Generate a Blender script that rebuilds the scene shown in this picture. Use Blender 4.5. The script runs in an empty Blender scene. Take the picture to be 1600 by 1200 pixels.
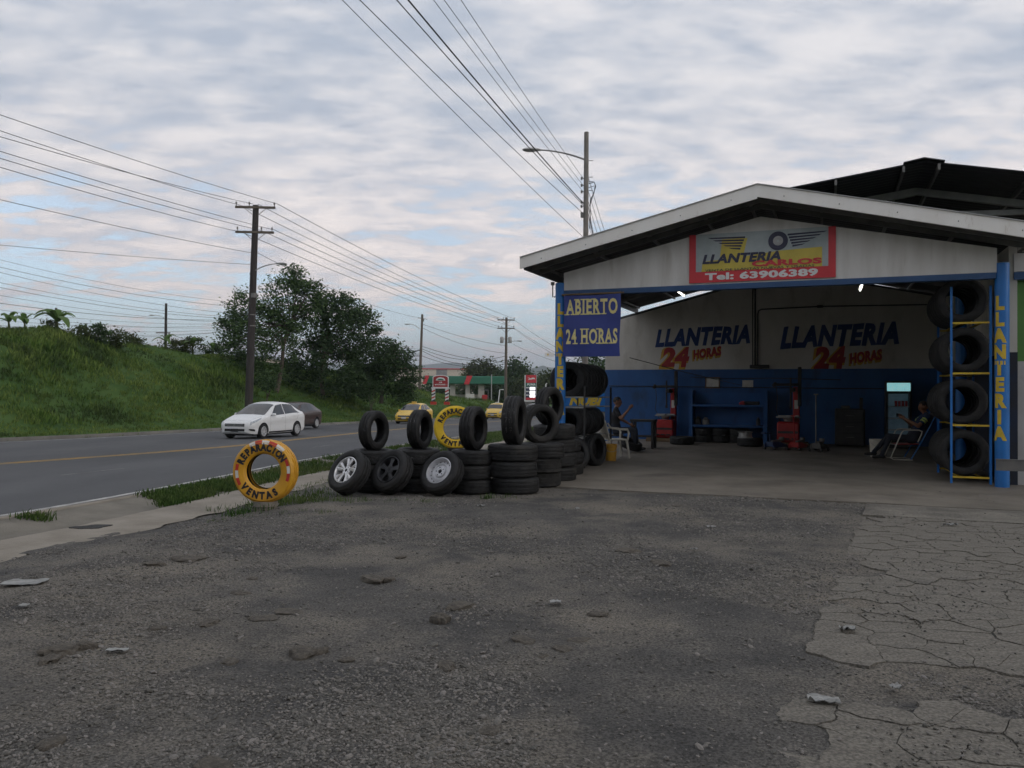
import bpy, bmesh, math, random
import numpy as np
from mathutils import Vector, Matrix, noise as mnoise
random.seed(7); RNG = np.random.default_rng(11)
R = math.radians; PI = math.pi
sc = bpy.context.scene
C = sc.collection

# ------------------------------------------------------------------ camera
CAMH = 1.45
cam_d = bpy.data.cameras.new('camera'); cam = bpy.data.objects.new('camera', cam_d); C.objects.link(cam)
cam_d.lens = 28.26; cam_d.sensor_width = 36; cam_d.clip_end = 20000; cam_d.clip_start = 0.05
cam.matrix_world = Matrix.Translation((0, 0, CAMH)) @ Matrix.Rotation(R(90.73), 4, 'X') @ Matrix.Rotation(R(0.4), 4, 'Z')
sc.camera = cam

# ------------------------------------------------------------------ world / sun / exposure
SUN_EL, SUN_AZ = 24.0, 112.0      # compass-like: direction towards the sun, clockwise from +Y
w = bpy.data.worlds.new('World'); sc.world = w; w.use_nodes = True
nt = w.node_tree; nt.nodes.clear(); L = nt.links.new
def nd(t, **k):
    n = nt.nodes.new(t)
    for a, b in k.items(): setattr(n, a, b)
    return n
def mth(op, a, b=None, clamp=False):
    n = nd('ShaderNodeMath', operation=op); n.use_clamp = clamp
    for i, v in enumerate((a, b)):
        if v is None: continue
        if isinstance(v, (int, float)): n.inputs[i].default_value = v
        else: L(v, n.inputs[i])
    return n.outputs[0]
def mixc(f, a, b):
    n = nd('ShaderNodeMix', data_type='RGBA')
    for s, v in ((n.inputs[0], f), (n.inputs[6], a), (n.inputs[7], b)):
        if isinstance(v, (int, float)): s.default_value = v
        elif isinstance(v, tuple): s.default_value = (*v, 1)
        else: L(v, s)
    return n.outputs[2]
def smooth(v, a, b):
    n = nd('ShaderNodeMapRange', interpolation_type='SMOOTHSTEP')
    L(v, n.inputs[0]); n.inputs[1].default_value = a; n.inputs[2].default_value = b
    return n.outputs[0]
tc = nd('ShaderNodeTexCoord'); sep = nd('ShaderNodeSeparateXYZ'); L(tc.outputs['Generated'], sep.inputs[0])
zup = mth('MAXIMUM', sep.outputs[2], 0.0); zc = mth('ADD', zup, 0.17)
comb = nd('ShaderNodeCombineXYZ'); L(mth('DIVIDE', sep.outputs[0], zc), comb.inputs[0]); L(mth('DIVIDE', sep.outputs[1], zc), comb.inputs[1])
def cloudnoise(rot, sx, sy, scale, det, rough, dist, off):
    mp = nd('ShaderNodeMapping'); mp.inputs['Rotation'].default_value = (0, 0, R(rot)); mp.inputs['Scale'].default_value = (sx, sy, 1)
    mp.inputs['Location'].default_value = (off, off * 0.7, off * 0.3); L(comb.outputs[0], mp.inputs[0])
    n = nd('ShaderNodeTexNoise'); n.inputs['Scale'].default_value = scale; n.inputs['Detail'].default_value = det
    n.inputs['Roughness'].default_value = rough; n.inputs['Distortion'].default_value = dist; L(mp.outputs[0], n.inputs['Vector'])
    return n.outputs['Fac']
n_big = cloudnoise(25, 1.0, 0.8, 0.75, 4, 0.5, 0.3, 3.1)
n_mid = cloudnoise(-32, 0.95, 1.5, 4.4, 5, 0.55, 0.2, 7.7)
n_rip = cloudnoise(-38, 0.85, 1.6, 9.5, 3, 0.5, 0.3, 1.3)
n_gap = cloudnoise(8, 0.28, 0.8, 0.8, 5, 0.55, 0.4, 5.2)
tex = mth('ADD', mth('MULTIPLY', n_big, 0.30), mth('ADD', mth('MULTIPLY', n_mid, 0.44), mth('MULTIPLY', n_rip, 0.26)))
tone = smooth(tex, 0.385, 0.625)
ccol = mixc(tone, (0.385, 0.432, 0.515), (0.690, 0.676, 0.690))
low = smooth(zup, 0.36, 0.07)                                   # lower sky: thinner, warmer cloud with open gaps
warm = mixc(tone, (0.560, 0.550, 0.600), (1.080, 0.930, 0.850))
ccol = mixc(mth('MULTIPLY', low, 0.85), ccol, warm)
sky = nd('ShaderNodeTexSky', sky_type='NISHITA'); sky.sun_disc = False
sky.sun_elevation = R(SUN_EL); sky.sun_rotation = R(SUN_AZ); sky.altitude = 50; sky.dust_density = 0.4; sky.ozone_density = 2.5
skyc = nd('ShaderNodeMix', data_type='RGBA', blend_type='MULTIPLY'); skyc.inputs[0].default_value = 1
L(sky.outputs[0], skyc.inputs[6]); skyc.inputs[7].default_value = (0.15, 0.15, 0.15, 1)
gapv = mth('ADD', n_gap, mth('MULTIPLY', mth('SUBTRACT', tex, 0.5), 1.3))
gap = mth('MULTIPLY', smooth(gapv, 0.54, 0.44), smooth(zup, 0.32, 0.16))
veil = mixc(0.42, skyc.outputs[2], (0.80, 0.90, 0.95))
final = mixc(mth('MULTIPLY', gap, 0.92), ccol, veil)
bg = nd('ShaderNodeBackground'); L(final, bg.inputs[0]); bg.inputs[1].default_value = 1.0
wo = nd('ShaderNodeOutputWorld'); L(bg.outputs[0], wo.inputs[0])

sun_d = bpy.data.lights.new('sun', 'SUN'); sun_d.energy = 0.6; sun_d.angle = R(25); sun_d.color = (1, 0.90, 0.80)
sun = bpy.data.objects.new('sun', sun_d); C.objects.link(sun)
sdir = Vector((math.sin(R(SUN_AZ)) * math.cos(R(SUN_EL)), math.cos(R(SUN_AZ)) * math.cos(R(SUN_EL)), math.sin(R(SUN_EL))))
sun.rotation_euler = (-sdir).to_track_quat('-Z', 'Y').to_euler(); sun.location = (-30, -30, 30)
vs = sc.view_settings; vs.view_transform = 'Standard'; vs.look = 'None'; vs.exposure = 0.42; vs.gamma = 1; vs.use_curve_mapping = False
sc.render.engine = 'CYCLES'; sc.cycles.use_denoising = True
sc.cycles.max_bounces = 5; sc.cycles.diffuse_bounces = 4; sc.cycles.glossy_bounces = 2; sc.cycles.adaptive_threshold = 0.03; sc.cycles.use_adaptive_sampling = True; sc.cycles.transparent_max_bounces = 8

# ------------------------------------------------------------------ materials
MATS = {}
def mat(name, c1, c2=None, scale=3.0, rough=0.7, rvar=0.0, bump=0.0, bscale=None, metal=0.0, emit=None, es=1.0, detail=6, contrast=(0.35, 0.65),
        c3=None, s3=0.6, t3=(0.55, 0.7), island=0.0, translucent=0.0, spec=0.5, vec='Object', trans=0.0, stretch=None, per='island', speck=None):
    m = bpy.data.materials.new(name); m.use_nodes = True; t = m.node_tree; b = t.nodes['Principled BSDF']
    def N(ty, **k):
        n = t.nodes.new(ty)
        for a, q in k.items(): setattr(n, a, q)
        return n
    k = t.links.new
    co = N('ShaderNodeTexCoord'); src = co.outputs[vec]
    if stretch:
        mp = N('ShaderNodeMapping'); mp.inputs['Scale'].default_value = stretch; k(src, mp.inputs[0]); src = mp.outputs[0]
    b.inputs['Roughness'].default_value = rough; b.inputs['Metallic'].default_value = metal
    b.inputs['Specular IOR Level'].default_value = spec
    out = None
    def noise(s, d=detail):
        n = N('ShaderNodeTexNoise'); n.inputs['Scale'].default_value = s; n.inputs['Detail'].default_value = d
        n.inputs['Roughness'].default_value = 0.6; k(src, n.inputs['Vector']); return n.outputs['Fac']
    def rng(v, a, c, o0=0.0, o1=1.0):
        n = N('ShaderNodeMapRange'); k(v, n.inputs[0]); n.inputs[1].default_value = a; n.inputs[2].default_value = c
        n.inputs[3].default_value = o0; n.inputs[4].default_value = o1; return n.outputs[0]
    def mx(f, a, c, bt='MIX'):
        n = N('ShaderNodeMix', data_type='RGBA', blend_type=bt)
        for s, v in ((n.inputs[0], f), (n.inputs[6], a), (n.inputs[7], c)):
            if isinstance(v, (int, float)): s.default_value = v
            elif isinstance(v, (tuple, list)): s.default_value = (*v[:3], 1)
            else: k(v, s)
        return n.outputs[2]
    if c2 is not None:
        f = rng(noise(scale), *contrast); out = mx(f, c1, c2)
        if c3 is not None: out = mx(rng(noise(s3), *t3), out, c3)
        if rvar: k(rng(noise(scale * 1.7), 0.3, 0.7, max(0.02, rough - rvar), min(1, rough + rvar)), b.inputs['Roughness'])
    if speck:
        out = mx(1.0, out, mx(rng(noise(speck[0], 2), 0.38, 0.62), (speck[1],) * 3, (speck[2],) * 3), 'MULTIPLY')
    if island:
        g = N('ShaderNodeNewGeometry') if per == 'island' else N('ShaderNodeObjectInfo'); rnd = g.outputs['Random Per Island' if per == 'island' else 'Random']; hs = N('ShaderNodeHueSaturation')
        if out is None: hs.inputs['Color'].default_value = (*c1, 1)
        else: k(out, hs.inputs['Color'])
        k(rng(rnd, 0, 1, 1 - island, 1 + island), hs.inputs['Value'])
        k(rng(rnd, 0, 1, 0.5 + island * 0.04, 0.5 - island * 0.04), hs.inputs['Hue'])
        out = hs.outputs[0]
    if out is None: b.inputs['Base Color'].default_value = (*c1, 1)
    else: k(out, b.inputs['Base Color'])
    if bump:
        bn = N('ShaderNodeBump'); bn.inputs['Strength'].default_value = min(1, bump); bn.inputs['Distance'].default_value = 0.02
        k(noise(bscale or scale * 4, 8), bn.inputs['Height']); k(bn.outputs[0], b.inputs['Normal'])
    if emit is not None:
        b.inputs['Emission Color'].default_value = (*emit, 1); b.inputs['Emission Strength'].default_value = es
    if trans: b.inputs['Transmission Weight'].default_value = trans
    if translucent:
        tr = N('ShaderNodeBsdfTranslucent'); ms = N('ShaderNodeMixShader'); ms.inputs[0].default_value = translucent
        if out is None: tr.inputs[0].default_value = (*c1, 1)
        else: k(out, tr.inputs[0])
        k(b.outputs[0], ms.inputs[1]); k(tr.outputs[0], ms.inputs[2]); k(ms.outputs[0], t.nodes['Material Output'].inputs[0])
    MATS[name] = m; return m
mat('gravel_ground', (0.053, 0.050, 0.046), (0.108, 0.099, 0.086), scale=1.1, rough=0.95, bump=0.9, bscale=55, c3=(0.152, 0.133, 0.106), s3=0.55, t3=(0.47, 0.64), contrast=(0.38, 0.62), detail=10, speck=(70, .55, 1.5))
mat('gravel_stone', (0.106, 0.102, 0.095), (0.170, 0.155, 0.133), scale=2.5, rough=0.9, island=0.5, per='object')
mat('rock', (0.070, 0.061, 0.049), (0.150, 0.130, 0.104), scale=2.6, rough=0.92, bump=0.7, bscale=40)
mat('concrete', (0.125, 0.117, 0.102), (0.185, 0.172, 0.150), scale=1.2, rough=0.9, bump=0.35, bscale=60, c3=(0.095, 0.09, 0.08), s3=0.8, t3=(0.55, 0.72), detail=9)
mat('concrete_crack', (0.122, 0.110, 0.091), (0.200, 0.182, 0.150), scale=2.0, rough=0.93, bump=0.8, bscale=35, detail=9, c3=(0.085, 0.078, 0.067), s3=1.1, t3=(0.48, 0.66), speck=(60, .7, 1.3))
mat('floor_concrete', (0.125, 0.108, 0.086), (0.20, 0.176, 0.142), scale=0.9, rough=0.72, rvar=0.12, bump=0.2, bscale=30, c3=(0.085, 0.075, 0.062), s3=0.7, t3=(0.56, 0.74), detail=10)
mat('sidewalk', (0.205, 0.178, 0.140), (0.285, 0.252, 0.205), scale=2.2, rough=0.92, bump=0.5, bscale=70, c3=(0.25, 0.225, 0.19), s3=0.7, t3=(0.6, 0.75))
mat('dirt', (0.13, 0.118, 0.095), (0.20, 0.18, 0.145), scale=1.6, rough=0.95, bump=0.8, bscale=40)
mat('asphalt', (0.054, 0.055, 0.058), (0.082, 0.082, 0.084), scale=0.5, rough=0.82, bump=0.25, bscale=80, c3=(0.044, 0.045, 0.047), s3=0.22, t3=(0.5, 0.66), stretch=(1, 0.35, 1))
mat('asphalt_patch', (0.018, 0.018, 0.018), (0.035, 0.034, 0.032), scale=8, rough=0.9, bump=0.8, bscale=60)
mat('yellow_line', (0.46, 0.27, 0.045), (0.26, 0.18, 0.075), scale=2.2, rough=0.8, contrast=(0.42, 0.7))
mat('worn_line', (0.20, 0.20, 0.195), (0.075, 0.075, 0.077), scale=4, rough=0.85, contrast=(0.35, 0.6))
mat('white_line', (0.50, 0.49, 0.46), (0.24, 0.235, 0.225), scale=2.5, rough=0.8, contrast=(0.40, 0.66))
mat('terrain_grass', (0.038, 0.078, 0.020), (0.066, 0.112, 0.030), scale=0.6, rough=1.0, bump=0.8, bscale=6, spec=0.1)
mat('grass', (0.076, 0.142, 0.028), (0.142, 0.192, 0.048), scale=0.30, rough=0.9, island=0.45, spec=0.15, translucent=0.25, c3=(0.045, 0.075, 0.022), s3=0.22, t3=(0.50, 0.62))
mat('grass_near', (0.045, 0.095, 0.022), (0.095, 0.125, 0.040), scale=0.8, rough=0.9, island=0.4, spec=0.15, translucent=0.25)
mat('leaf_a', (0.068, 0.118, 0.043), rough=0.75, island=0.5, spec=0.2, translucent=0.3)
mat('leaf_b', (0.044, 0.080, 0.030), rough=0.75, island=0.5, spec=0.2, translucent=0.22)
mat('leaf_c', (0.055, 0.075, 0.026), rough=0.75, island=0.5, spec=0.2, translucent=0.25)
mat('leaf_banana', (0.095, 0.170, 0.040), rough=0.6, island=0.3, spec=0.3, translucent=0.35)
mat('bark', (0.075, 0.06, 0.045), (0.13, 0.105, 0.08), scale=6, rough=0.95, bump=0.6, bscale=25)
mat('mountain', (0.045, 0.075, 0.045), (0.075, 0.10, 0.06), scale=0.004, rough=1.0, spec=0.0)
mat('rubber', (0.0085, 0.0085, 0.009), (0.018, 0.0175, 0.017), scale=7, rough=0.68, rvar=0.12, bump=0.15, bscale=60, spec=0.4, c3=(0.040, 0.036, 0.030), s3=2.5, t3=(0.60, 0.82))
mat('rubber_dusty', (0.015, 0.015, 0.015), (0.034, 0.032, 0.029), scale=6, rough=0.82, bump=0.2, bscale=60, spec=0.3)
mat('yellow_paint', (0.66, 0.34, 0.020), (0.56, 0.27, 0.016), scale=5, rough=0.5, rvar=0.1, bump=0.15, bscale=30, c3=(0.42, 0.21, 0.025), s3=3, t3=(0.62, 0.8))
mat('yellow_paint_bright', (0.75, 0.50, 0.018), (0.66, 0.42, 0.016), scale=5, rough=0.5, bump=0.12, bscale=30)
mat('black_letter', (0.012, 0.012, 0.020), (0.03, 0.028, 0.03), scale=14, rough=0.7)
mat('red_paint', (0.55, 0.045, 0.025), (0.42, 0.035, 0.025), scale=9, rough=0.6)
mat('white_paint', (0.72, 0.70, 0.66), (0.58, 0.55, 0.50), scale=8, rough=0.6)
mat('chalk', (0.42, 0.41, 0.40), (0.10, 0.10, 0.10), scale=40, rough=0.95, contrast=(0.35, 0.62))
mat('silver', (0.70, 0.70, 0.71), (0.58, 0.57, 0.56), scale=7, rough=0.38, metal=0.55)
mat('silver_steel', (0.60, 0.60, 0.62), (0.42, 0.42, 0.43), scale=7, rough=0.45, metal=0.4)
mat('dark_alloy', (0.030, 0.031, 0.034), (0.05, 0.05, 0.052), scale=7, rough=0.5, metal=0.3)
mat('black', (0.008, 0.008, 0.009), rough=0.7)
mat('wall_white', (0.60, 0.57, 0.52), (0.48, 0.45, 0.395), scale=0.8, rough=0.85, bump=0.12, bscale=25, c3=(0.34, 0.31, 0.265), s3=1.5, t3=(0.56, 0.78), stretch=(1.4, 1.4, .6))
mat('gable_white', (0.70, 0.675, 0.64), (0.58, 0.55, 0.51), scale=2.2, rough=0.85, bump=0.1, bscale=12, stretch=(1.6, 1.6, 0.25), c3=(0.47, 0.43, 0.38), s3=3.5, t3=(0.60, 0.80))
mat('wall_blue', (0.016, 0.100, 0.300), (0.011, 0.072, 0.225), scale=1.3, rough=0.55, rvar=0.1, bump=0.1, bscale=18, c3=(0.014, 0.040, 0.095), s3=1.7, t3=(0.55, 0.78), stretch=(1.4, 1.4, .7))
mat('side_painted_shade', (0.010, 0.018, 0.040), (0.016, 0.016, 0.020), scale=2, rough=0.8)  # blue wall base coloured dark to stand in for shade behind the rack
mat('post_blue', (0.018, 0.165, 0.480), (0.014, 0.130, 0.400), scale=2.5, rough=0.45, rvar=0.1, bump=0.1, bscale=14)
mat('beam_blue', (0.030, 0.085, 0.205), (0.022, 0.065, 0.160), scale=2, rough=0.6)
mat('fascia', (0.84, 0.81, 0.76), (0.78, 0.74, 0.68), scale=1.6, rough=0.7, c3=(0.52, 0.45, 0.37), s3=5, t3=(0.60, 0.80), stretch=(1.5, 1.5, 0.4))
mat('roof_dark', (0.055, 0.055, 0.058), (0.085, 0.083, 0.082), scale=1.2, rough=0.55, metal=0.35)
mat('roof_neighbor', (0.030, 0.031, 0.034), (0.050, 0.050, 0.052), scale=1.0, rough=0.55, metal=0.2)
mat('steel_grey', (0.12, 0.118, 0.115), (0.19, 0.18, 0.165), scale=3, rough=0.55, metal=0.3)
mat('galv', (0.30, 0.30, 0.29), (0.40, 0.39, 0.37), scale=4, rough=0.5, metal=0.5)
mat('letter_yellow', (0.66, 0.46, 0.035), (0.55, 0.37, 0.03), scale=10, rough=0.6)
mat('banner_yellow', (0.74, 0.66, 0.30), (0.64, 0.55, 0.22), scale=10, rough=0.6)
mat('banner_blue', (0.032, 0.052, 0.250), (0.024, 0.040, 0.195), scale=2.5, rough=0.5, bump=0.15, bscale=5)
mat('wall_letter_blue', (0.012, 0.042, 0.160), (0.010, 0.032, 0.12), scale=8, rough=0.7)
mat('wall_letter_red', (0.36, 0.028, 0.030), (0.27, 0.022, 0.025), scale=8, rough=0.7)
mat('wall_letter_gold', (0.56, 0.34, 0.04), (0.45, 0.26, 0.03), scale=8, rough=0.7)
mat('sign_red', (0.62, 0.035, 0.045), (0.52, 0.03, 0.04), scale=3, rough=0.45)
mat('sign_grey', (0.42, 0.46, 0.46), (0.30, 0.345, 0.35), scale=2, rough=0.45)
mat('sign_yellow', (0.62, 0.49, 0.07), (0.52, 0.41, 0.06), scale=3, rough=0.45)
mat('sign_white', (0.75, 0.74, 0.72), (0.66, 0.65, 0.63), scale=3, rough=0.5)
mat('sign_navy', (0.022, 0.024, 0.06), (0.03, 0.03, 0.06), scale=3, rough=0.5)
mat('wood_pole', (0.105, 0.085, 0.068), (0.155, 0.13, 0.105), scale=3, rough=0.95, bump=0.4, bscale=12, stretch=(3, 3, 0.3))
mat('dark_pole', (0.030, 0.026, 0.024), (0.055, 0.047, 0.042), scale=3, rough=0.95, bump=0.4, bscale=12, stretch=(3, 3, 0.3))
mat('concrete_pole', (0.17, 0.155, 0.135), (0.235, 0.215, 0.19), scale=3, rough=0.92, bump=0.3, bscale=15)
mat('wire', (0.03, 0.03, 0.033), rough=0.7)
mat('lamp_glow', (0.9, 0.9, 0.85), emit=(1, 0.97, 0.88), es=5.0)
mat('fridge_glow', (0.25, 0.55, 0.6), (0.6, 0.85, 0.8), scale=6, emit=(0.35, 0.75, 0.78), es=0.42)
mat('fridge_inner', (0.18, 0.26, 0.32), (0.12, 0.18, 0.22), scale=5, rough=0.3, emit=(0.25, 0.42, 0.55), es=0.03)
mat('price_glow', (0.9, 0.9, 0.9), emit=(1, 1, 1), es=1.3)
mat('car_white', (0.74, 0.74, 0.73), rough=0.22, spec=0.6)
mat('car_yellow', (0.72, 0.46, 0.06), rough=0.28, spec=0.6)
mat('car_dark', (0.055, 0.035, 0.030), rough=0.25, spec=0.6)
mat('car_grey', (0.045, 0.046, 0.050), rough=0.25, spec=0.6)
mat('glass_dark', (0.020, 0.023, 0.028), rough=0.07, spec=0.8)
mat('chrome', (0.62, 0.63, 0.65), rough=0.2, metal=0.9)
mat('headlamp', (0.20, 0.22, 0.23), (0.50, 0.53, 0.54), scale=12, rough=0.12, spec=0.8)
mat('tail_lamp', (0.35, 0.02, 0.02), rough=0.2)
mat('plastic_white', (0.62, 0.58, 0.50), (0.50, 0.46, 0.38), scale=5, rough=0.5)
mat('plastic_yellow', (0.52, 0.27, 0.02), (0.36, 0.18, 0.02), scale=7, rough=0.6)
mat('machine_red', (0.42, 0.022, 0.022), (0.30, 0.018, 0.018), scale=5, rough=0.45)
mat('machine_black', (0.018, 0.018, 0.019), (0.035, 0.033, 0.03), scale=6, rough=0.6)
mat('jack_blue', (0.02, 0.05, 0.16), (0.03, 0.05, 0.10), scale=6, rough=0.5)
mat('wood', (0.13, 0.085, 0.045), (0.19, 0.13, 0.075), scale=4, rough=0.85, stretch=(1, 6, 6))
mat('paper', (0.62, 0.60, 0.55), (0.50, 0.47, 0.42), scale=9, rough=0.9)
mat('litter_white', (0.32, 0.32, 0.305), (0.20, 0.20, 0.19), scale=12, rough=0.8)
mat('skin', (0.26, 0.125, 0.070), (0.22, 0.10, 0.058), scale=8, rough=0.6)
mat('hair', (0.012, 0.010, 0.009), rough=0.7)
mat('shirt_navy', (0.015, 0.035, 0.095), (0.012, 0.028, 0.07), scale=8, rough=0.9)
mat('shirt_dark', (0.020, 0.020, 0.023), (0.028, 0.027, 0.03), scale=8, rough=0.9)
mat('jeans', (0.018, 0.022, 0.032), (0.028, 0.032, 0.044), scale=10, rough=0.9)
mat('hivis', (0.42, 0.52, 0.12), (0.35, 0.45, 0.10), scale=8, rough=0.7)
mat('shoe', (0.02, 0.018, 0.016), rough=0.7)
mat('station_green', (0.012, 0.125, 0.062), (0.03, 0.15, 0.10), scale=0.2, rough=0.5)
mat('station_cream', (0.55, 0.50, 0.44), (0.46, 0.42, 0.37), scale=0.7, rough=0.8)
mat('warehouse', (0.62, 0.52, 0.43), (0.54, 0.46, 0.38), scale=0.2, rough=0.8)
mat('warehouse_grey', (0.22, 0.215, 0.22), (0.27, 0.26, 0.26), scale=0.2, rough=0.8)
mat('green_panel', (0.095, 0.235, 0.040), (0.070, 0.185, 0.035), scale=1.5, rough=0.6)
mat('neighbor_grey', (0.46, 0.45, 0.43), (0.36, 0.35, 0.33), scale=1.5, rough=0.85, bump=0.1, bscale=20, c3=(0.27, 0.26, 0.24), s3=2, t3=(0.58, 0.8))

# ------------------------------------------------------------------ mesh helpers
class MB:
    def __init__(s): s.v = []; s.f = []; s.m = []; s.cm = 0
    def add(s, vs, fs, M=None):
        o = len(s.v)
        if M is not None: vs = [M @ Vector(p) for p in vs]
        s.v += [tuple(p) for p in vs]; s.f += [tuple(i + o for i in f) for f in fs]; s.m += [s.cm] * len(fs); return s
    def box(s, c, d, M=None, rot=None):
        x, y, z = (q / 2 for q in d); T = Matrix.Translation(c)
        if rot is not None: T = T @ rot
        vs = [T @ Vector((i * x, j * y, k * z)) for i in (-1, 1) for j in (-1, 1) for k in (-1, 1)]
        return s.add(vs, [(0, 1, 3, 2), (4, 6, 7, 5), (0, 4, 5, 1), (2, 3, 7, 6), (0, 2, 6, 4), (1, 5, 7, 3)], M)
    def bbox(s, c, d, b=0.01, M=None, rot=None):          # bevelled box
        x, y, z = (q / 2 for q in d); b = min(b, x * .9, y * .9, z * .9); T = Matrix.Translation(c)
        if rot is not None: T = T @ rot
        bm = bmesh.new(); bmesh.ops.create_cube(bm, size=1)
        for q in bm.verts: q.co = Vector((q.co.x * 2 * x, q.co.y * 2 * y, q.co.z * 2 * z))
        bmesh.ops.bevel(bm, geom=bm.edges[:], offset=b, segments=1, affect='EDGES')
        bm.verts.index_update(); vs = [T @ q.co for q in bm.verts]; fs = [[q.index for q in f.verts] for f in bm.faces]; bm.free()
        return s.add(vs, fs, M)
    def cyl(s, p0, p1, r0, r1=None, n=12, cap=True, M=None):
        r1 = r0 if r1 is None else r1; p0 = Vector(p0); p1 = Vector(p1); d = (p1 - p0)
        q = d.to_track_quat('Z', 'Y').to_matrix(); vs = []
        for p, r in ((p0, r0), (p1, r1)):
            for i in range(n):
                a = 2 * PI * i / n; vs.append(p + q @ Vector((r * math.cos(a), r * math.sin(a), 0)))
        fs = [(i, (i + 1) % n, n + (i + 1) % n, n + i) for i in range(n)]
        if cap: fs += [tuple(range(n - 1, -1, -1)), tuple(range(n, 2 * n))]
        return s.add(vs, fs, M)
    def tube(s, pts, r, n=8, M=None, cap=True):
        pts = [Vector(p) for p in pts]; rs = r if isinstance(r, (list, tuple)) else [r] * len(pts); vs = []; up = Vector((0, 0, 1)); prev = None
        for i, p in enumerate(pts):
            t = (pts[min(i + 1, len(pts) - 1)] - pts[max(i - 1, 0)]).normalized()
            if prev is None: a = t.orthogonal().normalized()
            else: a = (prev - t * prev.dot(t)).normalized()
            prev = a; b = t.cross(a)
            for k in range(n):
                an = 2 * PI * k / n; vs.append(p + (a * math.cos(an) + b * math.sin(an)) * rs[i])
        fs = []
        for i in range(len(pts) - 1):
            for k in range(n): fs.append((i * n + k, i * n + (k + 1) % n, (i + 1) * n + (k + 1) % n, (i + 1) * n + k))
        if cap: fs += [tuple(range(n - 1, -1, -1)), tuple((len(pts) - 1) * n + k for k in range(n))]
        return s.add(vs, fs, M)
    def lathe(s, prof, n=32, M=None, closed=False):       # prof (r, axial) about local Y axis
        vs = []
        for i in range(n):
            a = 2 * PI * i / n; ca, sa = math.cos(a), math.sin(a)
            vs += [(r * ca, y, r * sa) for r, y in prof]
        m = len(prof); fs = []
        for i in range(n):
            j = (i + 1) % n
            for k in range(m if closed else m - 1):
                l = (k + 1) % m; fs.append((i * m + k, i * m + l, j * m + l, j * m + k))
        return s.add(vs, fs, M)
    def prism(s, poly, h, M=None):                        # polygon (x,y) extruded z 0..h
        n = len(poly); vs = [(x, y, 0) for x, y in poly] + [(x, y, h) for x, y in poly]
        fs = [tuple(range(n - 1, -1, -1)), tuple(range(n, 2 * n))] + [(i, (i + 1) % n, n + (i + 1) % n, n + i) for i in range(n)]
        return s.add(vs, fs, M)
    def mesh(s, name, mats, smooth=False):
        me = bpy.data.meshes.new(name); me.from_pydata(s.v, [], s.f)
        for m in (mats if isinstance(mats, (list, tuple)) else [mats]): me.materials.append(MATS[m])
        if len(me.materials) > 1: me.polygons.foreach_set('material_index', s.m)
        if smooth: me.polygons.foreach_set('use_smooth', [True] * len(me.polygons))
        me.update(); return me
    def build(s, name, mats, parent=None, smooth=False, loc=None, rot=None, fix=True):
        me = s.mesh(name, mats, smooth)
        if fix and len(me.polygons) < 60000:
            bm = bmesh.new(); bm.from_mesh(me); bmesh.ops.recalc_face_normals(bm, faces=bm.faces); bm.to_mesh(me); bm.free()
        if smooth:
            try: me.set_sharp_from_angle(angle=R(40))
            except Exception: pass
        return link(name, me, parent, loc, rot)
def link(name, me, parent=None, loc=None, rot=None):
    o = bpy.data.objects.new(name, me); C.objects.link(o)
    if parent: o.parent = parent
    if loc is not None: o.location = loc
    if rot is not None: o.rotation_euler = rot
    return o
def tag(o, label, cat, group=None, kind=None):
    o['label'] = label; o['category'] = cat
    if group: o['group'] = group
    if kind: o['kind'] = kind
    return o
def struct(o, label=None): o['kind'] = 'structure'; (o.__setitem__('label', label) if label else None); return o
def thing(name, label, cat, loc=(0, 0, 0), rotz=0, group=None):
    o = bpy.data.objects.new(name, None); C.objects.link(o); o.location = loc; o.rotation_euler = (0, 0, rotz); o.empty_display_size = 0.1
    return tag(o, label, cat, group)
def np_mesh(name, V, F, matn, parent=None, smooth=False):   # fast triangles/quads, F (n,k)
    V = np.asarray(V, np.float32); F = np.asarray(F, np.int32); k = F.shape[1]
    me = bpy.data.meshes.new(name); me.vertices.add(len(V)); me.vertices.foreach_set('co', V.ravel())
    me.loops.add(F.size); me.loops.foreach_set('vertex_index', F.ravel()); me.polygons.add(len(F))
    me.polygons.foreach_set('loop_start', np.arange(0, F.size, k, dtype=np.int32))
    if smooth: me.polygons.foreach_set('use_smooth', np.ones(len(F), bool))
    me.update(calc_edges=True); me.materials.append(MATS[matn]); return link(name, me, parent)
_tx = {}
def text_geo(s, size=1.0, shear=0.0, bold=0.0, ext=0.0, align='CENTER', space=1.0):
    key = (s, size, shear, bold, ext, align, space)
    if key in _tx: return _tx[key]
    cu = bpy.data.curves.new('t', 'FONT'); cu.body = s; cu.size = size; cu.shear = shear; cu.offset = bold; cu.extrude = ext
    cu.align_x = align; cu.align_y = 'CENTER'; cu.space_character = space; cu.resolution_u = 3
    o = bpy.data.objects.new('t', cu); C.objects.link(o); dg = bpy.context.evaluated_depsgraph_get(); dg.update()
    me = bpy.data.meshes.new_from_object(o.evaluated_get(dg))
    vs = [tuple(v.co) for v in me.vertices]; fs = [tuple(p.vertices) for p in me.polygons]
    bpy.data.objects.remove(o); bpy.data.curves.remove(cu); bpy.data.meshes.remove(me); _tx[key] = (vs, fs); return vs, fs
UPR = Matrix.Rotation(R(90), 4, 'X')                      # text XY -> XZ, facing -Y
def yh(x): return 616 + (x - 800) * 0.007
F = 1256.0
def at(x, y, d): return Vector(((x - 800) / F * d, d, CAMH + (yh(x) - y) / F * d))   # a place seen in the photo at a known distance
def on(x, y, z=0.0): d = (CAMH - z) * F / (y - yh(x)); return Vector(((x - 800) / F * d, d, z))
def sstep(a, b, x): t = min(1, max(0, (x - a) / (b - a))); return t * t * (3 - 2 * t)

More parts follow.
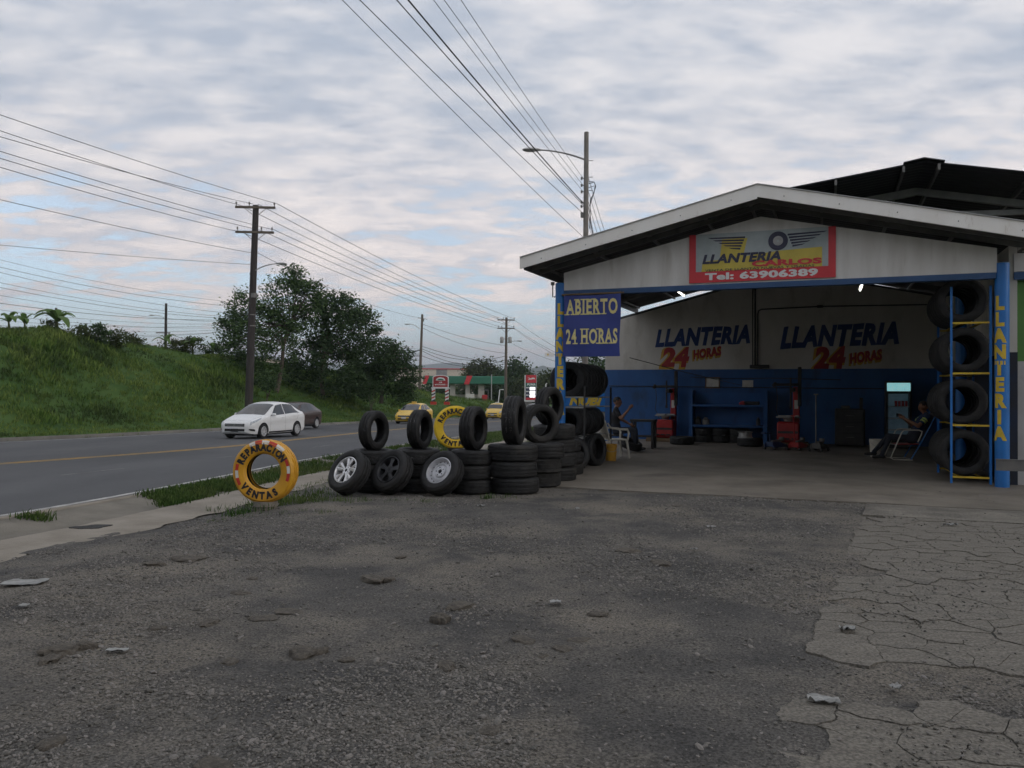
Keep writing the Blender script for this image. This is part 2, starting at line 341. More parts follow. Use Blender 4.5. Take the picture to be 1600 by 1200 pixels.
# ------------------------------------------------------------------ layout of road, lot, building
def crv(pts):
    P = np.array(pts, float)
    def f(y): return float(np.interp(y, P[:, 1], P[:, 0]))
    return f
def smooth_line(pts, n=140):
    P = [Vector(p) for p in pts]; out = []
    for i in range(len(P) - 1):
        p0, p1, p2, p3 = P[max(i - 1, 0)], P[i], P[i + 1], P[min(i + 2, len(P) - 1)]
        k = max(2, int((p2 - p1).length / 1.2))
        for j in range(k):
            t = j / k; out.append(0.5 * ((2 * p1) + (p2 - p0) * t + (2 * p0 - 5 * p1 + 4 * p2 - p3) * t * t + (3 * p1 - p0 - 3 * p2 + p3) * t ** 3))
    out.append(P[-1]); return out
NEAR = smooth_line([(-13, -12), (-8.9, 0), (-6.06, 9.5), (-5.2, 15.3), (-4.6, 21.7), (-2.9, 30.7), (-.95, 39.7), (2.2, 52), (8, 72), (18, 98), (36, 135)])
MID = smooth_line([(-25, -9), (-19, 2.5), (-14.6, 12), (-11.9, 18.7), (-9.6, 25.8), (-8.5, 33), (-7.5, 40), (-5.9, 49), (-3.5, 60), (1, 76), (9.5, 101), (27, 138)])
FAR = smooth_line([(-36, -6), (-27, 10), (-18.4, 28.9), (-15.4, 40.5), (-13.2, 52), (-9.8, 64), (-5, 80), (3.5, 104), (20, 142)])
SWALK = smooth_line([(-8.2, -6), (-6.6, 1), (-4.97, 7.8), (-4.3, 10.8), (-3.55, 16.1), (-1.9, 22), (0.2, 30), (2.4, 40), (5.4, 52)])
fN, fM, fF, fS = (crv([(p.x, p.y) for p in l]) for l in (NEAR, MID, FAR, SWALK))
def zroad(y): return -0.02 - 0.0125 * max(-6, y)
def zwalk(y): return -0.045 - 0.0085 * max(-4, y)
def lotz(x, y):
    dx = x - fS(y); z0 = zwalk(y)
    if dx > -0.5: z = z0 + (0 - z0) * sstep(0.5, 2.0, dx)
    else:
        e = fN(y); t = sstep(0, 1, (fS(y) - 0.5 - x) / max(0.2, fS(y) - 0.5 - e)); z = z0 + (zroad(y) + 0.10 - z0) * t
    return z
BO = Vector((0.94, 15.67, 0)); BA = -R(21.3); BM = Matrix.Translation(BO) @ Matrix.Rotation(BA, 4, 'Z')
def B(u, v, z=0.0): return BM @ Vector((u, v, z))
BMI = BM.inverted()
def toB(p): return BMI @ Vector(p)
BV = 8.5
def zf(v): return 0.012 + (0.15 * max(0, min(v, BV)) / BV)
def floor_at(x, y):
    z = 0.05
    for _ in range(6):
        p = on(x, y, z); z = zf(toB(p).y)
    return p
def in_slab(x, y):
    q = BMI @ Vector((x, y, 0)); u, v = q.x, q.y
    if v > -3.0 and u > -1.0: return True
    return v <= -3.0 and u > 5.35 + 0.09 * (v + 3) + 0.15 and (v > -10.15 or v < -10.85 or u > 6.2)

# ground sheet reaching the horizon, with the road corridor, the bank and the lot lowered or raised in it
def terrain():
    tt = [0, 0.6, 1.6, 3, 4.5, 6, 7.5, 9, 10.5, 12, 13.5, 16, 21, 30, 50, 90]
    crest = ([-10, 10, 30, 44, 56, 69, 86, 104, 118, 145], [5.4, 5.4, 5.4, 5.35, 5.0, 4.7, 4.1, 2.3, 1.2, 1.0])
    V = []; Fs = []; line = FAR; n = len(tt)
    for i, p in enumerate(line):
        a = line[max(0, i - 1)]; b = line[min(len(line) - 1, i + 1)]; t = (b - a).normalized(); nrm = Vector((-t.y, t.x))
        H = float(np.interp(p.y, *crest))
        for k, q in enumerate(tt):
            x, y = p.x + nrm.x * q, p.y + nrm.y * q
            g = 0.14 + H * sstep(1.0, 14.5, q) ** 0.9 - 0.03 * max(0, q - 16)
            nz = mnoise.fractal(Vector((x * .18, y * .18, 3)), 1.0, 2.0, 5) * 0.55 * sstep(1.5, 6, q)
            V.append((x, y, zroad(p.y) + g + nz - (0.16 if k == 0 else 0)))
    for i in range(len(line) - 1):
        for k in range(n - 1): Fs.append((i * n + k, (i + 1) * n + k, (i + 1) * n + k + 1, i * n + k + 1))
    o = np_mesh('grass_bank', V, Fs, 'terrain_grass', smooth=True); return struct(o), V, Fs
bank, BKV, BKF = terrain()
m = MB(); m.v = []
ys = [-400, -60, -12, 0, 20, 40, 60, 80, 100, 140, 200, 400, 900, 2000, 9000]; xs = [-9000, -2500, -700, -200, -90, -40, -20, 0, 20, 40, 90, 200, 700, 2500, 9000]
gv = [(x, y, (-0.55 - 0.0125 * max(-6, min(y, 140)))) for y in ys for x in xs]; n = len(xs)
m.add(gv, [(j * n + i, j * n + i + 1, (j + 1) * n + i + 1, (j + 1) * n + i) for j in range(len(ys) - 1) for i in range(n - 1)])
struct(m.build('ground', 'terrain_grass', fix=False))

def ribbon(name, la, lb, fz, matn, n=2, thick=None):
    V = []; Fs = []; k = n + 1
    A = la; Bl = lb
    for i, p in enumerate(A):
        q = Bl[i]
        for j in range(k):
            t = j / n; x = p[0] + (q[0] - p[0]) * t; y = p[1] + (q[1] - p[1]) * t; V.append((x, y, fz(x, y)))
    for i in range(len(A) - 1):
        for j in range(n): Fs.append((i * k + j, i * k + j + 1, (i + 1) * k + j + 1, (i + 1) * k + j))
    return np_mesh(name, V, Fs, matn)
def resamp(line, n):
    P = np.array([(p[0], p[1]) for p in line]); s = np.r_[0, np.cumsum(np.hypot(*np.diff(P, axis=0).T))]
    q = np.linspace(0, s[-1], n); return [(float(np.interp(a, s, P[:, 0])), float(np.interp(a, s, P[:, 1]))) for a in q]
def off(line, d):
    out = []
    for i, p in enumerate(line):
        a = Vector(line[max(0, i - 1)][:2]); b = Vector(line[min(len(line) - 1, i + 1)][:2]); t = (b - a).normalized(); out.append((p[0] - t.y * d, p[1] + t.x * d))
    return out
NR, MR, FR = resamp(NEAR, 130), resamp(MID, 130), resamp(FAR, 130)
road = struct(ribbon('road', NR, FR, lambda x, y: zroad(y), 'asphalt', n=6))
def mark(name, line, d0, d1, matn, lift=0.005):
    return struct(ribbon(name, off(line, d0), off(line, d1), lambda x, y: zroad(y) + lift, matn, n=1))
mark('yellow_centre_line', MR, -0.17, -0.05, 'yellow_line'); mark('yellow_centre_line', MR, 0.06, 0.18, 'yellow_line')
mark('white_edge_line', NR, 0.55, 0.66, 'white_line'); mark('white_edge_line', FR, -0.60, -0.48, 'white_line')
LN = [((a[0] + b[0]) / 2, (a[1] + b[1]) / 2) for a, b in zip(NR, MR)]
LN = resamp(LN, 260)
for k in range(20, 200, 9):
    mark('white_lane_dash', LN[k:k + 4], -0.04, 0.04, 'worn_line')
# kerbs: concrete strip raised beside the tarmac
def kerb(name, line, d0, d1, h, matn):
    a, b = off(line, d0), off(line, d1); V = []; Fs = []
    for (x0, y0), (x1, y1) in zip(a, b):
        z = zroad(y0); V += [(x0, y0, z - .12), (x0, y0, z + h), (x1, y1, z + h), (x1, y1, z - .2)]
    for i in range(len(a) - 1):
        for j in range(3): Fs.append((i * 4 + j, i * 4 + j + 1, (i + 1) * 4 + j + 1, (i + 1) * 4 + j))
    return struct(np_mesh(name, V, Fs, matn))
kerb('kerb', NR, 0.0, -0.17, 0.10, 'sidewalk'); kerb('kerb', FR, -0.02, 0.16, 0.13, 'concrete')
# asphalt apron worn against the near kerb (dark band of repaired tarmac)
struct(ribbon('gutter_strip', off(NR, 0.02), off(NR, 0.42), lambda x, y: zroad(y) + 0.004, 'asphalt_patch', n=1))
# pavement strip
SR = resamp(SWALK, 120)
def jag(line, d, amp, seed):
    o = off(line, d); return [(x + amp * mnoise.noise(Vector((x * 2.1, y * 2.1, seed))), y + amp * mnoise.noise(Vector((x * 2.3, y * 2.3, seed + 9)))) for x, y in o]
SRf = resamp(SWALK, 500)
slabs = struct(ribbon('pavement', jag(SRf, 0.46, 0.05, 1), jag(SRf, -0.50, 0.16, 5), lambda x, y: zwalk(y) + 0.012, 'sidewalk', n=4))
# verge between kerb and pavement and beyond
VR1 = resamp(NEAR[:len(NEAR) - 40], 160)
vg = []
def verge():
    V = []; Fs = []; k = 9; yy = np.concatenate([np.linspace(-6, 24, 150), np.linspace(24.5, 60, 60)])
    for y in yy:
        a, b = fN(y) + 0.15, fS(y) + 0.3
        for j in range(k):
            x = a + (b - a) * j / (k - 1); V.append((x, y, lotz(x, y) - 0.004 + 0.02 * mnoise.noise(Vector((x * 2, y * 2, 0))) * (1 if 0 < j < k - 3 else 0) - (0.02 if j > k - 3 else 0)))
    for i in range(len(yy) - 1):
        for j in range(k - 1): Fs.append((i * k + j, i * k + j + 1, (i + 1) * k + j + 1, (i + 1) * k + j))
    return struct(np_mesh('dirt_verge', V, Fs, 'dirt', smooth=True))
verge()
# the gravel lot
def lot():
    yy = [-4.0]
    while yy[-1] < 15: yy.append(yy[-1] + max(0.03, 0.0105 * abs(yy[-1])))
    while yy[-1] < 60: yy.append(yy[-1] + 0.6)
    NX = 300; V = np.zeros((len(yy) * NX, 3), np.float32); i = 0
    for y in yy:
        x0 = fS(y) + 0.28; x1 = max(9.0, 0.75 * y + 2.5)
        for j in range(NX):
            x = x0 + (x1 - x0) * j / (NX - 1); z = lotz(x, y)
            p = Vector((x, y, 0.0))
            z += 0.022 * mnoise.fractal(p * 0.8, 1.0, 2.1, 3) + 0.010 * mnoise.fractal(p * 5.5, 0.8, 2.2, 3) * min(1, 9 / max(4, y))
            if in_slab(x, y): z = -0.06 if (BMI @ p).y > -4.3 else -0.004 + 0.004 * mnoise.noise(p * 7)
            if j == 0: z -= 0.03
            V[i] = (x, y, z); i += 1
    ii = np.arange(len(yy) - 1)[:, None] * NX + np.arange(NX - 1)[None, :]; ii = ii.ravel()
    Fs = np.stack([ii, ii + 1, ii + NX + 1, ii + NX], 1)
    return struct(np_mesh('gravel_lot', V, Fs, 'gravel_ground', smooth=True))
lot_o = lot()

# loose gravel: instanced little stones, one mass
def gravel():
    N = 115000; P = []; S = []
    while len(P) < N:
        y = 1.6 * (13.5 / 1.6) ** random.random(); x = random.uniform(-0.74 * y - 1.2, 0.72 * y + 1.2)
        if x < fS(y) + 0.45 or in_slab(x, y) and random.random() > (0.03 if (BMI @ Vector((x, y, 0))).y > -4.2 else 0.09): continue
        q = mnoise.fractal(Vector((x * .55, y * .55, 8)), 1.0, 2.0, 3)
        if random.random() > 0.10 + 1.0 * sstep(-0.22, 0.30, q): continue
        s = (0.0038 + 0.0068 * random.random() ** 2.0) * (1.0 + 0.03 * y) * (2.0 if random.random() < 0.03 else 1)
        z = lotz(x, y) + 0.022 * mnoise.fractal(Vector((x, y, 0)) * 0.8, 1.0, 2.1, 3) + 0.010 * mnoise.fractal(Vector((x, y, 0)) * 5.5, 0.8, 2.2, 3) * min(1, 9 / max(4, y))
        if in_slab(x, y): z = 0.009
        P.append((x, y, z + s * 0.15)); S.append(s)
    me = bpy.data.meshes.new('gravel'); me.vertices.add(N); me.vertices.foreach_set('co', np.array(P, np.float32).ravel())
    a = me.attributes.new('siz', 'FLOAT', 'POINT'); a.data.foreach_set('value', np.array(S, np.float32)); me.materials.append(MATS['gravel_stone'])
    o = link('gravel', me); o['kind'] = 'stuff'; tag(o, 'loose grey gravel strewn over the dirt lot', 'gravel')
    g = bpy.data.node_groups.new('gravel_scatter', 'GeometryNodeTree')
    g.interface.new_socket('Geometry', in_out='INPUT', socket_type='NodeSocketGeometry'); g.interface.new_socket('Geometry', in_out='OUTPUT', socket_type='NodeSocketGeometry')
    n = g.nodes.new; k = g.links.new; gi = n('NodeGroupInput'); go = n('NodeGroupOutput')
    ico = n('GeometryNodeMeshIcoSphere'); ico.inputs['Radius'].default_value = 1; ico.inputs['Subdivisions'].default_value = 1
    iop = n('GeometryNodeInstanceOnPoints'); k(gi.outputs[0], iop.inputs['Points'])
    tr = n('GeometryNodeSetMaterial'); tr.inputs['Material'].default_value = MATS['gravel_stone']; k(ico.outputs[0], tr.inputs[0]); k(tr.outputs[0], iop.inputs['Instance'])
    rv = n('FunctionNodeRandomValue'); rv.data_type = 'FLOAT_VECTOR'; rv.inputs[0].default_value = (-.5, -.5, 0); rv.inputs[1].default_value = (.5, .5, 6.28); k(rv.outputs[0], iop.inputs['Rotation'])
    rs = n('FunctionNodeRandomValue'); rs.data_type = 'FLOAT_VECTOR'; rs.inputs[0].default_value = (.7, .55, .35); rs.inputs[1].default_value = (1.5, 1.0, .75); rs.inputs['Seed'].default_value = 4
    na = n('GeometryNodeInputNamedAttribute'); na.data_type = 'FLOAT'; na.inputs['Name'].default_value = 'siz'
    vm = n('ShaderNodeVectorMath'); vm.operation = 'SCALE'; k(rs.outputs[0], vm.inputs[0]); k(na.outputs[0], vm.inputs['Scale']); k(vm.outputs[0], iop.inputs['Scale'])
    k(iop.outputs[0], go.inputs[0])
    md = o.modifiers.new('scatter', 'NODES'); md.node_group = g
gravel()

# ------------------------------------------------------------------ concrete: garage floor, apron, broken slab
def b_struct(name, mb, mats, **k): o = mb.build(name, mats, loc=BO, rot=(0, 0, BA), **k); return struct(o)
m = MB(); nu, nv = 24, 30
us = np.linspace(-1.0, 14, nu); vv = np.r_[np.linspace(-3, 0, 10), np.linspace(0.5, BV + 1.5, 20)]
def fz2(u, v): return zf(v) + (0.006 * mnoise.noise(Vector((u * .7, v * .7, 2))))
fv = [(u, v if j else v + 0.10 * mnoise.noise(Vector((u * 1.7, 0, 4))), fz2(u, v)) for j, v in enumerate(vv) for u in us]
fv += [(u, fv[i][1], -0.1) for i, u in enumerate(us)]
fs = [(j * nu + i, j * nu + i + 1, (j + 1) * nu + i + 1, (j + 1) * nu + i) for j in range(len(vv) - 1) for i in range(nu - 1)]
b0 = len(vv) * nu; fs += [(i, i + 1, b0 + i + 1, b0 + i) for i in range(nu - 1)]
m.add(fv, fs); floor_o = b_struct('garage_floor', m, 'floor_concrete', smooth=True, fix=False)
# apron right of the gravel: sound slab near the garage, a cracked field, a last slab near the viewer
apron = MB()
eu = lambda v: 5.35 + 0.09 * (v + 3)
apron.prism([(eu(-4.2), -4.2), (14, -4.2), (14, -3.06), (eu(-3.06), -3.06)], 0.10)
apron.v = [(x, y, z - 0.09) for x, y, z in apron.v]
ap = b_struct('concrete_apron', apron, 'concrete_crack')
def clip(poly, p, q):                                      # keep the side nearer p
    mx, my = (p[0] + q[0]) / 2, (p[1] + q[1]) / 2; nx, ny = q[0] - p[0], q[1] - p[1]; out = []
    for i in range(len(poly)):
        a, b = poly[i], poly[(i + 1) % len(poly)]
        da = (a[0] - mx) * nx + (a[1] - my) * ny; db = (b[0] - mx) * nx + (b[1] - my) * ny
        if da <= 0: out.append(a)
        if da * db < 0: t = da / (da - db); out.append((a[0] + (b[0] - a[0]) * t, a[1] + (b[1] - a[1]) * t))
    return out
def pieces(u0, u1, v0, v1, step, gapw, parent, seed, drop=0.0, left=None, hole=None):
    rr = random.Random(seed); pts = []
    nu_, nv_ = int((u1 - u0) / step), int((v1 - v0) / step); rough_ = step < .5
    if rough_:
        while len(pts) < int(nu_ * nv_ * 1.15):
            q_ = (rr.uniform(u0, u1), rr.uniform(v0, v1)); r_ = step * (.30 + .75 * max(0, .5 + mnoise.noise(Vector((q_[0] * .8, q_[1] * .8, 3)))))
            if all(math.hypot(q_[0] - p_[0], q_[1] - p_[1]) > r_ * .8 for p_ in pts) or rr.random() < .01: pts.append(q_)
    for i in range(nu_ if not rough_ else 0):
        for j in range(nv_): pts.append((u0 + (i + .5 + rr.uniform(-.62, .62)) * (u1 - u0) / nu_, v0 + (j + .5 + rr.uniform(-.62, .62)) * (v1 - v0) / nv_))
    for p in pts:
        poly = [(u0, v0), (u1, v0), (u1, v1), (u0, v1)]
        for q in pts:
            if q != p and abs(q[0] - p[0]) < step * 4 and abs(q[1] - p[1]) < step * 4: poly = clip(poly, p, q)
        if len(poly) < 3: continue
        edge = p[0] < u0 + step * 0.9 and rough_
        if rr.random() < (.30 if edge else drop): continue
        if hole is not None and hole(p): continue
        cx = sum(a[0] for a in poly) / len(poly); cy = sum(a[1] for a in poly) / len(poly); out = []
        for i in range(len(poly)):
            a, b = poly[i], poly[(i + 1) % len(poly)]; L_ = math.hypot(b[0] - a[0], b[1] - a[1]); k = max(1, int(L_ / 0.035))
            for j in range(k):
                t = j / k; x, y = a[0] + (b[0] - a[0]) * t, a[1] + (b[1] - a[1]) * t
                x, y = x + min(.05, step * .16) * mnoise.fractal(Vector((x * 5, y * 5, seed)), .8, 2, 4), y + min(.05, step * .16) * mnoise.fractal(Vector((x * 5, y * 5, seed + 40)), .8, 2, 4)
                d = math.hypot(x - cx, y - cy) + 1e-6; g = gapw * (0.25 + 2.2 * max(0, mnoise.noise(Vector((x * 1.6, y * 1.6, seed + 7))) + .15)); out.append((x + (cx - x) / d * g, y + (cy - y) / d * g))
        if left is not None: out = [(x + left(y), y) for x, y in out]; cx += left(cy)
        mb = MB(); h = 0.07; mb.prism([(x - cx, y - cy) for x, y in out], h)
        n = len(out); mb.v = [(x * (1 if z == 0 else 0.985), y * (1 if z == 0 else 0.985), z) for x, y, z in mb.v]
        o = mb.build('concrete_piece', 'concrete_crack', parent, loc=(cx, cy, 0.006 - h + rr.uniform(-.004, .004)), rot=(rr.uniform(-.008, .008), rr.uniform(-.008, .008), 0))
bs = bpy.data.objects.new('broken_concrete', None); C.objects.link(bs); bs.location = BO; bs.rotation_euler = (0, 0, BA); bs['kind'] = 'structure'
lf = lambda v: 0.09 * (v + 3)
pieces(5.35, 8.4, -15.0, -4.22, 0.25, 0.0042, bs, 4, 0.0, left=lf, hole=lambda p: (-10.75 < p[1] < -10.1 and p[0] < 6.5))
pieces(8.45, 14, -15.0, -4.22, 1.3, 0.008, bs, 5, 0, left=lf)

# half-buried rocks and flat stones of the lot (pieces of the lot)
rocks = [(100, 1018, .17, .055), (85, 1030, .12, .04), (140, 1010, .09, .05), (475, 1022, .15, .06), (500, 1018, .09, .045), (690, 970, .12, .085), (720, 946, .17, .03), (585, 905, .20, .05),
         (610, 905, .09, .035), (380, 928, .12, .035), (360, 1035, .10, .03), (455, 955, .17, .02), (330, 972, .13, .025), (415, 965, .15, .02), (1035, 880, .18, .04), (985, 860, .20, .03),
         (880, 1012, .12, .02), (908, 1000, .12, .025), (820, 1000, .13, .03), (850, 1025, .06, .02), (935, 958, .12, .025), (1325, 986, .10, .04), (1180, 880, .16, .02), (630, 870, .10, .03),
         (300, 872, .22, .03), (395, 905, .10, .03), (245, 880, .14, .025), (700, 1040, .12, .03), (545, 1030, .07, .02), (150, 985, .07, .02), (1060, 790, .15, .02), (1240, 905, .14, .018), (770, 1140, .10, .02), (340, 1195, .13, .025), (85, 1160, .10, .03), (250, 980, .09, .02)]
def rock_mesh(seed):
    bm = bmesh.new(); bmesh.ops.create_icosphere(bm, subdivisions=3, radius=1)
    for v in bm.verts:
        p = v.co.copy(); k = 1 + 0.38 * mnoise.fractal(p * 1.3 + Vector((seed * 7.1, 0, 0)), 1, 2, 4)
        v.co = p * k; 
        if v.co.z > 0.45: v.co.z = 0.45 + (v.co.z - 0.45) * 0.3
    me = bpy.data.meshes.new('stone'); bm.to_mesh(me); bm.free(); me.materials.append(MATS['rock']); return me
rmesh = [rock_mesh(i) for i in range(5)]
for i, (x, y, rr_, h) in enumerate(rocks):
    p = on(x, y, 0.0); o = link('stone', rmesh[i % 5], lot_o, loc=(p.x, p.y, lotz(p.x, p.y) - h * .12), rot=(0, 0, i * 1.7))
    o.scale = (rr_ * .62, rr_ * .45, h * 1.25)

# ------------------------------------------------------------------ the tyre shop
HALF = 3.735; RU0, RU1 = -0.53, 8.0; RPK = 5.0; SL = 0.235
def roofz(u, v=0): return RPK - SL * abs(u - HALF) + 0.012 * max(0, v)
bld = thing('tyre_shop', 'open-fronted tyre shop with white gable, blue posts and dark metal roof', 'building', BO, BA)
def bpart(mb, name, mats, parent=None, **k): return mb.build(name, mats, parent or bld, **k)
PR = 0.105
def post(u, v, h):
    mb = MB(); mb.cyl((u, v, -0.1), (u, v, h), PR, n=24); p = bpart(mb, 'post', 'post_blue', smooth=True); return p
postL = post(0, 0, 3.62); postR = post(7.47, 0, 3.62)
for u, v in ((7.47, 4.2), ): post(u, v, roofz(0, v) - .1)
def wrap_letters(word, u, v, ztop, step, size, ang, parent):
    mb = MB()
    for i, ch in enumerate(word):
        vs, fs = text_geo(ch, size, 0, 0.018, 0.0)
        sub = bmesh.new(); bv = [sub.verts.new(p) for p in vs]
        for f in fs:
            try: sub.faces.new([bv[k] for k in f])
            except ValueError: pass
        bmesh.ops.triangulate(sub, faces=sub.faces[:]); bmesh.ops.subdivide_edges(sub, edges=[e for e in sub.edges if e.calc_length() > .05], cuts=2, use_grid_fill=True); bmesh.ops.triangulate(sub, faces=sub.faces[:])
        sub.verts.index_update(); r = PR + 0.003; out = []
        for q in sub.verts:
            a = ang + q.co.x * 0.9 / r; out.append((u + r * math.sin(a), v - r * math.cos(a), ztop - i * step + q.co.y))
        mb.add(out, [[q.index for q in f.verts] for f in sub.faces]); sub.free()
    return mb.build('lettering', 'letter_yellow', parent, fix=False)
wrap_letters('LLANTERIA', 0, 0, 3.10, 0.243, 0.27, R(14), postL); wrap_letters('LLANTERIA', 7.47, 0, 2.96, 0.262, 0.29, R(-32), postR)
# gable wall and beam
m = MB(); g0 = 3.468
gp = [(0.08, g0), (7.39, g0), (7.39, roofz(7.39) - .28), (HALF, RPK - .36), (0.08, roofz(0.08) - .33)]
m.prism(gp, 0.12, Matrix.Translation((0, 0.06, 0)) @ UPR); bpart(m, 'gable_wall', 'gable_white')
m = MB(); m.box((HALF, 0.0, 3.42), (7.28, 0.16, 0.096)); bpart(m, 'beam', 'beam_blue')
# rear and side walls: white plaster over blue paint, side base darkened for shade
wt = lambda u: 4.86 - .252 * abs(u - HALF) if u <= HALF else 4.90 - .222 * (u - HALF)
m = MB(); m.prism([(-1.33, 2.20), (7.75, 2.20), (7.75, wt(7.75)), (HALF + .01, wt(HALF + .01)), (HALF, wt(HALF)), (-1.33, wt(-1.33))], .15, Matrix.Translation((0, BV + .15, 0)) @ UPR); rearw = bpart(m, 'rear_wall', 'wall_white')
m = MB(); m.box((3.21, BV + .071, 1.1), (9.08, .158, 2.2)); bpart(m, 'rear_wall_blue_base', 'wall_blue')
m = MB(); m.prism([(0.35, 2.2), (BV - .01, 2.2), (BV - .01, 4.05), (0.35, 3.95)], .12, Matrix.Translation((7.63, 0, 0)) @ Matrix.Rotation(R(90), 4, 'Z') @ UPR); bpart(m, 'side_wall', 'wall_white')
m = MB(); m.box((7.692, BV / 2 + .17, 1.1), (.126, BV - .36, 2.196)); bpart(m, 'side_wall_base', 'side_painted_shade')
# dark rafter on top of rear wall
m = MB(); 
for s in (0, 1):
    a = (-1.33, wt(-1.33)) if s == 0 else (HALF, wt(HALF)); b = (HALF, wt(HALF)) if s == 0 else (7.75, wt(7.75))
    m.prism([a, b, (b[0], b[1] + .07), (a[0], a[1] + .07)], .11, Matrix.Translation((0, BV + .12, .004)) @ UPR)
bpart(m, 'wall_plate', 'roof_dark')
# corrugated roof
def corr(u0, z0, u1, z1, v0, v1, name, matn, parent, rise=0.0, per=0.19, amp=0.016, th=0.02):
    mb = MB(); n = int((v1 - v0) / per * 6); V = []
    for lay in (0, 1):
        for i in range(n + 1):
            v = v0 + (v1 - v0) * i / n; dz = amp * math.copysign(abs(math.sin(2 * PI * v / per)) ** .6, math.sin(2 * PI * v / per)) + rise * (v - v0) - lay * th
            V += [(u0, v, z0 + dz), (u1, v, z1 + dz)]
    k = 2 * (n + 1); fs = []
    for i in range(n):
        fs.append((2 * i, 2 * i + 1, 2 * i + 3, 2 * i + 2)); fs.append((k + 2 * i, k + 2 * i + 2, k + 2 * i + 3, k + 2 * i + 1))
    mb.add(V, fs); return mb.build(name, matn, parent, fix=False)
RV0 = -0.74
corr(RU0, roofz(RU0), HALF + .01, RPK, RV0, BV + .7, 'roof_sheet', 'roof_dark', bld, rise=.012); corr(HALF - .01, RPK, RU1, roofz(RU1), RV0, BV + .7, 'roof_sheet', 'roof_dark', bld, rise=.012)
for s, (ua, ub) in enumerate(((RU0 - .03, HALF), (HALF, RU1 + .03))):
    za, zb = roofz(ua), roofz(ub); m = MB()
    m.prism([(ua, za - .175), (ub, zb - .205), (ub, zb + .035), (ua, za + .035)], .035, Matrix.Translation((0, RV0 - .02, 0)) @ UPR); f = bpart(m, 'fascia_board', 'fascia')
    m = MB(); m.prism([(ua, za + .037), (ub, zb + .037), (ub, zb + .052), (ua, za + .052)], .11, Matrix.Translation((0, RV0 + .035, 0)) @ UPR); bpart(m, 'drip_edge', 'galv', f)
    for k in range(5):
        t = (k + .5) / 5; u = ua + (ub - ua) * t; z = za + (zb - za) * t - .1; m = MB(); m.cyl((u, RV0 - .054, z), (u, RV0 - .064, z), .010, n=6); bpart(m, 'bolt', 'steel_grey', f)
m = MB(); m.prism([(HALF - .32, roofz(HALF - .32) + .045), (HALF, RPK + .06), (HALF + .32, roofz(HALF + .32) + .045), (HALF + .32, roofz(HALF + .32) + .065), (HALF, RPK + .085), (HALF - .32, roofz(HALF - .32) + .065)], 9.6, Matrix.Translation((0, BV + .75, 0)) @ UPR); bpart(m, 'ridge_cap', 'roof_dark')
# rafters and purlins under the sheets
for v in (RV0 + .42, 0.16, 2.1, 4.2, 6.3):
    for ua, ub in ((RU0 + .05, HALF), (HALF, RU1 - .05)):
        za, zb = roofz(ua, v) - .085, roofz(ub, v) - .085; m = MB()
        m.prism([(ua, za - .085), (ub, zb - .085), (ub, zb), (ua, za)], .05, Matrix.Translation((0, v + .025, 0)) @ UPR); bpart(m, 'rafter', 'steel_grey')
for u in (-.40, .65, 1.7, 2.75, 3.55, 3.92, 4.75, 5.8, 6.85, 7.85):
    m = MB(); m.box((u, (RV0 + BV) / 2 + .3, roofz(u, 4) - .062), (.05, BV - RV0 + .3, .045), rot=Matrix.Rotation(math.atan(.012), 4, 'X')); bpart(m, 'purlin', 'steel_grey')
# side gutter end pieces at the left eave
m = MB(); m.box((RU0 + .03, (RV0 + BV) / 2 + .35, roofz(RU0, 4) - .10), (.04, BV - RV0 + .6, .15), rot=Matrix.Rotation(math.atan(.012), 4, 'X')); bpart(m, 'eave_board', 'roof_dark')
m = MB(); m.tube([(-.16, -.02, 3.60), (-.16, -.02, 3.36), (-.10, -.02, 3.36)], .014, 6); m.box((-.16, -.02, 3.62), (.06, .06, .06)); bpart(m, 'bracket', 'steel_grey')

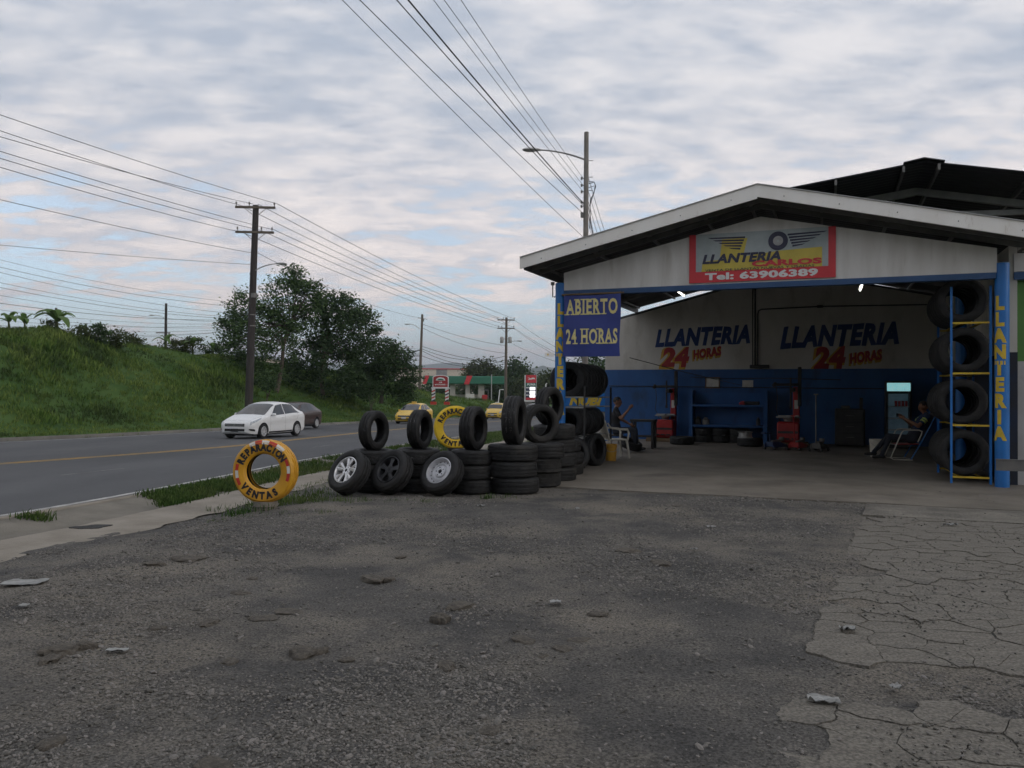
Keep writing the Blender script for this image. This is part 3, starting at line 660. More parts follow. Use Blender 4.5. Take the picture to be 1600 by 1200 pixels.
# lettering on rear wall
def word(mb, s, x, z, size, y, shear=0, bold=0, ext=0.0, space=1.0, rot=0, sx=1.0):
    vs, fs = text_geo(s, size, shear, bold, ext, 'CENTER', space)
    mb.add(vs, fs, Matrix.Translation((x, y, z)) @ UPR @ Matrix.Rotation(R(rot), 4, 'Z') @ Matrix.Diagonal((sx, 1, 1, 1)))
def u_rear(px_): t = (px_ - 800) / F; p = B(0, BV); return (t * p.y - p.x) / (.9317 + t * .3632)
yw = BV - .006
def wall_words(x0, x1, ymid, px24, y24, pxh, yhr, k):
    u0, u1 = u_rear(x0), u_rear(x1); d = B((u0 + u1) / 2, BV).y; z = at((x0 + x1) / 2, ymid, d).z
    m = MB(); vs, fs = text_geo('LLANTERIA', 1, .28, .055, 0, 'CENTER', 1.10); wd = max(v[0] for v in vs) - min(v[0] for v in vs); vs = [(v[0] + .03 * mnoise.noise(Vector((v[0] * 3, v[1] * 3, x0 * .01))), v[1] + .05 * mnoise.noise(Vector((v[0] * 1.7, v[1] * 2.5, x0 * .01 + 5))), v[2]) for v in vs]
    m.add(vs, fs, Matrix.Translation(((u0 + u1) / 2, yw, z)) @ UPR @ Matrix.Rotation(R(1.5), 4, 'Z') @ Matrix.Diagonal(((u1 - u0) / wd, .66 * k, 1, 1))); m.build('lettering', 'wall_letter_blue', rearw, fix=False)
    def fit(mb, txt, xa, xb, ym, hpx, y, shear, bold, rot, du=0, dz=0):
        ua, ub_ = u_rear(xa), u_rear(xb); d_ = B((ua + ub_) / 2, BV).y; zc2 = at((xa + xb) / 2, ym, d_).z; vs, fs = text_geo(txt, 1, shear, bold, 0, 'CENTER', 1.05)
        x0 = min(v[0] for v in vs); x1 = max(v[0] for v in vs); z0 = min(v[1] for v in vs); z1 = max(v[1] for v in vs); sx, sz = (ub_ - ua) / (x1 - x0), hpx / F * d_ / (z1 - z0)
        vs = [(v[0] + .022 * mnoise.noise(Vector((v[0] * 5, v[1] * 5, px24 * .01))), v[1] + .03 * mnoise.noise(Vector((v[0] * 3.5, v[1] * 4, px24 * .01 + 5))), v[2]) for v in vs]
        mb.add([(v[0] - (x0 + x1) / 2, v[1] - (z0 + z1) / 2, v[2]) for v in vs], fs, Matrix.Translation(((ua + ub_) / 2 + du, y, zc2 + dz)) @ UPR @ Matrix.Rotation(R(rot), 4, 'Z') @ Matrix.Diagonal((sx, sz, 1, 1)))
    w24, wh = 44 * k, 46 * k
    m = MB(); fit(m, '24', px24 - w24 / 2 - 2, px24 + w24 / 2 + 2, y24, 35 * k, yw + .001, .15, .085, 0, -.04, -.03); m.build('lettering_shadow', 'wall_letter_gold', rearw, fix=False); m = MB(); fit(m, 'HORAS', pxh - wh / 2 - 1, pxh + wh / 2 + 1, yhr, 18 * k, yw + .001, .25, .085, 8, -.02, -.035); m.build('lettering_shadow', 'wall_letter_gold', rearw, fix=False)
    m = MB(); fit(m, '24', px24 - w24 / 2, px24 + w24 / 2, y24, 31 * k, yw - .001, .15, .05, 0); m.build('lettering', 'wall_letter_red', rearw, fix=False); m = MB(); fit(m, 'HORAS', pxh - wh / 2, pxh + wh / 2, yhr, 15 * k, yw - .001, .25, .055, 8); m.build('lettering', 'wall_letter_red', rearw, fix=False)
wall_words(1022, 1171, 527, 1055, 558, 1105, 551, 1.0); wall_words(1217, 1403, 526, 1296, 559, 1353, 557, 1.15)
# conduit and boxes on the rear wall
uc = u_rear(1181); m = MB(); m.tube([(uc - .02, yw - .03, 2.3), (uc - .02, yw - .03, 4.70)], .022, 6); m.tube([(uc - .09, yw - .03, 2.3), (uc - .09, yw - .03, 4.68)], .014, 6)
m.tube([(uc + .05, yw - .03, 2.3), (uc + .05, yw - .03, 3.75), (uc + .08, yw - .03, 3.84), (uc + .16, yw - .03, 3.87), (u_rear(1283), yw - .03, 3.90), (u_rear(1455), yw - .03, 3.86)], .018, 6)
m.bbox((u_rear(1281), yw - .03, 3.90), (.16, .07, .07), .01); m.bbox((uc + .1, yw - .05, 2.27), (.52, .10, .10), .01); bpart(m, 'conduit', 'machine_black')
m = MB(); m.tube([(-1.2, BV - .03, 1.72), (1, BV - .03, 1.70), (3.5, BV - .03, 1.68), (6.8, BV - .03, 1.66)], .012, 6); m.tube([(1.2, BV - .03, 1.98), (2.2, BV - .04, 1.93), (3.4, BV - .03, 1.95), (5.2, BV - .04, 1.90)], .010, 6); bpart(m, 'air_hose', 'machine_black')
m = MB()
for pt in ((2.9, .35, -.5), ):
    pass
m.tube([B(0, 0, 0)] * 0 + [(1.35, 0.1, 2.16), (2.0, 2.5, 1.95), (2.6, BV - .03, 1.75)], .008, 5); bpart(m, 'wire', 'machine_black')

# fluorescent lamps
def tube_light(u, v, z, label):
    t = thing('fluorescent_lamp', label, 'lamp', B(u, v, z), BA); mb = MB(); mb.bbox((0, 0, .035), (.09, 1.24, .05), .01); mb.build('housing', 'white_paint', t)
    mb = MB(); mb.cyl((0, -.59, 0), (0, .59, 0), .018, n=10); mb.build('tube', 'lamp_glow', t, smooth=True)
    for s in (-.5, .5): mb = MB(); mb.cyl((0, s, .06), (0, s, roofz(u, v) - z - .09), .006, n=6); mb.build('hanger', 'steel_grey', t)
tube_light(1.60, 4.2, 3.88, 'lit fluorescent tube hanging above the left-hand wall lettering')
tube_light(5.52, 3.6, 3.78, 'lit fluorescent tube hanging nearest the truck tyre rack')

# main sign on the gable
sg = thing('shop_sign', 'red framed sign with winged tyre and telephone number on the white gable', 'sign', B(3.735, -.075, 3.94), BA)
W2, H2 = 1.245, .44
m = MB(); m.box((0, 0, 0), (2 * W2, .02, 2 * H2)); m.build('board', 'sign_grey', sg)
m = MB(); y0 = -.0125
for c, d in (((-W2 + .06, y0, .01), (.12, .005, 2 * H2 - .02)), ((W2 - .06, y0, .01), (.12, .005, 2 * H2 - .02)), ((0, y0 - .001, -H2 + .10), (2 * W2, .005, .20))): m.box(c, d)
m.build('frame', 'sign_red', sg)
m = MB(); m.prism([(-W2 + .22, -.24), (W2 - .22, -.24), (W2 - .22, .10), (.3, .07), (-.3, .0), (-W2 + .24, -.06)], .004, Matrix.Translation((0, -.011, 0)) @ UPR); m.prism([(-.70, -.03), (-.30, -.03), (-.22, .33), (-.66, .33)], .003, Matrix.Translation((0, -.011, 0)) @ UPR); m.build('yellow_field', 'sign_yellow', sg)
wg = {-1: MB(), 1: MB()}
for k in range(5):
    z = .345 - k * .050; ln = .60 - k * .09
    for s in (-1, 1):
        a, b = s * (.36 + .02 * k), s * (.36 + ln); m = wg[s]; m.prism([(a, z - .02), (b, z + .004), (b + s * .05, z + .026), (a, z + .014)], .003, Matrix.Translation((.1, -.0145, 0)) @ UPR)
for m in wg.values(): m.build('wing', 'sign_navy', sg)['kind'] = 'stuff'
m = MB(); m.lathe([(.085, 0), (.085, -.006), (.155, -.006), (.165, -.004), (.165, 0)], 28, Matrix.Translation((.30, -.0155, .245))); m.build('tyre_emblem', 'sign_navy', sg)
m = MB(); m.lathe([(0.02, -.004), (.06, -.006), (.083, -.004), (.083, 0)], 20, Matrix.Translation((.30, -.0155, .245))); m.build('rim_emblem', 'galv', sg)
def fitw(mb, txt, cx, cz, w_, h_, y, shear=0, bold=0.02):
    vs, fs = text_geo(txt, 1, shear, bold, 0, 'CENTER', 1.04); x0 = min(v[0] for v in vs); x1 = max(v[0] for v in vs); z0 = min(v[1] for v in vs); z1 = max(v[1] for v in vs)
    mb.add([((v[0] - (x0 + x1) / 2) * w_ / (x1 - x0) + cx, y, (v[1] - (z0 + z1) / 2) * h_ / (z1 - z0) + cz) for v in vs], fs)
m = MB(); fitw(m, 'LLANTERIA', -.33, -.018, 1.36, .17, -.024, .22, .045); fitw(m, 'VENTA DE LLANTAS NUEVAS Y USADAS', -.03, -.222, 1.86, .040, -.0245, 0, .01); m.build('lettering', 'sign_navy', sg, fix=False)
m = MB(); fitw(m, 'CARLOS', .44, -.140, 1.16, .105, -.027, 0, .05); m.build('lettering', 'sign_red', sg, fix=False)
m = MB(); fitw(m, 'Tel: 63906389', .0, -.335, 1.92, .135, -.020, 0, .045); m.build('lettering', 'sign_white', sg, fix=False)

# hanging banner
bn = thing('banner', 'dark blue cloth banner reading ABIERTO 24 HORAS in yellow', 'banner', B(.66, -.13, 2.78), BA)
def ban_y(x, z): return .012 * math.sin(x * 9 + z * 2) * (1 - (z + .6) * .4) + .006 * math.sin(z * 7 + x * 3)
nx, nz = 28, 28; V = []; 
for lay in (0, 1):
    for j in range(nz + 1):
        for i in range(nx + 1):
            x = -.56 + 1.12 * i / nx; z = -.60 + 1.18 * j / nz; V.append((x + .012 * math.sin(z * 5), ban_y(x, z) + lay * .004, z - .015 * (1 - (2 * abs(x) / 1.12)) * (j / nz)))
m = MB(); k = nx + 1; kk = k * (nz + 1)
m.add(V, [(j * k + i, j * k + i + 1, (j + 1) * k + i + 1, (j + 1) * k + i) for j in range(nz) for i in range(nx)] + [(kk + j * k + i, kk + (j + 1) * k + i, kk + (j + 1) * k + i + 1, kk + j * k + i + 1) for j in range(nz) for i in range(nx)])
m.build('cloth', 'banner_blue', bn, smooth=True, fix=False)
def serif_word(mb, s, x, z, h, wid):
    vs, fs = text_geo(s, 1, 0, .030, 0, 'CENTER', 1.18); x0 = min(v[0] for v in vs); x1 = max(v[0] for v in vs); z0 = min(v[1] for v in vs); z1 = max(v[1] for v in vs)
    bmx = bmesh.new(); bv = [bmx.verts.new(((v[0] - x0) / (x1 - x0) * wid - wid / 2, (v[1] - z0) / (z1 - z0) * h, 0)) for v in vs]
    for f in fs:
        try: bmx.faces.new([bv[q] for q in f])
        except ValueError: pass
    bmesh.ops.triangulate(bmx, faces=bmx.faces[:]); bmesh.ops.subdivide_edges(bmx, edges=[e for e in bmx.edges if e.calc_length() > .06], cuts=2, use_grid_fill=False); bmesh.ops.triangulate(bmx, faces=bmx.faces[:]); bmx.verts.index_update()
    mb.add([(x + v.co.x, ban_y(x + v.co.x, z + v.co.y) - .006, z + v.co.y) for v in bmx.verts], [[v.index for v in f.verts] for f in bmx.faces]); bmx.free()
    # slab serifs at the foot and head of the stems
    runs = {'A': ((.12, 0), (.88, 0)), 'B': ((.2, 0), (.2, 1)), 'I': ((.5, 0), (.5, 1)), 'E': ((.2, 0), (.2, 1)), 'R': ((.2, 0), (.2, 1), (.85, 0)), 'T': ((.5, 0),), 'H': ((.2, 0), (.2, 1), (.8, 0), (.8, 1)), '4': ((.72, 0),)}
    pen = 0
    lets = []
    for ch in s:
        if ch == ' ': lets.append((ch, .35)); continue
        v2, _ = text_geo(ch, 1, 0, .03); lets.append((ch, max(q[0] for q in v2) - min(q[0] for q in v2)))
    gap_ = ((x1 - x0) - sum(l for _, l in lets)) / max(1, len(s) - 1); cur = 0
    for ch, l in lets:
        for fx, top in runs.get(ch, ()):
            cx = x - wid / 2 + (cur + fx * l) / (x1 - x0) * wid; sw = .052 * (1.15 if ch == 'I' else 1); zz = z + (h - .018 if top else 0)
            a, b = cx - sw, cx + sw; mb.add([(a, ban_y(a, zz) - .007, zz), (b, ban_y(b, zz) - .007, zz), (b, ban_y(b, zz) - .007, zz + .022), (a, ban_y(a, zz) - .007, zz + .022)], [(0, 1, 2, 3)])
        cur += l + gap_
m = MB(); serif_word(m, 'ABIERTO', 0.0, .20, .30, 1.02); serif_word(m, '24 HORAS', 0.0, -.36, .29, 1.02); m.build('lettering', 'banner_yellow', bn, fix=False)
m = MB(); m.tube([(-.56, 0, .57), (-.52, .05, .62)], .008, 5); m.tube([(.55, 0, .57), (.55, .05, .63)], .008, 5); m.cyl((-.6, .02, .60), (.62, .02, .60), .018, n=8); m.build('rod', 'wood', bn)

# neighbour wall on the right, neighbour's high roof
nb = thing('neighbor_building', 'grey neighbouring wall with bright green upper panel beside the blue post', 'building', B(7.9, .42, 0), BA)
m = MB(); m.box((3, .1, 1.0), (6.4, .2, 2.1)); m.build('wall', 'neighbor_grey', nb)
m = MB(); m.box((3, .12, 2.72), (6.4, .2, 1.34)); m.build('green_panel', 'green_panel', nb)
m = MB(); m.box((3, .05, 3.45), (6.4, .3, .12)); m.build('beam', 'beam_blue', nb); m = MB(); m.box((3, .06, 3.67), (6.4, .3, .30)); m.build('lintel', 'gable_white', nb)
nr = thing('neighbor_roof', 'high dark corrugated shed roof rising behind the white gable', 'roof', B(6.55, 2.0, 0), BA)
def nz_(du): return 5.92 - (.125 * -du if du < 0 else .215 * du)
corr(-4.4, nz_(-4.4), 0.01, 5.92, 0, 11, 'roof_sheet', 'roof_neighbor', nr, per=.22, amp=.02); corr(-.01, 5.92, 7.5, nz_(7.5), 0, 11, 'roof_sheet', 'roof_neighbor', nr, per=.22, amp=.02)
for du in (-4.0, -2.75, -1.55, -.35, .25, 1.75, 3.4, 5, 6.8):
    m = MB(); m.box((du, 5.5, nz_(du) - .085), (.045, 11.06, .11)); m.build('purlin', 'steel_grey', nr)
for v in (1.6, 6, 10):
    m = MB()
    for a, b in ((-3.9, 0), (0, 6.5)): m.prism([(a, nz_(a) - .28), (b, nz_(b) - .30), (b, nz_(b) - .145), (a, nz_(a) - .145)], .10, Matrix.Translation((0, v, 0)) @ UPR)
    if v < 2: m.prism([(-2.2, nz_(-2.2) - .40), (2.0, nz_(2.0) - .40), (2.0, nz_(2) - .30), (-2.2, nz_(-2.2) - .30)], .08, Matrix.Translation((0, v + .02, 0)) @ UPR)
    m.build('truss', 'galv', nr)
    for u in (2.1, 6.3):
        m = MB(); m.box((u, v + .1, nz_(u) / 2 - .15), (.16, .16, nz_(u) - .3)); m.build('column', 'steel_grey', nr)
m = MB(); m.prism([(-.35, nz_(-.35) + .03), (0, 5.965), (.35, nz_(.35) + .03), (.35, nz_(.35) + .05), (0, 5.985), (-.35, nz_(-.35) + .05)], 11.06, Matrix.Translation((0, 11.03, 0)) @ UPR); m.build('ridge_cap', 'roof_neighbor', nr)
m = MB(); m.box((-3.7, 10.1, nz_(-3.7) / 2 - .15), (.16, .16, nz_(-3.7) - .3)); m.build('column', 'steel_grey', nr)
# grey steel channel in front of the blue post, running out of view to the right
pc = at(1556, 726, 12.0); cb = thing('steel_channel', 'grey steel channel beam crossing in front of the lettered blue post', 'beam', (pc.x, pc.y, 0), R(-24))
m = MB(); zc_ = pc.z
m.box((1.3, 0, zc_), (2.6, .012, .15)); m.box((1.3, .04, zc_ + .078), (2.6, .10, .012)); m.box((1.3, .04, zc_ - .078), (2.6, .10, .012)); m.build('channel', 'steel_grey', cb)
for x in (0.9, 2.4):
    m = MB(); m.box((x, .05, zc_ / 2 - .045), (.07, .07, zc_ - .085)); m.build('leg', 'steel_grey', cb)

# ------------------------------------------------------------------ tyres
def tyre_mesh(name, OD, W, rim, matn, segs=64, knob=False, flat=False):
    Ro = OD / 2; Ri = rim / 2; h = W / 2; sh = Ro - Ri
    half = [(Ri, h * .70), (Ri + .008, h * .80), (Ri + sh * .14, h * .90)]
    half += [(Ri + sh * .20, h * .985), (Ri + sh * .82, h * .985)] if flat else [(Ri + sh * .35, h * .99), (Ri + sh * .55, h), (Ri + sh * .72, h * .985)]
    half += [(Ro - .030, h * .93), (Ro - .014, h * .87), (Ro - .004, h * .78)]
    tread = []
    if knob: tr = [(.76, 0, 1), (.40, 0, 1), (.385, -.012, 0), (.30, -.012, 0), (.285, 0, 2), (.06, 0, 2), (.05, -.010, 0)]
    else: tr = [(.74, 0, 1), (.52, .001, 1), (.50, -.009, 0), (.44, -.009, 0), (.42, .002, 2), (.13, .003, 2), (.115, -.009, 0), (.05, -.009, 0), (.035, .003, 2)]
    for f, d, k in tr: tread.append((Ro + d, h * f, k))
    prof = [(r, y, 3 if (knob and r > Ro - .035 and y > .8 * h) else 0) for r, y in half] + tread + [(r, -y, k) for r, y, k in reversed(tread)] + [(r, -y, 3 if (knob and r > Ro - .035 and y > .8 * h) else 0) for r, y in reversed(half)]
    prof += [(Ri, -h * .62, 0), (Ri + sh * .3, -h * .80, 0), (Ri + sh * .7, -h * .80, 0), (Ro - .03, -h * .6, 0), (Ro - .022, 0, 0), (Ro - .03, h * .6, 0), (Ri + sh * .7, h * .80, 0), (Ri + sh * .3, h * .80, 0), (Ri, h * .62, 0)]
    V = []; n = len(prof)
    for i in range(segs):
        a = 2 * PI * i / segs; ca, sa = math.cos(a), math.sin(a)
        for r, y, k in prof:
            if k == 1 and (i % 4 == 0 if not knob else i % 4 < 2): r -= .007 if not knob else .012
            if k == 3 and i % 4 < 2: r -= .008
            if k == 2 and ((i + 2) % 4 == 0 if not knob else (i + 1) % 4 < 1): r -= .005 if not knob else .010
            V.append((r * ca, y, r * sa))
    Fs = [(i * n + k, i * n + (k + 1) % n, ((i + 1) % segs) * n + (k + 1) % n, ((i + 1) % segs) * n + k) for i in range(segs) for k in range(n)]
    mb = MB(); mb.add(V, Fs); me = mb.mesh(name, matn, True)
    try: me.set_sharp_from_angle(angle=R(50))
    except Exception: pass
    return me
TY = {'small': (tyre_mesh('tyre', .585, .19, .36, 'rubber'), .585, .19), 'car': (tyre_mesh('tyre', .645, .215, .40, 'rubber'), .645, .215),
      'suv': (tyre_mesh('tyre', .72, .24, .43, 'rubber'), .72, .24), 'mud': (tyre_mesh('tyre', .62, .235, .385, 'rubber_dusty', knob=True), .62, .235),
      'car2': (tyre_mesh('tyre', .625, .205, .385, 'rubber_dusty', segs=60), .625, .205), 'suv2': (tyre_mesh('tyre', .69, .225, .41, 'rubber_dusty', knob=True, segs=60), .69, .225),
      'truck': (tyre_mesh('tyre', .76, .25, .49, 'rubber_dusty', segs=72), .76, .25)}
def axis_rot(n):                                           # rotate local +Y onto n, keeping local Z near up
    n = Vector(n).normalized(); up = Vector((0, 0, 1))
    if abs(n.z) > .99: return Matrix(((1, 0, 0), (0, 0, -1), (0, 1, 0))).to_4x4() @ Matrix.Rotation(random.uniform(0, 6.28), 4, 'Y')
    x = n.cross(up).normalized(); z = x.cross(n); return Matrix((x, n, z)).transposed().to_4x4()
def put_tyre(kind, p, n, label, group, roll=0.0):
    me, OD, W = TY[kind]; o = link('tyre', me); o.matrix_world = Matrix.Translation(p) @ axis_rot(n) @ Matrix.Rotation(roll, 4, 'Y')
    return tag(o, label, 'tyre', group)
ORD = ['lowest', 'second', 'third', 'fourth', 'fifth']
def stack(kind, x, d, n, where, group='tyres stacked flat beside the pavement', z0=None, jit=.032):
    px_ = (x - 800) / F * d; z = (lotz(px_, d) if z0 is None else z0) + .004; top = None
    for i in range(n):
        kd = kind if (i == n - 1 or random.random() < .55) else {'car': 'car2', 'suv': 'suv2'}[kind]; me, OD, W = TY[kd]
        q = ORD[i] if i < n - 1 else 'top'; k_ = random.uniform(.97, 1.03)
        t = put_tyre(kd, (px_ + random.uniform(-jit, jit), d + random.uniform(-jit, jit), z + W * k_ / 2), (0, 0, 1), f'black tyre lying flat, {q} of the stack {where}', group)
        Mw = t.matrix_world.copy(); t.matrix_world = Matrix.Translation(Mw.translation) @ Matrix.Rotation(random.uniform(-.025, .025), 4, 'X') @ Matrix.Rotation(random.uniform(-.025, .025), 4, 'Y') @ Mw.to_3x3().to_4x4() @ Matrix.Diagonal((k_, k_, k_, 1)); z += W * k_ * .985
    return (px_, d, z), t
def standing(kind, base, n, label, group='tyres standing on top of the stacks', roll=0.0):
    me, OD, W = TY[kind]; n = Vector(n).normalized(); return put_tyre(kind, (base[0], base[1], base[2] + OD / 2 - .006), n, label, group, roll)
sA, tA = stack('car', 585, 11.95, 3, 'behind the silver alloy wheel'); sB, tB = stack('car', 657, 11.95, 3, 'behind the black alloy wheel')
sC, tC = stack('car', 737, 11.85, 3, 'behind the silver steel wheel'); sD, tD = stack('suv', 805, 11.85, 3, 'under the chalked tyre')
sE, tE = stack('suv', 846, 12.75, 3, 'under the knobbly tyre'); sF, tF = stack('suv', 868, 13.7, 4, 'beside the lettered left post')
sG, tG = stack('car', 884, 14.7, 3, 'at the foot of the grey rack')
w1 = standing('small', sA, (.90, -.42, 0), 'worn black tyre standing upright above the silver alloy wheel')
w2 = standing('small', sB, (.945, -.32, 0), 'ribbed black tyre standing upright above the black alloy wheel')
w3 = standing('car', (sC[0] + .03, sC[1], sC[2]), (.93, -.36, 0), 'black tyre standing upright, hiding part of the far yellow tyre')
w4 = standing('suv', (sD[0] - .01, sD[1], sD[2]), (.97, -.24, 0), 'black tyre standing upright with chalk numbers 235 70 17 on its tread')
w5 = standing('mud', (sE[0] - .03, sE[1], sE[2]), (.45, -.88, 0), 'grey knobbly tyre standing upright with its open side to the viewer')
w6 = standing('car', (sF[0] - .10, sF[1], sF[2]), (.80, -.60, 0), 'black tyre standing upright just before the lettered left post')
# chalk writing
def chalk(parent, lines, OD, size, axis_off=0.0, bold=.004, ang0=None):
    # lines on the tread, facing the viewer: parent-local, tread at angle a around Y
    mb = MB(); inv = parent.matrix_world.inverted(); loc = inv @ Vector((0, 0, parent.matrix_world.translation.z)); a0 = math.atan2(loc.z, loc.x) if ang0 is None else ang0
    flip = -1 if math.cos(a0) * 1 < 0 else 1
    for s, da in lines:
        a = a0 + da; er = Vector((math.cos(a), 0, math.sin(a))); et = Vector((-math.sin(a), 0, math.cos(a)))
        if (parent.matrix_world.to_3x3() @ et).z < 0: et = -et
        ex = et.cross(er); vs, fs = text_geo(s, size, 0, bold, 0)
        mb.add([er * (OD / 2 + .010) + ex * (v[0] + axis_off) + et * v[1] for v in vs], fs)
    return mb.build('chalk_mark', 'chalk', parent, fix=False)
dA = 1 if (w4.matrix_world.to_3x3() @ Vector((0, 0, 1))).z > 0 else -1
bpy.context.view_layer.update()
def tread_chalk(o, lines, OD, size):
    Mw = o.matrix_world; inv = Mw.inverted().to_3x3(); view = inv @ (Vector((0, 0, 1.2)) - Mw.translation); a0 = math.atan2(view.z, view.x); up = inv @ Vector((0, 0, 1))
    mb = MB()
    for s, dz in lines:
        for sgn in (1, -1):
            a = a0 + sgn * dz / (OD / 2); er = Vector((math.cos(a), 0, math.sin(a)))
            if sgn == 1 and er.dot(up) * (1 if dz > 0 else -1) < (Vector((math.cos(a0 - dz / (OD / 2)), 0, math.sin(a0 - dz / (OD / 2))))).dot(up) * (1 if dz > 0 else -1): continue
            et = up - er * up.dot(er); et.normalize(); ex = et.cross(er); vs, fs = text_geo(s, size, 0, -.004 * size / .1, 0)
            mb.add([er * (OD / 2 + .008) + ex * v[0] + et * v[1] for v in vs], fs); break
    mb.build('chalk_mark', 'chalk', o, fix=False)['kind'] = 'stuff'
tread_chalk(w4, (('235', .13), ('70', .0), ('17', -.14)), .72, .135); tread_chalk(w2, (('15', .13),), .585, .10)
tread_chalk(tA, (('205/55R16', 0.0),), .645, .06); tread_chalk(tB, (('195/60R15', 0.0),), .645, .065); tread_chalk(tD, (('.-0-.0', -0.0),), .72, .06)

# wheels leaning on the stacks
def rim_alloy(t, Rr, matn, spokes, W):
    m = MB(); m.lathe([(Rr, W * .30), (Rr * 1.03, W * .44), (Rr * .97, W * .46), (Rr * .90, W * .36), (Rr * .88, -W * .3), (Rr, -W * .42)], 48); m.build('rim_barrel', matn, t, smooth=True)
    m = MB(); m.lathe([(0.001, -W * .05), (Rr * .87, -W * .05), (Rr * .87, -W * .1), (.001, -W * .1)], 32); m.build('rim_back', 'black', t)
    m = MB(); m.lathe([(.022, W * .30), (.026, W * .36), (.055, W * .37), (.075, W * .30), (.078, W * .1)], 24); 
    for i in range(5):
        a = 2 * PI * i / 5 + .3
        if spokes == 'double':
            for da in (-.19, .19):
                a0, a1 = a + da * .7, a + da * 1.25; c0, c1 = .055, Rr * .93
                for_pts = []
                for r, aa, wd, y in ((c0, a0, .014, W * .35), (Rr * .55, (a0 + a1) / 2, .021, W * .38), (c1, a1, .030, W * .40)):
                    e = Vector((math.cos(aa), 0, math.sin(aa))); p = Vector((-math.sin(aa), 0, math.cos(aa))); for_pts.append([e * r + p * wd + Vector((0, y - .008, 0)), e * r + Vector((0, y + .006, 0)), e * r - p * wd + Vector((0, y - .008, 0)), e * r - p * wd * .7 + Vector((0, y - .04, 0)), e * r + p * wd * .7 + Vector((0, y - .04, 0))])
                vs = [v for s in for_pts for v in s]; m.add(vs, [(k * 5 + j, k * 5 + (j + 1) % 5, (k + 1) * 5 + (j + 1) % 5, (k + 1) * 5 + j) for k in range(2) for j in range(5)])
        else:
            secs = []
            for r, wd, y in ((.05, .030, W * .34), (Rr * .55, .026, W * .34), (Rr * .80, .040, W * .33), (Rr * .93, .060, W * .36)):
                e = Vector((math.cos(a), 0, math.sin(a))); p = Vector((-math.sin(a), 0, math.cos(a))); secs.append([e * r + p * wd + Vector((0, y, 0)), e * r - p * wd + Vector((0, y, 0)), e * r - p * wd * .8 + Vector((0, y - .045, 0)), e * r + p * wd * .8 + Vector((0, y - .045, 0))])
            vs = [v for s in secs for v in s]; m.add(vs, [(k * 4 + j, k * 4 + (j + 1) % 4, (k + 1) * 4 + (j + 1) % 4, (k + 1) * 4 + j) for k in range(3) for j in range(4)])
    m.build('spokes', matn, t)
    m = MB(); m.cyl((0, W * .30, 0), (0, W * .345, 0), .024, n=14)
    for i in range(5):
        a = 2 * PI * i / 5 + .3 + PI / 5; m.cyl((.048 * math.cos(a), W * .28, .048 * math.sin(a)), (.048 * math.cos(a), W * .375, .048 * math.sin(a)), .008, n=8)
    m.build('hub_and_nuts', 'black', t)
def rim_steel(t, Rr, W):
    m = MB(); m.lathe([(Rr * 1.0, W * .28), (Rr * 1.04, W * .43), (Rr * .98, W * .45), (Rr * .93, W * .34), (Rr * .91, W * .20), (Rr * .84, W * .12), (Rr * .80, W * .14), (Rr * .72, W * .20), (Rr * .60, W * .22), (Rr * .54, W * .15), (Rr * .46, W * .14), (Rr * .40, W * .24), (Rr * .30, W * .27), (Rr * .17, W * .26), (Rr * .16, W * .15)], 56); m.build('rim_disc', 'silver_steel', t, smooth=True)
    m = MB()
    for i in range(16):
        a = 2 * PI * i / 16; r = Rr * .80; m.cyl((r * math.cos(a), W * .05, r * math.sin(a)), (r * math.cos(a), W * .155, r * math.sin(a)), .0105, n=8)
    for i in range(5):
        a = 2 * PI * i / 5; r = Rr * .30; m.cyl((r * math.cos(a), W * .2, r * math.sin(a)), (r * math.cos(a), W * .285, r * math.sin(a)), .009, n=8)
    m.cyl((0, W * .0, 0), (0, W * .16, 0), Rr * .165, n=18); m.build('rim_holes', 'black', t)['kind'] = 'stuff'
def lean_wheel(x, ybase, n, kind, label, rim):
    me, OD, W = TY[kind]; n = Vector(n).normalized(); p = on(x, ybase, 0.0); h = OD / 2 * math.sqrt(1 - n.z ** 2) + W / 2 * abs(n.z)
    t = bpy.data.objects.new('wheel', None); C.objects.link(t); tag(t, label, 'wheel', 'wheels leaning against the tyre stacks'); z = lotz(p.x, p.y)
    t.matrix_world = Matrix.Translation((p.x, p.y + .06, z + h - .012)) @ axis_rot(n); link('tyre', me, t)
    Rr = (.40 if kind == 'car' else .43) / 2 * .99; rim(t, Rr, W)
lean_wheel(546, 774, (-.50, -.68, .50), 'car', 'silver ten-spoke alloy wheel leaning on the first stack', lambda t, r, w: rim_alloy(t, r, 'silver', 'double', w))
lean_wheel(613, 773, (-.52, -.68, .47), 'car', 'black five-spoke alloy wheel leaning between the two silver wheels', lambda t, r, w: rim_alloy(t, r, 'dark_alloy', 'wide', w))
lean_wheel(691, 775, (-.47, -.70, .52), 'car', 'silver steel wheel with round holes leaning on the third stack', rim_steel)

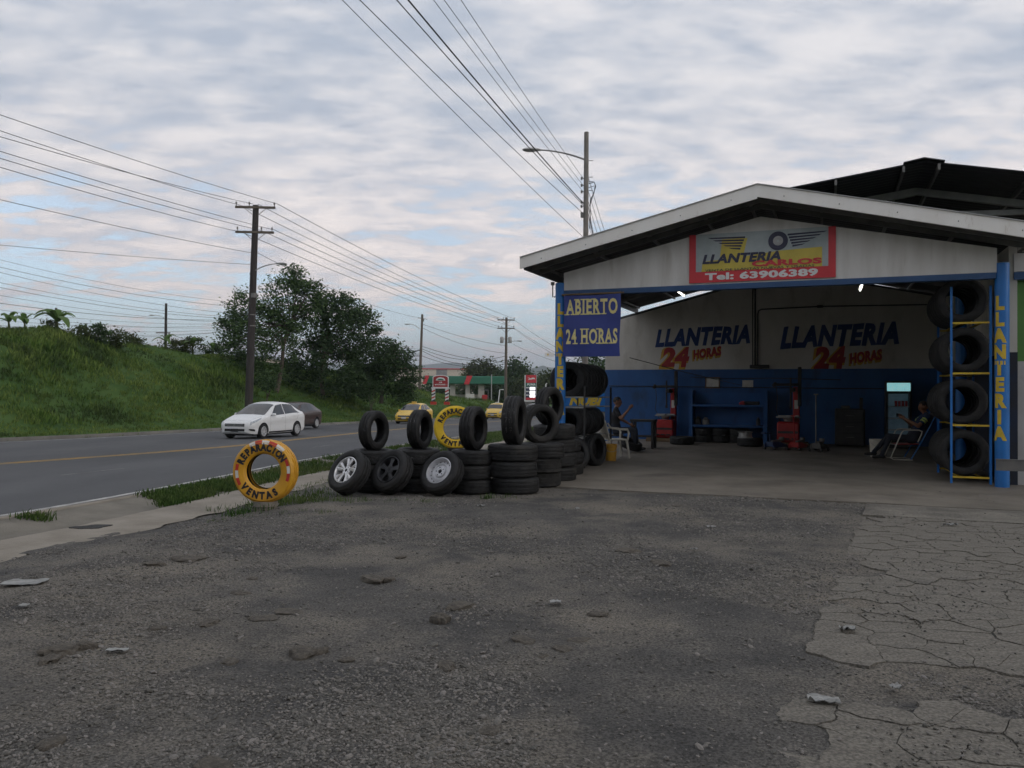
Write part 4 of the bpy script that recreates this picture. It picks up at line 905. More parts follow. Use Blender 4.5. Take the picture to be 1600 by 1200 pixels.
# painted signal tyres
def painted(x, ybase, z0, d, OD, facing, label, matn, stripes, ped):
    W = .225; rim = OD * .56; me = tyre_mesh('tyre', OD, W, rim, matn, segs=72, flat=True); p = at(x, 600, d); g = lotz(p.x, p.y); z0 = g + .10 if z0 is None else z0
    t = bpy.data.objects.new('painted_tyre_sign', None); C.objects.link(t); tag(t, label, 'tyre sign', 'yellow painted tyres advertising the shop'); n = Vector((*facing, 0)).normalized()
    t.matrix_world = Matrix.Translation((p.x, p.y, z0 + OD / 2)) @ axis_rot(n); link('tyre', me, t)
    Ri, Ro = rim / 2, OD / 2; h = W / 2 * .985
    m = MB(); m.lathe([(Ri - .001, -h * .6), (Ri + .035, -h * .78), (Ro - .05, -h * .7), (Ro - .045, 0), (Ro - .05, h * .7), (Ri + .035, h * .78), (Ri - .001, h * .62)], 48); m.build('inner_liner', 'black', t, smooth=True)
    def arc(word_, rc, mid, span, size, top, xs_):
        mb = MB(); k = len(word_)
        for i, ch in enumerate(word_):
            f = (i - (k - 1) / 2) / (k - 1); a = mid + (-f if top else f) * span     # angle from +x towards up, as seen from the front
            vs, fs = text_geo(ch, size, 0, .0080 * size / .12, 0); cs, sn = math.cos(a), math.sin(a); th = (a - PI / 2) if top else (a + PI / 2)
            for_v = []
            for v in vs:
                X = v[0] * xs_; Z = v[1]; xx = rc * cs + X * math.cos(th) - Z * math.sin(th); zz = rc * sn + X * math.sin(th) + Z * math.cos(th); for_v.append((-xx, h + .0035, zz))
            mb.add(for_v, fs)
        mb.build('lettering', 'black_letter', t, fix=False)
    rc = (Ri + .045 + Ro - .035) / 2 - .012
    arc('REPARACION', rc, R(95), R(122), OD * .150, True, .80); arc('VENTAS', rc, R(-99), R(84), OD * .150, False, .84)
    if stripes:
        for k, (a0, a1, col) in enumerate(((118, 106, 'w'), (106, 92, 'r'), (92, 78, 'w'), (78, 62, 'r'), (62, 45, 'w'), (28, 13, 'r'), (13, -3, 'w'), (-3, -20, 'r'), (164, 178, 'r'), (178, 194, 'w'), (194, 210, 'r'))):
            mb = MB(); ro, ri_ = (Ro - .004, Ro - .052) if k < 5 else (Ro - .045, Ro - .085); yy = h * .0 ; q = 6; V = []
            for j in range(q + 1):
                a = R(a0 + (a1 - a0) * j / q)
                for r in (ri_, (ri_ + ro) / 2, ro):
                    ax = h if r < Ri + (Ro - Ri) * .82 else (np.interp(r, [Ri + (Ro - Ri) * .82, Ro - .030, Ro - .014, Ro - .004], [h, W / 2 * .93, W / 2 * .87, W / 2 * .78])); V.append((-r * math.cos(a), ax + .0045, r * math.sin(a)))
            mb.add(V, [(j * 3 + c, j * 3 + c + 1, (j + 1) * 3 + c + 1, (j + 1) * 3 + c) for j in range(q) for c in range(2)]); mb.build('stripe', 'red_paint' if col == 'r' else 'white_paint', t, fix=False)
    m = MB(); H = z0 - g + .05; m.lathe([(.001, 0), (.15, 0), (.155, -H * .45), (.135, -H * .5), (.15, -H * .55), (.15, -H - .05), (.001, -H - .05)], 20, Matrix.Translation((0, 0, -OD / 2 + .02)) @ Matrix.Rotation(R(90), 4, 'X')); m.build('pedestal', ped, t)
painted(417, 780, None, 10.45, .815, (-.08, -.99), 'yellow painted tyre with red and white stripes beside the pavement', 'yellow_paint', True, 'dirt')
painted(712, 700, .40, 15.4, .82, (.10, -.99), 'bright yellow painted tyre without stripes, partly hidden by a black tyre', 'yellow_paint_bright', False, 'rubber')

# ------------------------------------------------------------------ tyre racks
def rack(u0, u1, v0, v1, levels, top, ucols, label, yellow, posts='post_blue'):
    t = thing('tyre_rack', label, 'rack', B((u0 + u1) / 2, (v0 + v1) / 2, 0), BA); w2, d2 = (u1 - u0) / 2, (v1 - v0) / 2
    for sx in (-1, 1):
        for sy in (-1, 1):
            mb = MB(); x, y = sx * w2, sy * d2; mb.box((x, y, top / 2), (.036, .006, top)); mb.box((x - sx * .015, y - sy * .02, top / 2), (.006, .036, top)); mb.build('upright', posts, t)
    for z in levels:
        for sy in (-1, 1): mb = MB(); mb.box((0, sy * d2 + (-.005 if sy < 0 else .005), z), (2 * w2 - .04, .02, .03)); mb.build('shelf_bar', yellow, t)
        for sx in (-1, 1): mb = MB(); mb.box((sx * w2 * .55, 0, z - .002), (.03, 2 * d2 - .02, .02)); mb.build('shelf_rail', yellow, t)
    return t
rk = rack(6.78, 7.355, .26, 1.95, (.125, .985, 1.85, 2.69), 3.30, 1, 'blue steel rack with yellow bars holding truck tyres by the right-hand post', 'letter_yellow')
NTH = ['first', 'second', 'third', 'fourth', 'fifth', 'sixth', 'seventh', 'eighth', 'ninth', 'tenth', 'eleventh', 'twelfth', 'thirteenth']
lv = {0: 'bottom', 1: 'second', 2: 'third', 3: 'top'}
for i, z in enumerate((.125, .985, 1.85, 2.69)):
    for k in range(6):
        v = .44 + k * .262; q = NTH[k]
        put_tyre('truck', B(6.985 - .03 * (i % 2), v + random.uniform(-.02, .02), z + .395), BM.to_3x3() @ Vector((random.uniform(-.05, .05), -1, 0)), f'big dusty truck tyre, {q} from the front on the {lv[i]} shelf of the blue rack', 'truck tyres in the blue rack', random.uniform(0, 6))
rack(-.33, .43, .22, 2.3, (.60, 1.20, 1.40), 1.62, 1, 'grey metal rack behind the left post loaded with tyres', 'galv', 'machine_black')
for i, (z, kind, n_, st) in enumerate(((1.415, 'suv', 7, .31), (.615, 'small', 9, .25), (.012, 'small', 9, .25))):
    for k in range(n_):
        OD = TY[kind][1]; zz = z + OD / 2 - (.03 if i == 0 else .05)
        if i > 0: zz = z + OD / 2 - .01
        put_tyre(kind if i == 0 else 'small', B(.05 + random.uniform(-.03, .03), .38 + k * 1.85 / n_, zz if i == 0 else z + .285), BM.to_3x3() @ Vector((random.uniform(-.16, .16), -1, random.uniform(-.1, .1))) if i == 0 else BM.to_3x3() @ Vector((random.uniform(-.05, .05), -1, 0)), f'{NTH[k]} tyre from the front {("on top", "on the middle shelf", "on the lower shelf")[i]} of the grey rack', ['tyres on top of the grey rack', 'tyres on the middle shelf of the grey rack', 'tyres on the lower shelf of the grey rack'][i])
pt = floor_at(930, 727); put_tyre('car', (pt.x, pt.y, zf(toB(pt).y) + .32), (.80, -.6, .05), 'black tyre standing on the floor in front of the white plastic chair', 'loose tyres on the shop floor')
for (xx_, yy_, nn_, kd, lb) in ((897, 735, (.5, -.75, .42), 'car', 'black tyre leaning on the foot of the grey rack nearest the post'), (985, 706, (.3, -.2, .93), 'small', 'small tyre lying tilted on the floor beside the low dark table'), (1066, 694, (0, 0, 1), 'car', 'tyre lying flat on the floor right of the pallet')):
    q = floor_at(xx_, yy_); nn_ = Vector(nn_).normalized(); OD_, W_2 = TY[kd][1], TY[kd][2]; put_tyre(kd, (q.x, q.y, q.z + OD_ / 2 * math.sqrt(max(0, 1 - nn_.z ** 2)) + W_2 / 2 * abs(nn_.z)), nn_, lb, 'loose tyres on the shop floor')
p2 = floor_at(1172, 697); put_tyre('car', (p2.x, p2.y, p2.z + .108), (0, 0, 1), 'tyre with rim lying flat in front of the blue workbench', 'loose tyres on the shop floor')
wr = thing('spare_wheel', 'dull bare steel wheel lying on the tyre before the workbench', 'wheel', (p2.x - .12, p2.y, p2.z + .216), 0); m = MB(); m.lathe([(.20, .0), (.19, .02), (.17, .03), (.165, .13), (.19, .15), (.20, .16)], 28, Matrix.Rotation(R(90), 4, 'X')); m.lathe([(.165, .10), (.10, .12), (.04, .11)], 28, Matrix.Rotation(R(90), 4, 'X')); m.build('barrel', 'galv', wr, smooth=True)
for k in range(3):
    for j in range(2):
        put_tyre('small', B(u_rear(1105 + 26 * k), BV - .45, zf(8) + .10 + j * .19), (0, 0, 1), f'tyre under the blue workbench, {"lower" if j == 0 else "upper"} of the {("left", "middle", "right")[k]} pair', 'tyres under the workbench')

# ------------------------------------------------------------------ furniture and machines in the shop
p = floor_at(953, 715); p.x += .12; ch = thing('plastic_chair', 'white plastic garden armchair standing by the grey tyre rack', 'chair', p, BA + R(35))   # local +x = facing
def chairparts(t, mt):
    m = MB(); m.bbox((0, 0, .41), (.44, .46, .03), .012); m.build('seat', mt, t)
    for sx, sy in ((1, 1), (1, -1), (-1, 1), (-1, -1)):
        m = MB(); m.tube([(sx * .19, sy * .20, .42), (sx * .22, sy * .235, .2), (sx * .245, sy * .25, 0)], [.028, .024, .020], 6); m.build('leg', mt, t)
    for sy in (1, -1):
        m = MB(); m.tube([(.21, sy * .23, .40), (.225, sy * .25, .56), (.19, sy * .262, .635), (0.0, sy * .262, .645), (-.20, sy * .25, .68), (-.26, sy * .22, .78)], [.022, .022, .026, .024, .020, .018], 6); m.build('armrest', mt, t)
    m = MB(); m.tube([(-.21, .20, .42), (-.27, .22, .66), (-.31, .19, .82), (-.32, .10, .86), (-.32, 0, .87), (-.32, -.10, .86), (-.31, -.19, .82), (-.27, -.22, .66), (-.21, -.20, .42)], .017, 6)
    for k in range(5):
        y = -.14 + .07 * k; m.tube([(-.21, y * .9, .42), (-.27, y * 1.05, .64), (-.315, y, .86)], .012, 5)
    m.build('backrest', mt, t)
chairparts(ch, 'plastic_white')
def bucket(x, y, r, h, mt, label, name='bucket'):
    p = floor_at(x, y); t = thing(name, label, 'bucket', p, 0); m = MB(); m.lathe([(.001, .004), (r * .84, .004), (r * .86, 0.01), (r * .98, -h * 0 + h * .82), (r * 1.05, h * .82), (r * 1.05, h * .86), (r * 1.0, h * .87), (r * 1.0, h * .93), (r * 1.04, h * .94), (r * 1.04, h), (r * .95, h), (r * .82, .02), (.001, .02)], 28, Matrix.Rotation(R(90), 4, 'X')); m.build('body', mt, t, smooth=True)
    m = MB(); m.tube([(r * 1.04 * math.cos(a), -r * .25 - r * .75 * abs(math.sin(a)), h * .84 - .10 * math.sin(a)) for a in np.linspace(0, PI, 10)], .005, 5); m.build('handle', 'galv', t)
bucket(955, 720, .13, .36, 'plastic_yellow', 'yellow plastic bucket under the white plastic chair'); bucket(1371, 714, .165, .40, 'plastic_white', 'white plastic bucket on the floor before the fridge')
# low dark table beside the seated person
p = floor_at(1006, 700); t = thing('work_table', 'low dark table in the shade by the blue wall', 'table', p, BA); m = MB(); m.bbox((0, 0, .70), (.62, .45, .06), .01); m.build('top', 'machine_black', t)
for sx in (-1, 1):
    for sy in (-1, 1): m = MB(); m.box((sx * .26, sy * .18, .335), (.06, .06, .67)); m.build('leg', 'machine_black', t)
m = MB(); m.bbox((.0, 0, .30), (.54, .36, .04), .01); m.build('shelf', 'machine_black', t)
# tyre changers
def changer(x, y, label, flip, sc_):
    p = floor_at(x, y); t = thing('tyre_changer', label, 'tyre changer', p, BA); t.scale = (sc_,) * 3
    m = MB(); m.box((0, 0, .05), (.95, .75, .10)); m.build('pallet', 'wood', t)
    m = MB(); m.bbox((0, 0, .36), (.52, .60, .50), .03); m.build('cabinet', 'machine_red', t)
    m = MB(); 
    for k in range(3): m.box((-.16 + .15 * k, -.36, .20), (.09, .14, .03))
    m.build('pedal', 'machine_black', t)
    m = MB(); m.box((0, -.304, .36), (.48, .012, .06)); m.build('panel', 'machine_black', t)
    m = MB(); m.lathe([(.001, .62), (.10, .62), (.12, .70), (.29, .71), (.30, .74), (.001, .75)], 24, Matrix.Rotation(R(90), 4, 'X')); m.box((0, 0, .76), (.50, .07, .03)); m.box((0, 0, .757), (.07, .50, .03)); m.build('turntable', 'galv', t)
    m = MB(); m.bbox((flip * .18, .28, .95), (.16, .14, 1.10), .02); m.build('column', 'machine_red', t)
    m = MB(); m.bbox((flip * .10, .05, 1.42), (.12, .55, .11), .02); m.cyl((flip * .06, -.17, 1.0), (flip * .06, -.17, 1.72), .022, n=8); m.box((flip * .06, -.17, .98), (.05, .10, .08)); m.build('mounting_arm', 'machine_black', t)
    m = MB(); m.bbox((flip * .26, .20, 1.50), (.09, .09, 1.0), .015); m.bbox((-flip * .05, .16, 1.55), (.60, .07, .07), .01); m.cyl((-flip * .32, .16, 1.58), (-flip * .36, .10, 1.52), .05, n=10); m.build('helper_arm', 'machine_black', t)
    m = MB(); m.tube([(-flip * .30, .10, 1.5), (-flip * .26, .0, 1.2), (-flip * .30, .05, .9), (-flip * .2, .2, .6)], .010, 6); m.build('hose', 'machine_black', t)
    m = MB(); m.box((flip * .18, .20, 1.05), (.09, .01, .22)); m.build('label_plate', 'paper', t)
changer(1040, 689, 'red tyre changer on a pallet left of the blue workbench', 1, 1.0); changer(1232, 697, 'red tyre changer standing right of the blue workbench', 1, 1.04)
# workbench
p = B(u_rear(1141), BV - .40, zf(8)); t = thing('workbench', 'blue painted shelf bench against the blue rear wall', 'workbench', p, BA); W_ = 1.0
for s in (-1, 1): m = MB(); m.box((s * W_, 0, .72), (.10, .56, 1.44)); m.build('side_panel', 'wall_blue', t)
for z in (1.02, .46): m = MB(); m.box((0, 0, z), (2 * W_ - .1, .54, .05)); m.build('shelf', 'wall_blue', t)
m = MB(); m.box((0, .26, .93), (2 * W_ - .1, .02, .90)); m.build('back_panel', 'wall_blue', t)
def small_item(name, label, cat, u, v, z, prof, mt):
    o = MB().lathe(prof, 14, Matrix.Rotation(R(90), 4, 'X')).build(name, mt, loc=B(u, v, z), smooth=True); tag(o, label, cat)
can = lambda r, h: [(.001, 0), (r, 0), (r, h * .7), (r * .5, h * .85), (r * .5, h), (.001, h)]
ub = u_rear(1141)
small_item('oil_can', 'small dark can at the left end of the bench lower shelf', 'can', ub - .82, BV - .5, zf(8) + .488, can(.09, .22), 'machine_black'); small_item('paint_can', 'grey squat can beside the dark can on the bench', 'can', ub - .60, BV - .5, zf(8) + .488, can(.10, .20), 'steel_grey')
small_item('spray_can', 'dark bottle at the right end of the bench lower shelf', 'bottle', ub + .80, BV - .5, zf(8) + .488, can(.06, .22), 'machine_black'); small_item('rag_bundle', 'red rag bundle on the bench upper shelf', 'rag', ub + .40, BV - .45, zf(8) + 1.048, [(.001, 0), (.11, .01), (.12, .05), (.06, .10), (.001, .11)], 'machine_red')
tb = tag(MB().bbox((0, 0, .05), (.42, .2, .10), .02).build('tool_tray', 'machine_black', loc=B(ub + .62, BV - .45, zf(8) + 1.046), rot=(0, 0, BA)), 'dark tool tray beside the red rag on the bench', 'tray')
# wall papers
def paper(x0, x1, y0, y1, label, frame):
    u0, u1 = u_rear(x0), u_rear(x1); d = B((u0 + u1) / 2, BV).y; z0, z1 = at(x0, y1, d).z, at(x0, y0, d).z; t = thing('notice', label, 'notice', B((u0 + u1) / 2, BV - .02, (z0 + z1) / 2), BA)
    mb = MB(); mb.box((0, 0, 0), (u1 - u0, .012, z1 - z0)); mb.build('sheet', 'paper', t)
    if frame:
        mb = MB(); mb.box((0, -.004, (z1 - z0) / 2), (u1 - u0 + .04, .026, .03)); mb.box((0, -.004, -(z1 - z0) / 2), (u1 - u0 + .04, .026, .03)); mb.box((-(u1 - u0) / 2, -.004, 0), (.03, .024, z1 - z0)); mb.box(((u1 - u0) / 2, -.004, 0), (.03, .024, z1 - z0)); mb.build('frame', 'wood', t)
paper(1103, 1124, 590, 606, 'framed paper notice on the blue wall above the workbench', True); paper(1160, 1177, 594, 606, 'plain white paper sheet pinned above the workbench', False)
# trolley jacks
def jack(x, y, mt, label, hand, rz):
    p = floor_at(x, y); t = thing('trolley_jack', label, 'jack', p, BA + rz); m = MB()
    for s in (-1, 1): m.prism([(-.32, .06), (.30, .06), (.30, .12), (-.10, .20), (-.32, .17)], .02, Matrix.Translation((0, s * .11 + .01, 0)) @ UPR)
    m.box((-.22, 0, .14), (.12, .20, .12)); m.build('frame', mt, t)
    m = MB(); m.prism([(-.2, .14), (.26, .20), (.28, .25), (-.2, .22)], .10, Matrix.Translation((0, .05, 0)) @ UPR); m.cyl((.25, 0, .22), (.25, 0, .30), .06, n=14); m.build('lift_arm', 'steel_grey', t)
    for sx, sy, r in ((.26, .15, .05), (.26, -.15, .05), (-.28, .14, .035), (-.28, -.14, .035)): m = MB(); m.cyl((sx, sy - .02, r), (sx, sy + .02, r), r, n=14); m.build('wheel', 'machine_black', t)
    m = MB(); m.tube([(-.25, 0, .16), (-.27, 0, .4), (hand[0], 0, hand[1])], .016, 8); m.box((hand[0], 0, hand[1]), (.03, .10, .03)); m.build('handle', 'steel_grey' if hand[1] > 1.2 else mt, t)
jack(1213, 702, 'jack_blue', 'blue trolley jack on the floor before the right tyre changer', (-.55, .42), R(60)); jack(1248, 703, 'machine_red', 'red trolley jack with raised red handle', (-.33, .85), R(70)); jack(1280, 705, 'steel_grey', 'grey trolley jack with tall upright bare handle', (-.27, 1.38), R(75))
# cabinet
p = B(u_rear(1327), BV - .45, zf(8)); t = thing('tool_cabinet', 'dark metal tool cabinet by the blue rear wall, left of the fridge', 'cabinet', p, BA); m = MB(); m.bbox((0, 0, .50), (.72, .55, .96), .02); m.build('body', 'machine_black', t)
for k in range(3): m = MB(); m.bbox((0, -.285, .22 + .28 * k), (.64, .02, .25), .008); d = m.build('drawer', 'machine_black', t); m = MB(); m.cyl((-.1, -.305, .24 + .28 * k), (.1, -.305, .24 + .28 * k), .009, n=8); m.build('handle', 'steel_grey', d)
m = MB(); m.box((.28, .1, 1.12), (.08, .08, .30)); m.build('vise', 'machine_black', t); m = MB(); m.bbox((-.1, 0, 1.02), (.22, .2, .08), .02); m.build('tray', 'steel_grey', t)
# fridge
p = B(6.55, 7.9, zf(7.9)); t = thing('drinks_fridge', 'upright glass-door drinks fridge with lit blue header', 'fridge', p, BA); m = MB(); m.box((0, .28, .85), (.58, .04, 1.70)); m.box((-.28, 0, .85), (.03, .56, 1.70)); m.box((.28, 0, .85), (.03, .56, 1.70)); m.box((0, 0, .10), (.58, .56, .20)); m.box((0, 0, 1.69), (.59, .57, .03)); m.build('body', 'machine_black', t)
m = MB(); m.bbox((0, -.275, 1.55), (.54, .03, .21), .01); m.build('lit_header', 'fridge_glow', t)
m = MB(); m.box((0, .25, .80), (.52, .012, 1.16)); m.build('inner_back', 'fridge_inner', t)
for z in (.45, .75, 1.05): m = MB(); m.box((0, .0, z), (.52, .46, .015)); m.build('shelf', 'galv', t)
m = MB(); 
for k in range(4): m.cyl((-.05 + .08 * k, -.1, 1.06), (-.05 + .08 * k, -.1, 1.20), .033, n=10)
m.build('can_row', 'machine_red', t)
m = MB(); m.box((-.255, -.285, .80), (.03, .02, 1.2)); m.box((.255, -.285, .80), (.03, .02, 1.2)); m.box((0, -.285, 1.41), (.54, .02, .03)); m.box((0, -.285, .21), (.54, .02, .03)); m.build('door_frame', 'machine_black', t)
# blue board with yellow letters seen through the rack
p = at(911, 640, 27.0); t = thing('blue_signboard', 'blue signboard with yellow letters seen through the grey tyre rack', 'signboard', (p.x, p.y, lotz(0, 25)), 0); zb = p.z - lotz(0, 25)
m = MB(); m.box((0, 0, zb + .25), (1.75, .04, .62)); m.build('board', 'post_blue', t); m = MB(); word(m, 'NUBI', .05, zb + .27, .36, -.024, .25, .02, sx=1.25); m.build('lettering', 'letter_yellow', t, fix=False)
for s in (-.7, .7): m = MB(); m.box((s, .03, zb / 2), (.06, .06, zb + .1)); m.build('leg', 'steel_grey', t)

# ------------------------------------------------------------------ people
def remesh(bones, vox, sm=6):
    mb = MB()
    for p0, p1, r0, r1, mt in bones:
        p0, p1 = Vector(p0), Vector(p1)
        if (p1 - p0).length < 1e-4: p1 = p0 + Vector((0, 0, 1e-3))
        mb.cyl(p0, p1, r0, r1, n=14)
        for p, r in ((p0, r0), (p1, r1)):
            bm = bmesh.new(); bmesh.ops.create_icosphere(bm, subdivisions=2, radius=r); bm.verts.index_update(); mb.add([v.co + p for v in bm.verts], [[v.index for v in f.verts] for f in bm.faces]); bm.free()
    me = mb.mesh('tmp', 'skin'); o = bpy.data.objects.new('tmp', me); C.objects.link(o)
    md = o.modifiers.new('r', 'REMESH'); md.mode = 'VOXEL'; md.voxel_size = vox
    ms = o.modifiers.new('s', 'SMOOTH'); ms.factor = .5; ms.iterations = sm
    dg = bpy.context.evaluated_depsgraph_get(); dg.update(); out = bpy.data.meshes.new_from_object(o.evaluated_get(dg)); bpy.data.objects.remove(o); bpy.data.meshes.remove(me)
    return out
def person(label, loc, rz, J, cols, stripe=None):
    t = thing('person', label, 'person', loc, rz); b = []
    add = lambda a, c, r0, r1, mt: b.append((a, c, r0, r1, mt))
    V_ = lambda k: Vector(J[k])
    pel, wai, che, nec, hed = V_('pel'), V_('wai'), V_('che'), V_('nec'), V_('hed')
    for s in (-1, 1):
        o = Vector((0, s * .065, 0)); add(pel + o, wai + o * .9, .115, .10, 'low'); add(wai + o * .9, che + o * 1.3, .10, .105, 'top'); add(che + o * 1.3, nec + Vector((0, s * .06, -.06)), .10, .055, 'top')
        sh = nec + Vector((.0, s * .165, -.075)); el = Vector(J['el'][0 if s < 0 else 1]); wr_ = Vector(J['wr'][0 if s < 0 else 1]); add(nec + Vector((0, s * .05, -.04)), sh, .055, .062, 'top'); mid = sh.lerp(el, .62); add(sh, mid, .062, .054, 'top'); add(mid, el, .045, .040, 'skin'); add(el, wr_, .042, .027, 'skin')
        d = (wr_ - el).normalized(); side = d.cross(Vector((0, 0, 1))).normalized(); upv = side.cross(d); palm = wr_ + d * .085; add(wr_, palm, .027, .030, 'skin')
        for k, ln in enumerate((.068, .078, .073, .058)):
            r_ = palm + upv * (.030 - .020 * k) ; kn = r_ + d * ln * .55; add(r_, kn, .0105, .0095, 'skin'); add(kn, kn + (d * .35 - side * s * .85).normalized() * ln * .5, .0095, .008, 'skin')
        add(wr_ + d * .03 + upv * .02, wr_ + d * .07 + upv * .055 - side * s * .01, .013, .010, 'skin')
        hip = pel + Vector((0, s * .095, -.01)); kn = Vector(J['kn'][0 if s < 0 else 1]); an = Vector(J['an'][0 if s < 0 else 1]); to = an + Vector(J['toe']); add(hip, kn, .088, .062, 'low'); add(kn, an, .060, .044, 'low'); add(an + Vector((-.03, 0, -.035)), to, .042, .034, 'shoe')
    add(nec + Vector((0, 0, -.03)), hed + Vector((-.01, 0, -.09)), .055, .050, 'skin')
    fw = Vector((math.cos(J['nod']), 0, -math.sin(J['nod']))); upw = Vector((math.sin(J['nod']), 0, math.cos(J['nod'])))
    add(hed + upw * .035 - fw * .012, hed + upw * .02 - fw * .02, .092, .090, 'skin'); add(hed + fw * .02 + upw * .02, hed + fw * .035 - upw * .065, .074, .048, 'skin')
    add(hed + fw * .088 + upw * .015, hed + fw * .107 - upw * .018, .010, .014, 'skin'); add(hed + fw * .078 - upw * .055, hed + fw * .080 - upw * .056, .016, .016, 'skin'); add(hed + fw * .078 + upw * .042, hed + fw * .076 + upw * .042, .022, .022, 'skin')
    for s in (-1, 1): add(hed + Vector((0, s * .085, 0)) - fw * .01, hed + Vector((0, s * .088, 0)) + upw * .025 - fw * .015, .016, .018, 'skin')
    me = remesh(b, .0095); keys = ['skin', 'top', 'low', 'shoe']; 
    for k in keys: me.materials.append(MATS[cols[k]]) if len(me.materials) else me.materials.append(MATS[cols[k]])
    while len(me.materials) > 4: me.materials.pop(index=0)
    P0 = np.array([x[0] for x in b]); P1 = np.array([x[1] for x in b]); RR = np.array([(x[2] + x[3]) / 2 for x in b]); ki = np.array([keys.index(x[4]) for x in b]); D_ = P1 - P0; L2 = (D_ ** 2).sum(1) + 1e-9
    mi = []
    for f in me.polygons:
        c = np.array(f.center); q = np.clip(((c - P0) * D_).sum(1) / L2, 0, 1); dd = np.linalg.norm(c - (P0 + D_ * q[:, None]), axis=1) - RR; mi.append(int(ki[dd.argmin()]))
    me.polygons.foreach_set('material_index', mi); me.polygons.foreach_set('use_smooth', [True] * len(me.polygons)); me.update(); link('body', me, t)
    bm = bmesh.new(); bmesh.ops.create_icosphere(bm, subdivisions=4, radius=.103)
    Mh = Matrix((fw, (0, 1, 0), upw)).transposed()
    for v in bm.verts: v.co = v.co * (1 + .03 * mnoise.noise(v.co * 60))
    kill = [v for v in bm.verts if (v.co.x > .045 and v.co.z < .055) or v.co.z < -.045 or (abs(v.co.y) > .07 and v.co.z < .0 and v.co.x > -.02)]; bmesh.ops.delete(bm, geom=kill, context='VERTS')
    for v in bm.verts: v.co = Mh @ (v.co + Vector((-.016, 0, .036))) + hed
    hm = bpy.data.meshes.new('hair'); bm.to_mesh(hm); bm.free(); hm.materials.append(MATS['hair']); link('hair', hm, t)
    mb = MB()
    for s in (-1, 1): mb.lathe([(.001, -.008), (.009, -.004), (.011, .002), (.001, .008)], 8, Matrix.Translation(hed + fw * .086 + Vector((0, s * .034, 0)) + upw * .018))
    mb.build('eyes', 'black', t)
    if stripe:
        for s in (-1, 1):
            sh = nec + Vector((0, s * .165, -.075)); el = Vector(J['el'][0 if s < 0 else 1])
            for q0, q1 in ((.30, .42), (.48, .60)): mb = MB(); mb.cyl(sh.lerp(el, q0), sh.lerp(el, q1), .0635, .0605, n=18, cap=False); mb.build('sleeve_stripe', stripe, t, smooth=True)
    return t
pm = floor_at(1417, 719)
man = person('person in navy shirt with lime sleeve stripes reclining in a folding chair', (pm.x + .15, pm.y + .15, pm.z), BA + R(188),
    dict(pel=(-.02, 0, .46), wai=(-.12, 0, .63), che=(-.24, 0, .84), nec=(-.31, 0, 1.02), hed=(-.26, 0, 1.14), nod=.35, el=((-.10, -.26, .74), (-.10, .26, .74)), wr=((.12, -.11, .90), (.12, .11, .88)),
         kn=((.42, -.13, .50), (.44, .12, .49)), an=((.72, -.12, .14), (.60, .13, .10)), toe=(.17, 0, -.045)), dict(skin='skin', top='shirt_navy', low='jeans', shoe='shoe'), 'hivis')
ph = thing('phone', 'dark phone in the hands of the reclining person', 'phone', (pm.x + .15, pm.y + .15, pm.z), BA + R(188)); m = MB(); m.bbox((.26, 0, .965), (.012, .15, .075), .004, rot=None); m.build('case', 'black', ph)
fc = thing('folding_chair', 'tubular folding garden chair under the reclining person', 'chair', (pm.x + .15, pm.y + .15, pm.z), BA + R(188))
for s in (-1, 1):
    y = s * .30; m = MB(); m.tube([(.02, y, .015), (.10, y, .015), (.40, y, .018), (.455, y, .05), (.43, y, .12), (.24, y, .60), (.20, y, .645), (.12, y, .655), (-.10, y, .655), (-.16, y, .63), (-.15, y, .57), (-.08, y, .40)], .0125, 8); m.build('side_frame', 'plastic_white', fc, smooth=True)
    m = MB(); m.tube([(.06, y, .02), (-.16, y, .42), (-.50, y, 1.12)], .0125, 8); m.build('back_rail', 'post_blue', fc, smooth=True)
m = MB(); m.cyl((-.50, -.30, 1.12), (-.50, .30, 1.12), .0125, n=8); m.cyl((.06, -.30, .03), (.06, .30, .03), .0125, n=8); m.cyl((.36, -.30, .33), (.36, .30, .33), .0125, n=8); m.build('cross_bar', 'galv', fc)
m = MB(); m.add([(.36, -.28, .345), (.36, .28, .345), (-.13, .28, .36), (-.13, -.28, .36), (.36, -.28, .335), (.36, .28, .335), (-.13, .28, .35), (-.13, -.28, .35)], [(0, 1, 2, 3), (7, 6, 5, 4), (0, 4, 5, 1), (1, 5, 6, 2), (2, 6, 7, 3), (3, 7, 4, 0)]); m.build('seat', 'machine_red', fc)
m = MB(); m.add([(-.18, -.28, .42), (-.18, .28, .42), (-.50, .28, 1.08), (-.50, -.28, 1.08), (-.19, -.28, .415), (-.19, .28, .415), (-.51, .28, 1.075), (-.51, -.28, 1.075)], [(0, 1, 2, 3), (7, 6, 5, 4), (0, 4, 5, 1), (1, 5, 6, 2), (2, 6, 7, 3), (3, 7, 4, 0)]); m.build('backrest', 'machine_black', fc)
p = at(964, 640, 19.6); p.z = zf(toB(p).y)
person('person in dark clothes seated in the shade behind the white chair, one hand raised', p, BA + R(10),
    dict(pel=(0, 0, .50), wai=(-.02, 0, .66), che=(-.03, 0, .88), nec=(-.02, 0, 1.06), hed=(.02, 0, 1.18), nod=.15, el=((.12, -.25, .80), (.10, .25, .76)), wr=((.30, -.18, 1.02), (.30, .12, .66)),
         kn=((.44, -.13, .52), (.44, .13, .52)), an=((.46, -.13, .11), (.50, .14, .11)), toe=(.17, 0, -.05)), dict(skin='skin', top='shirt_dark', low='jeans', shoe='shoe'))
st = thing('stool', 'dark wooden stool under the seated person in dark clothes', 'stool', p, BA + R(10)); m = MB(); m.bbox((-.02, 0, .385), (.36, .38, .04), .01); m.build('seat', 'machine_black', st)
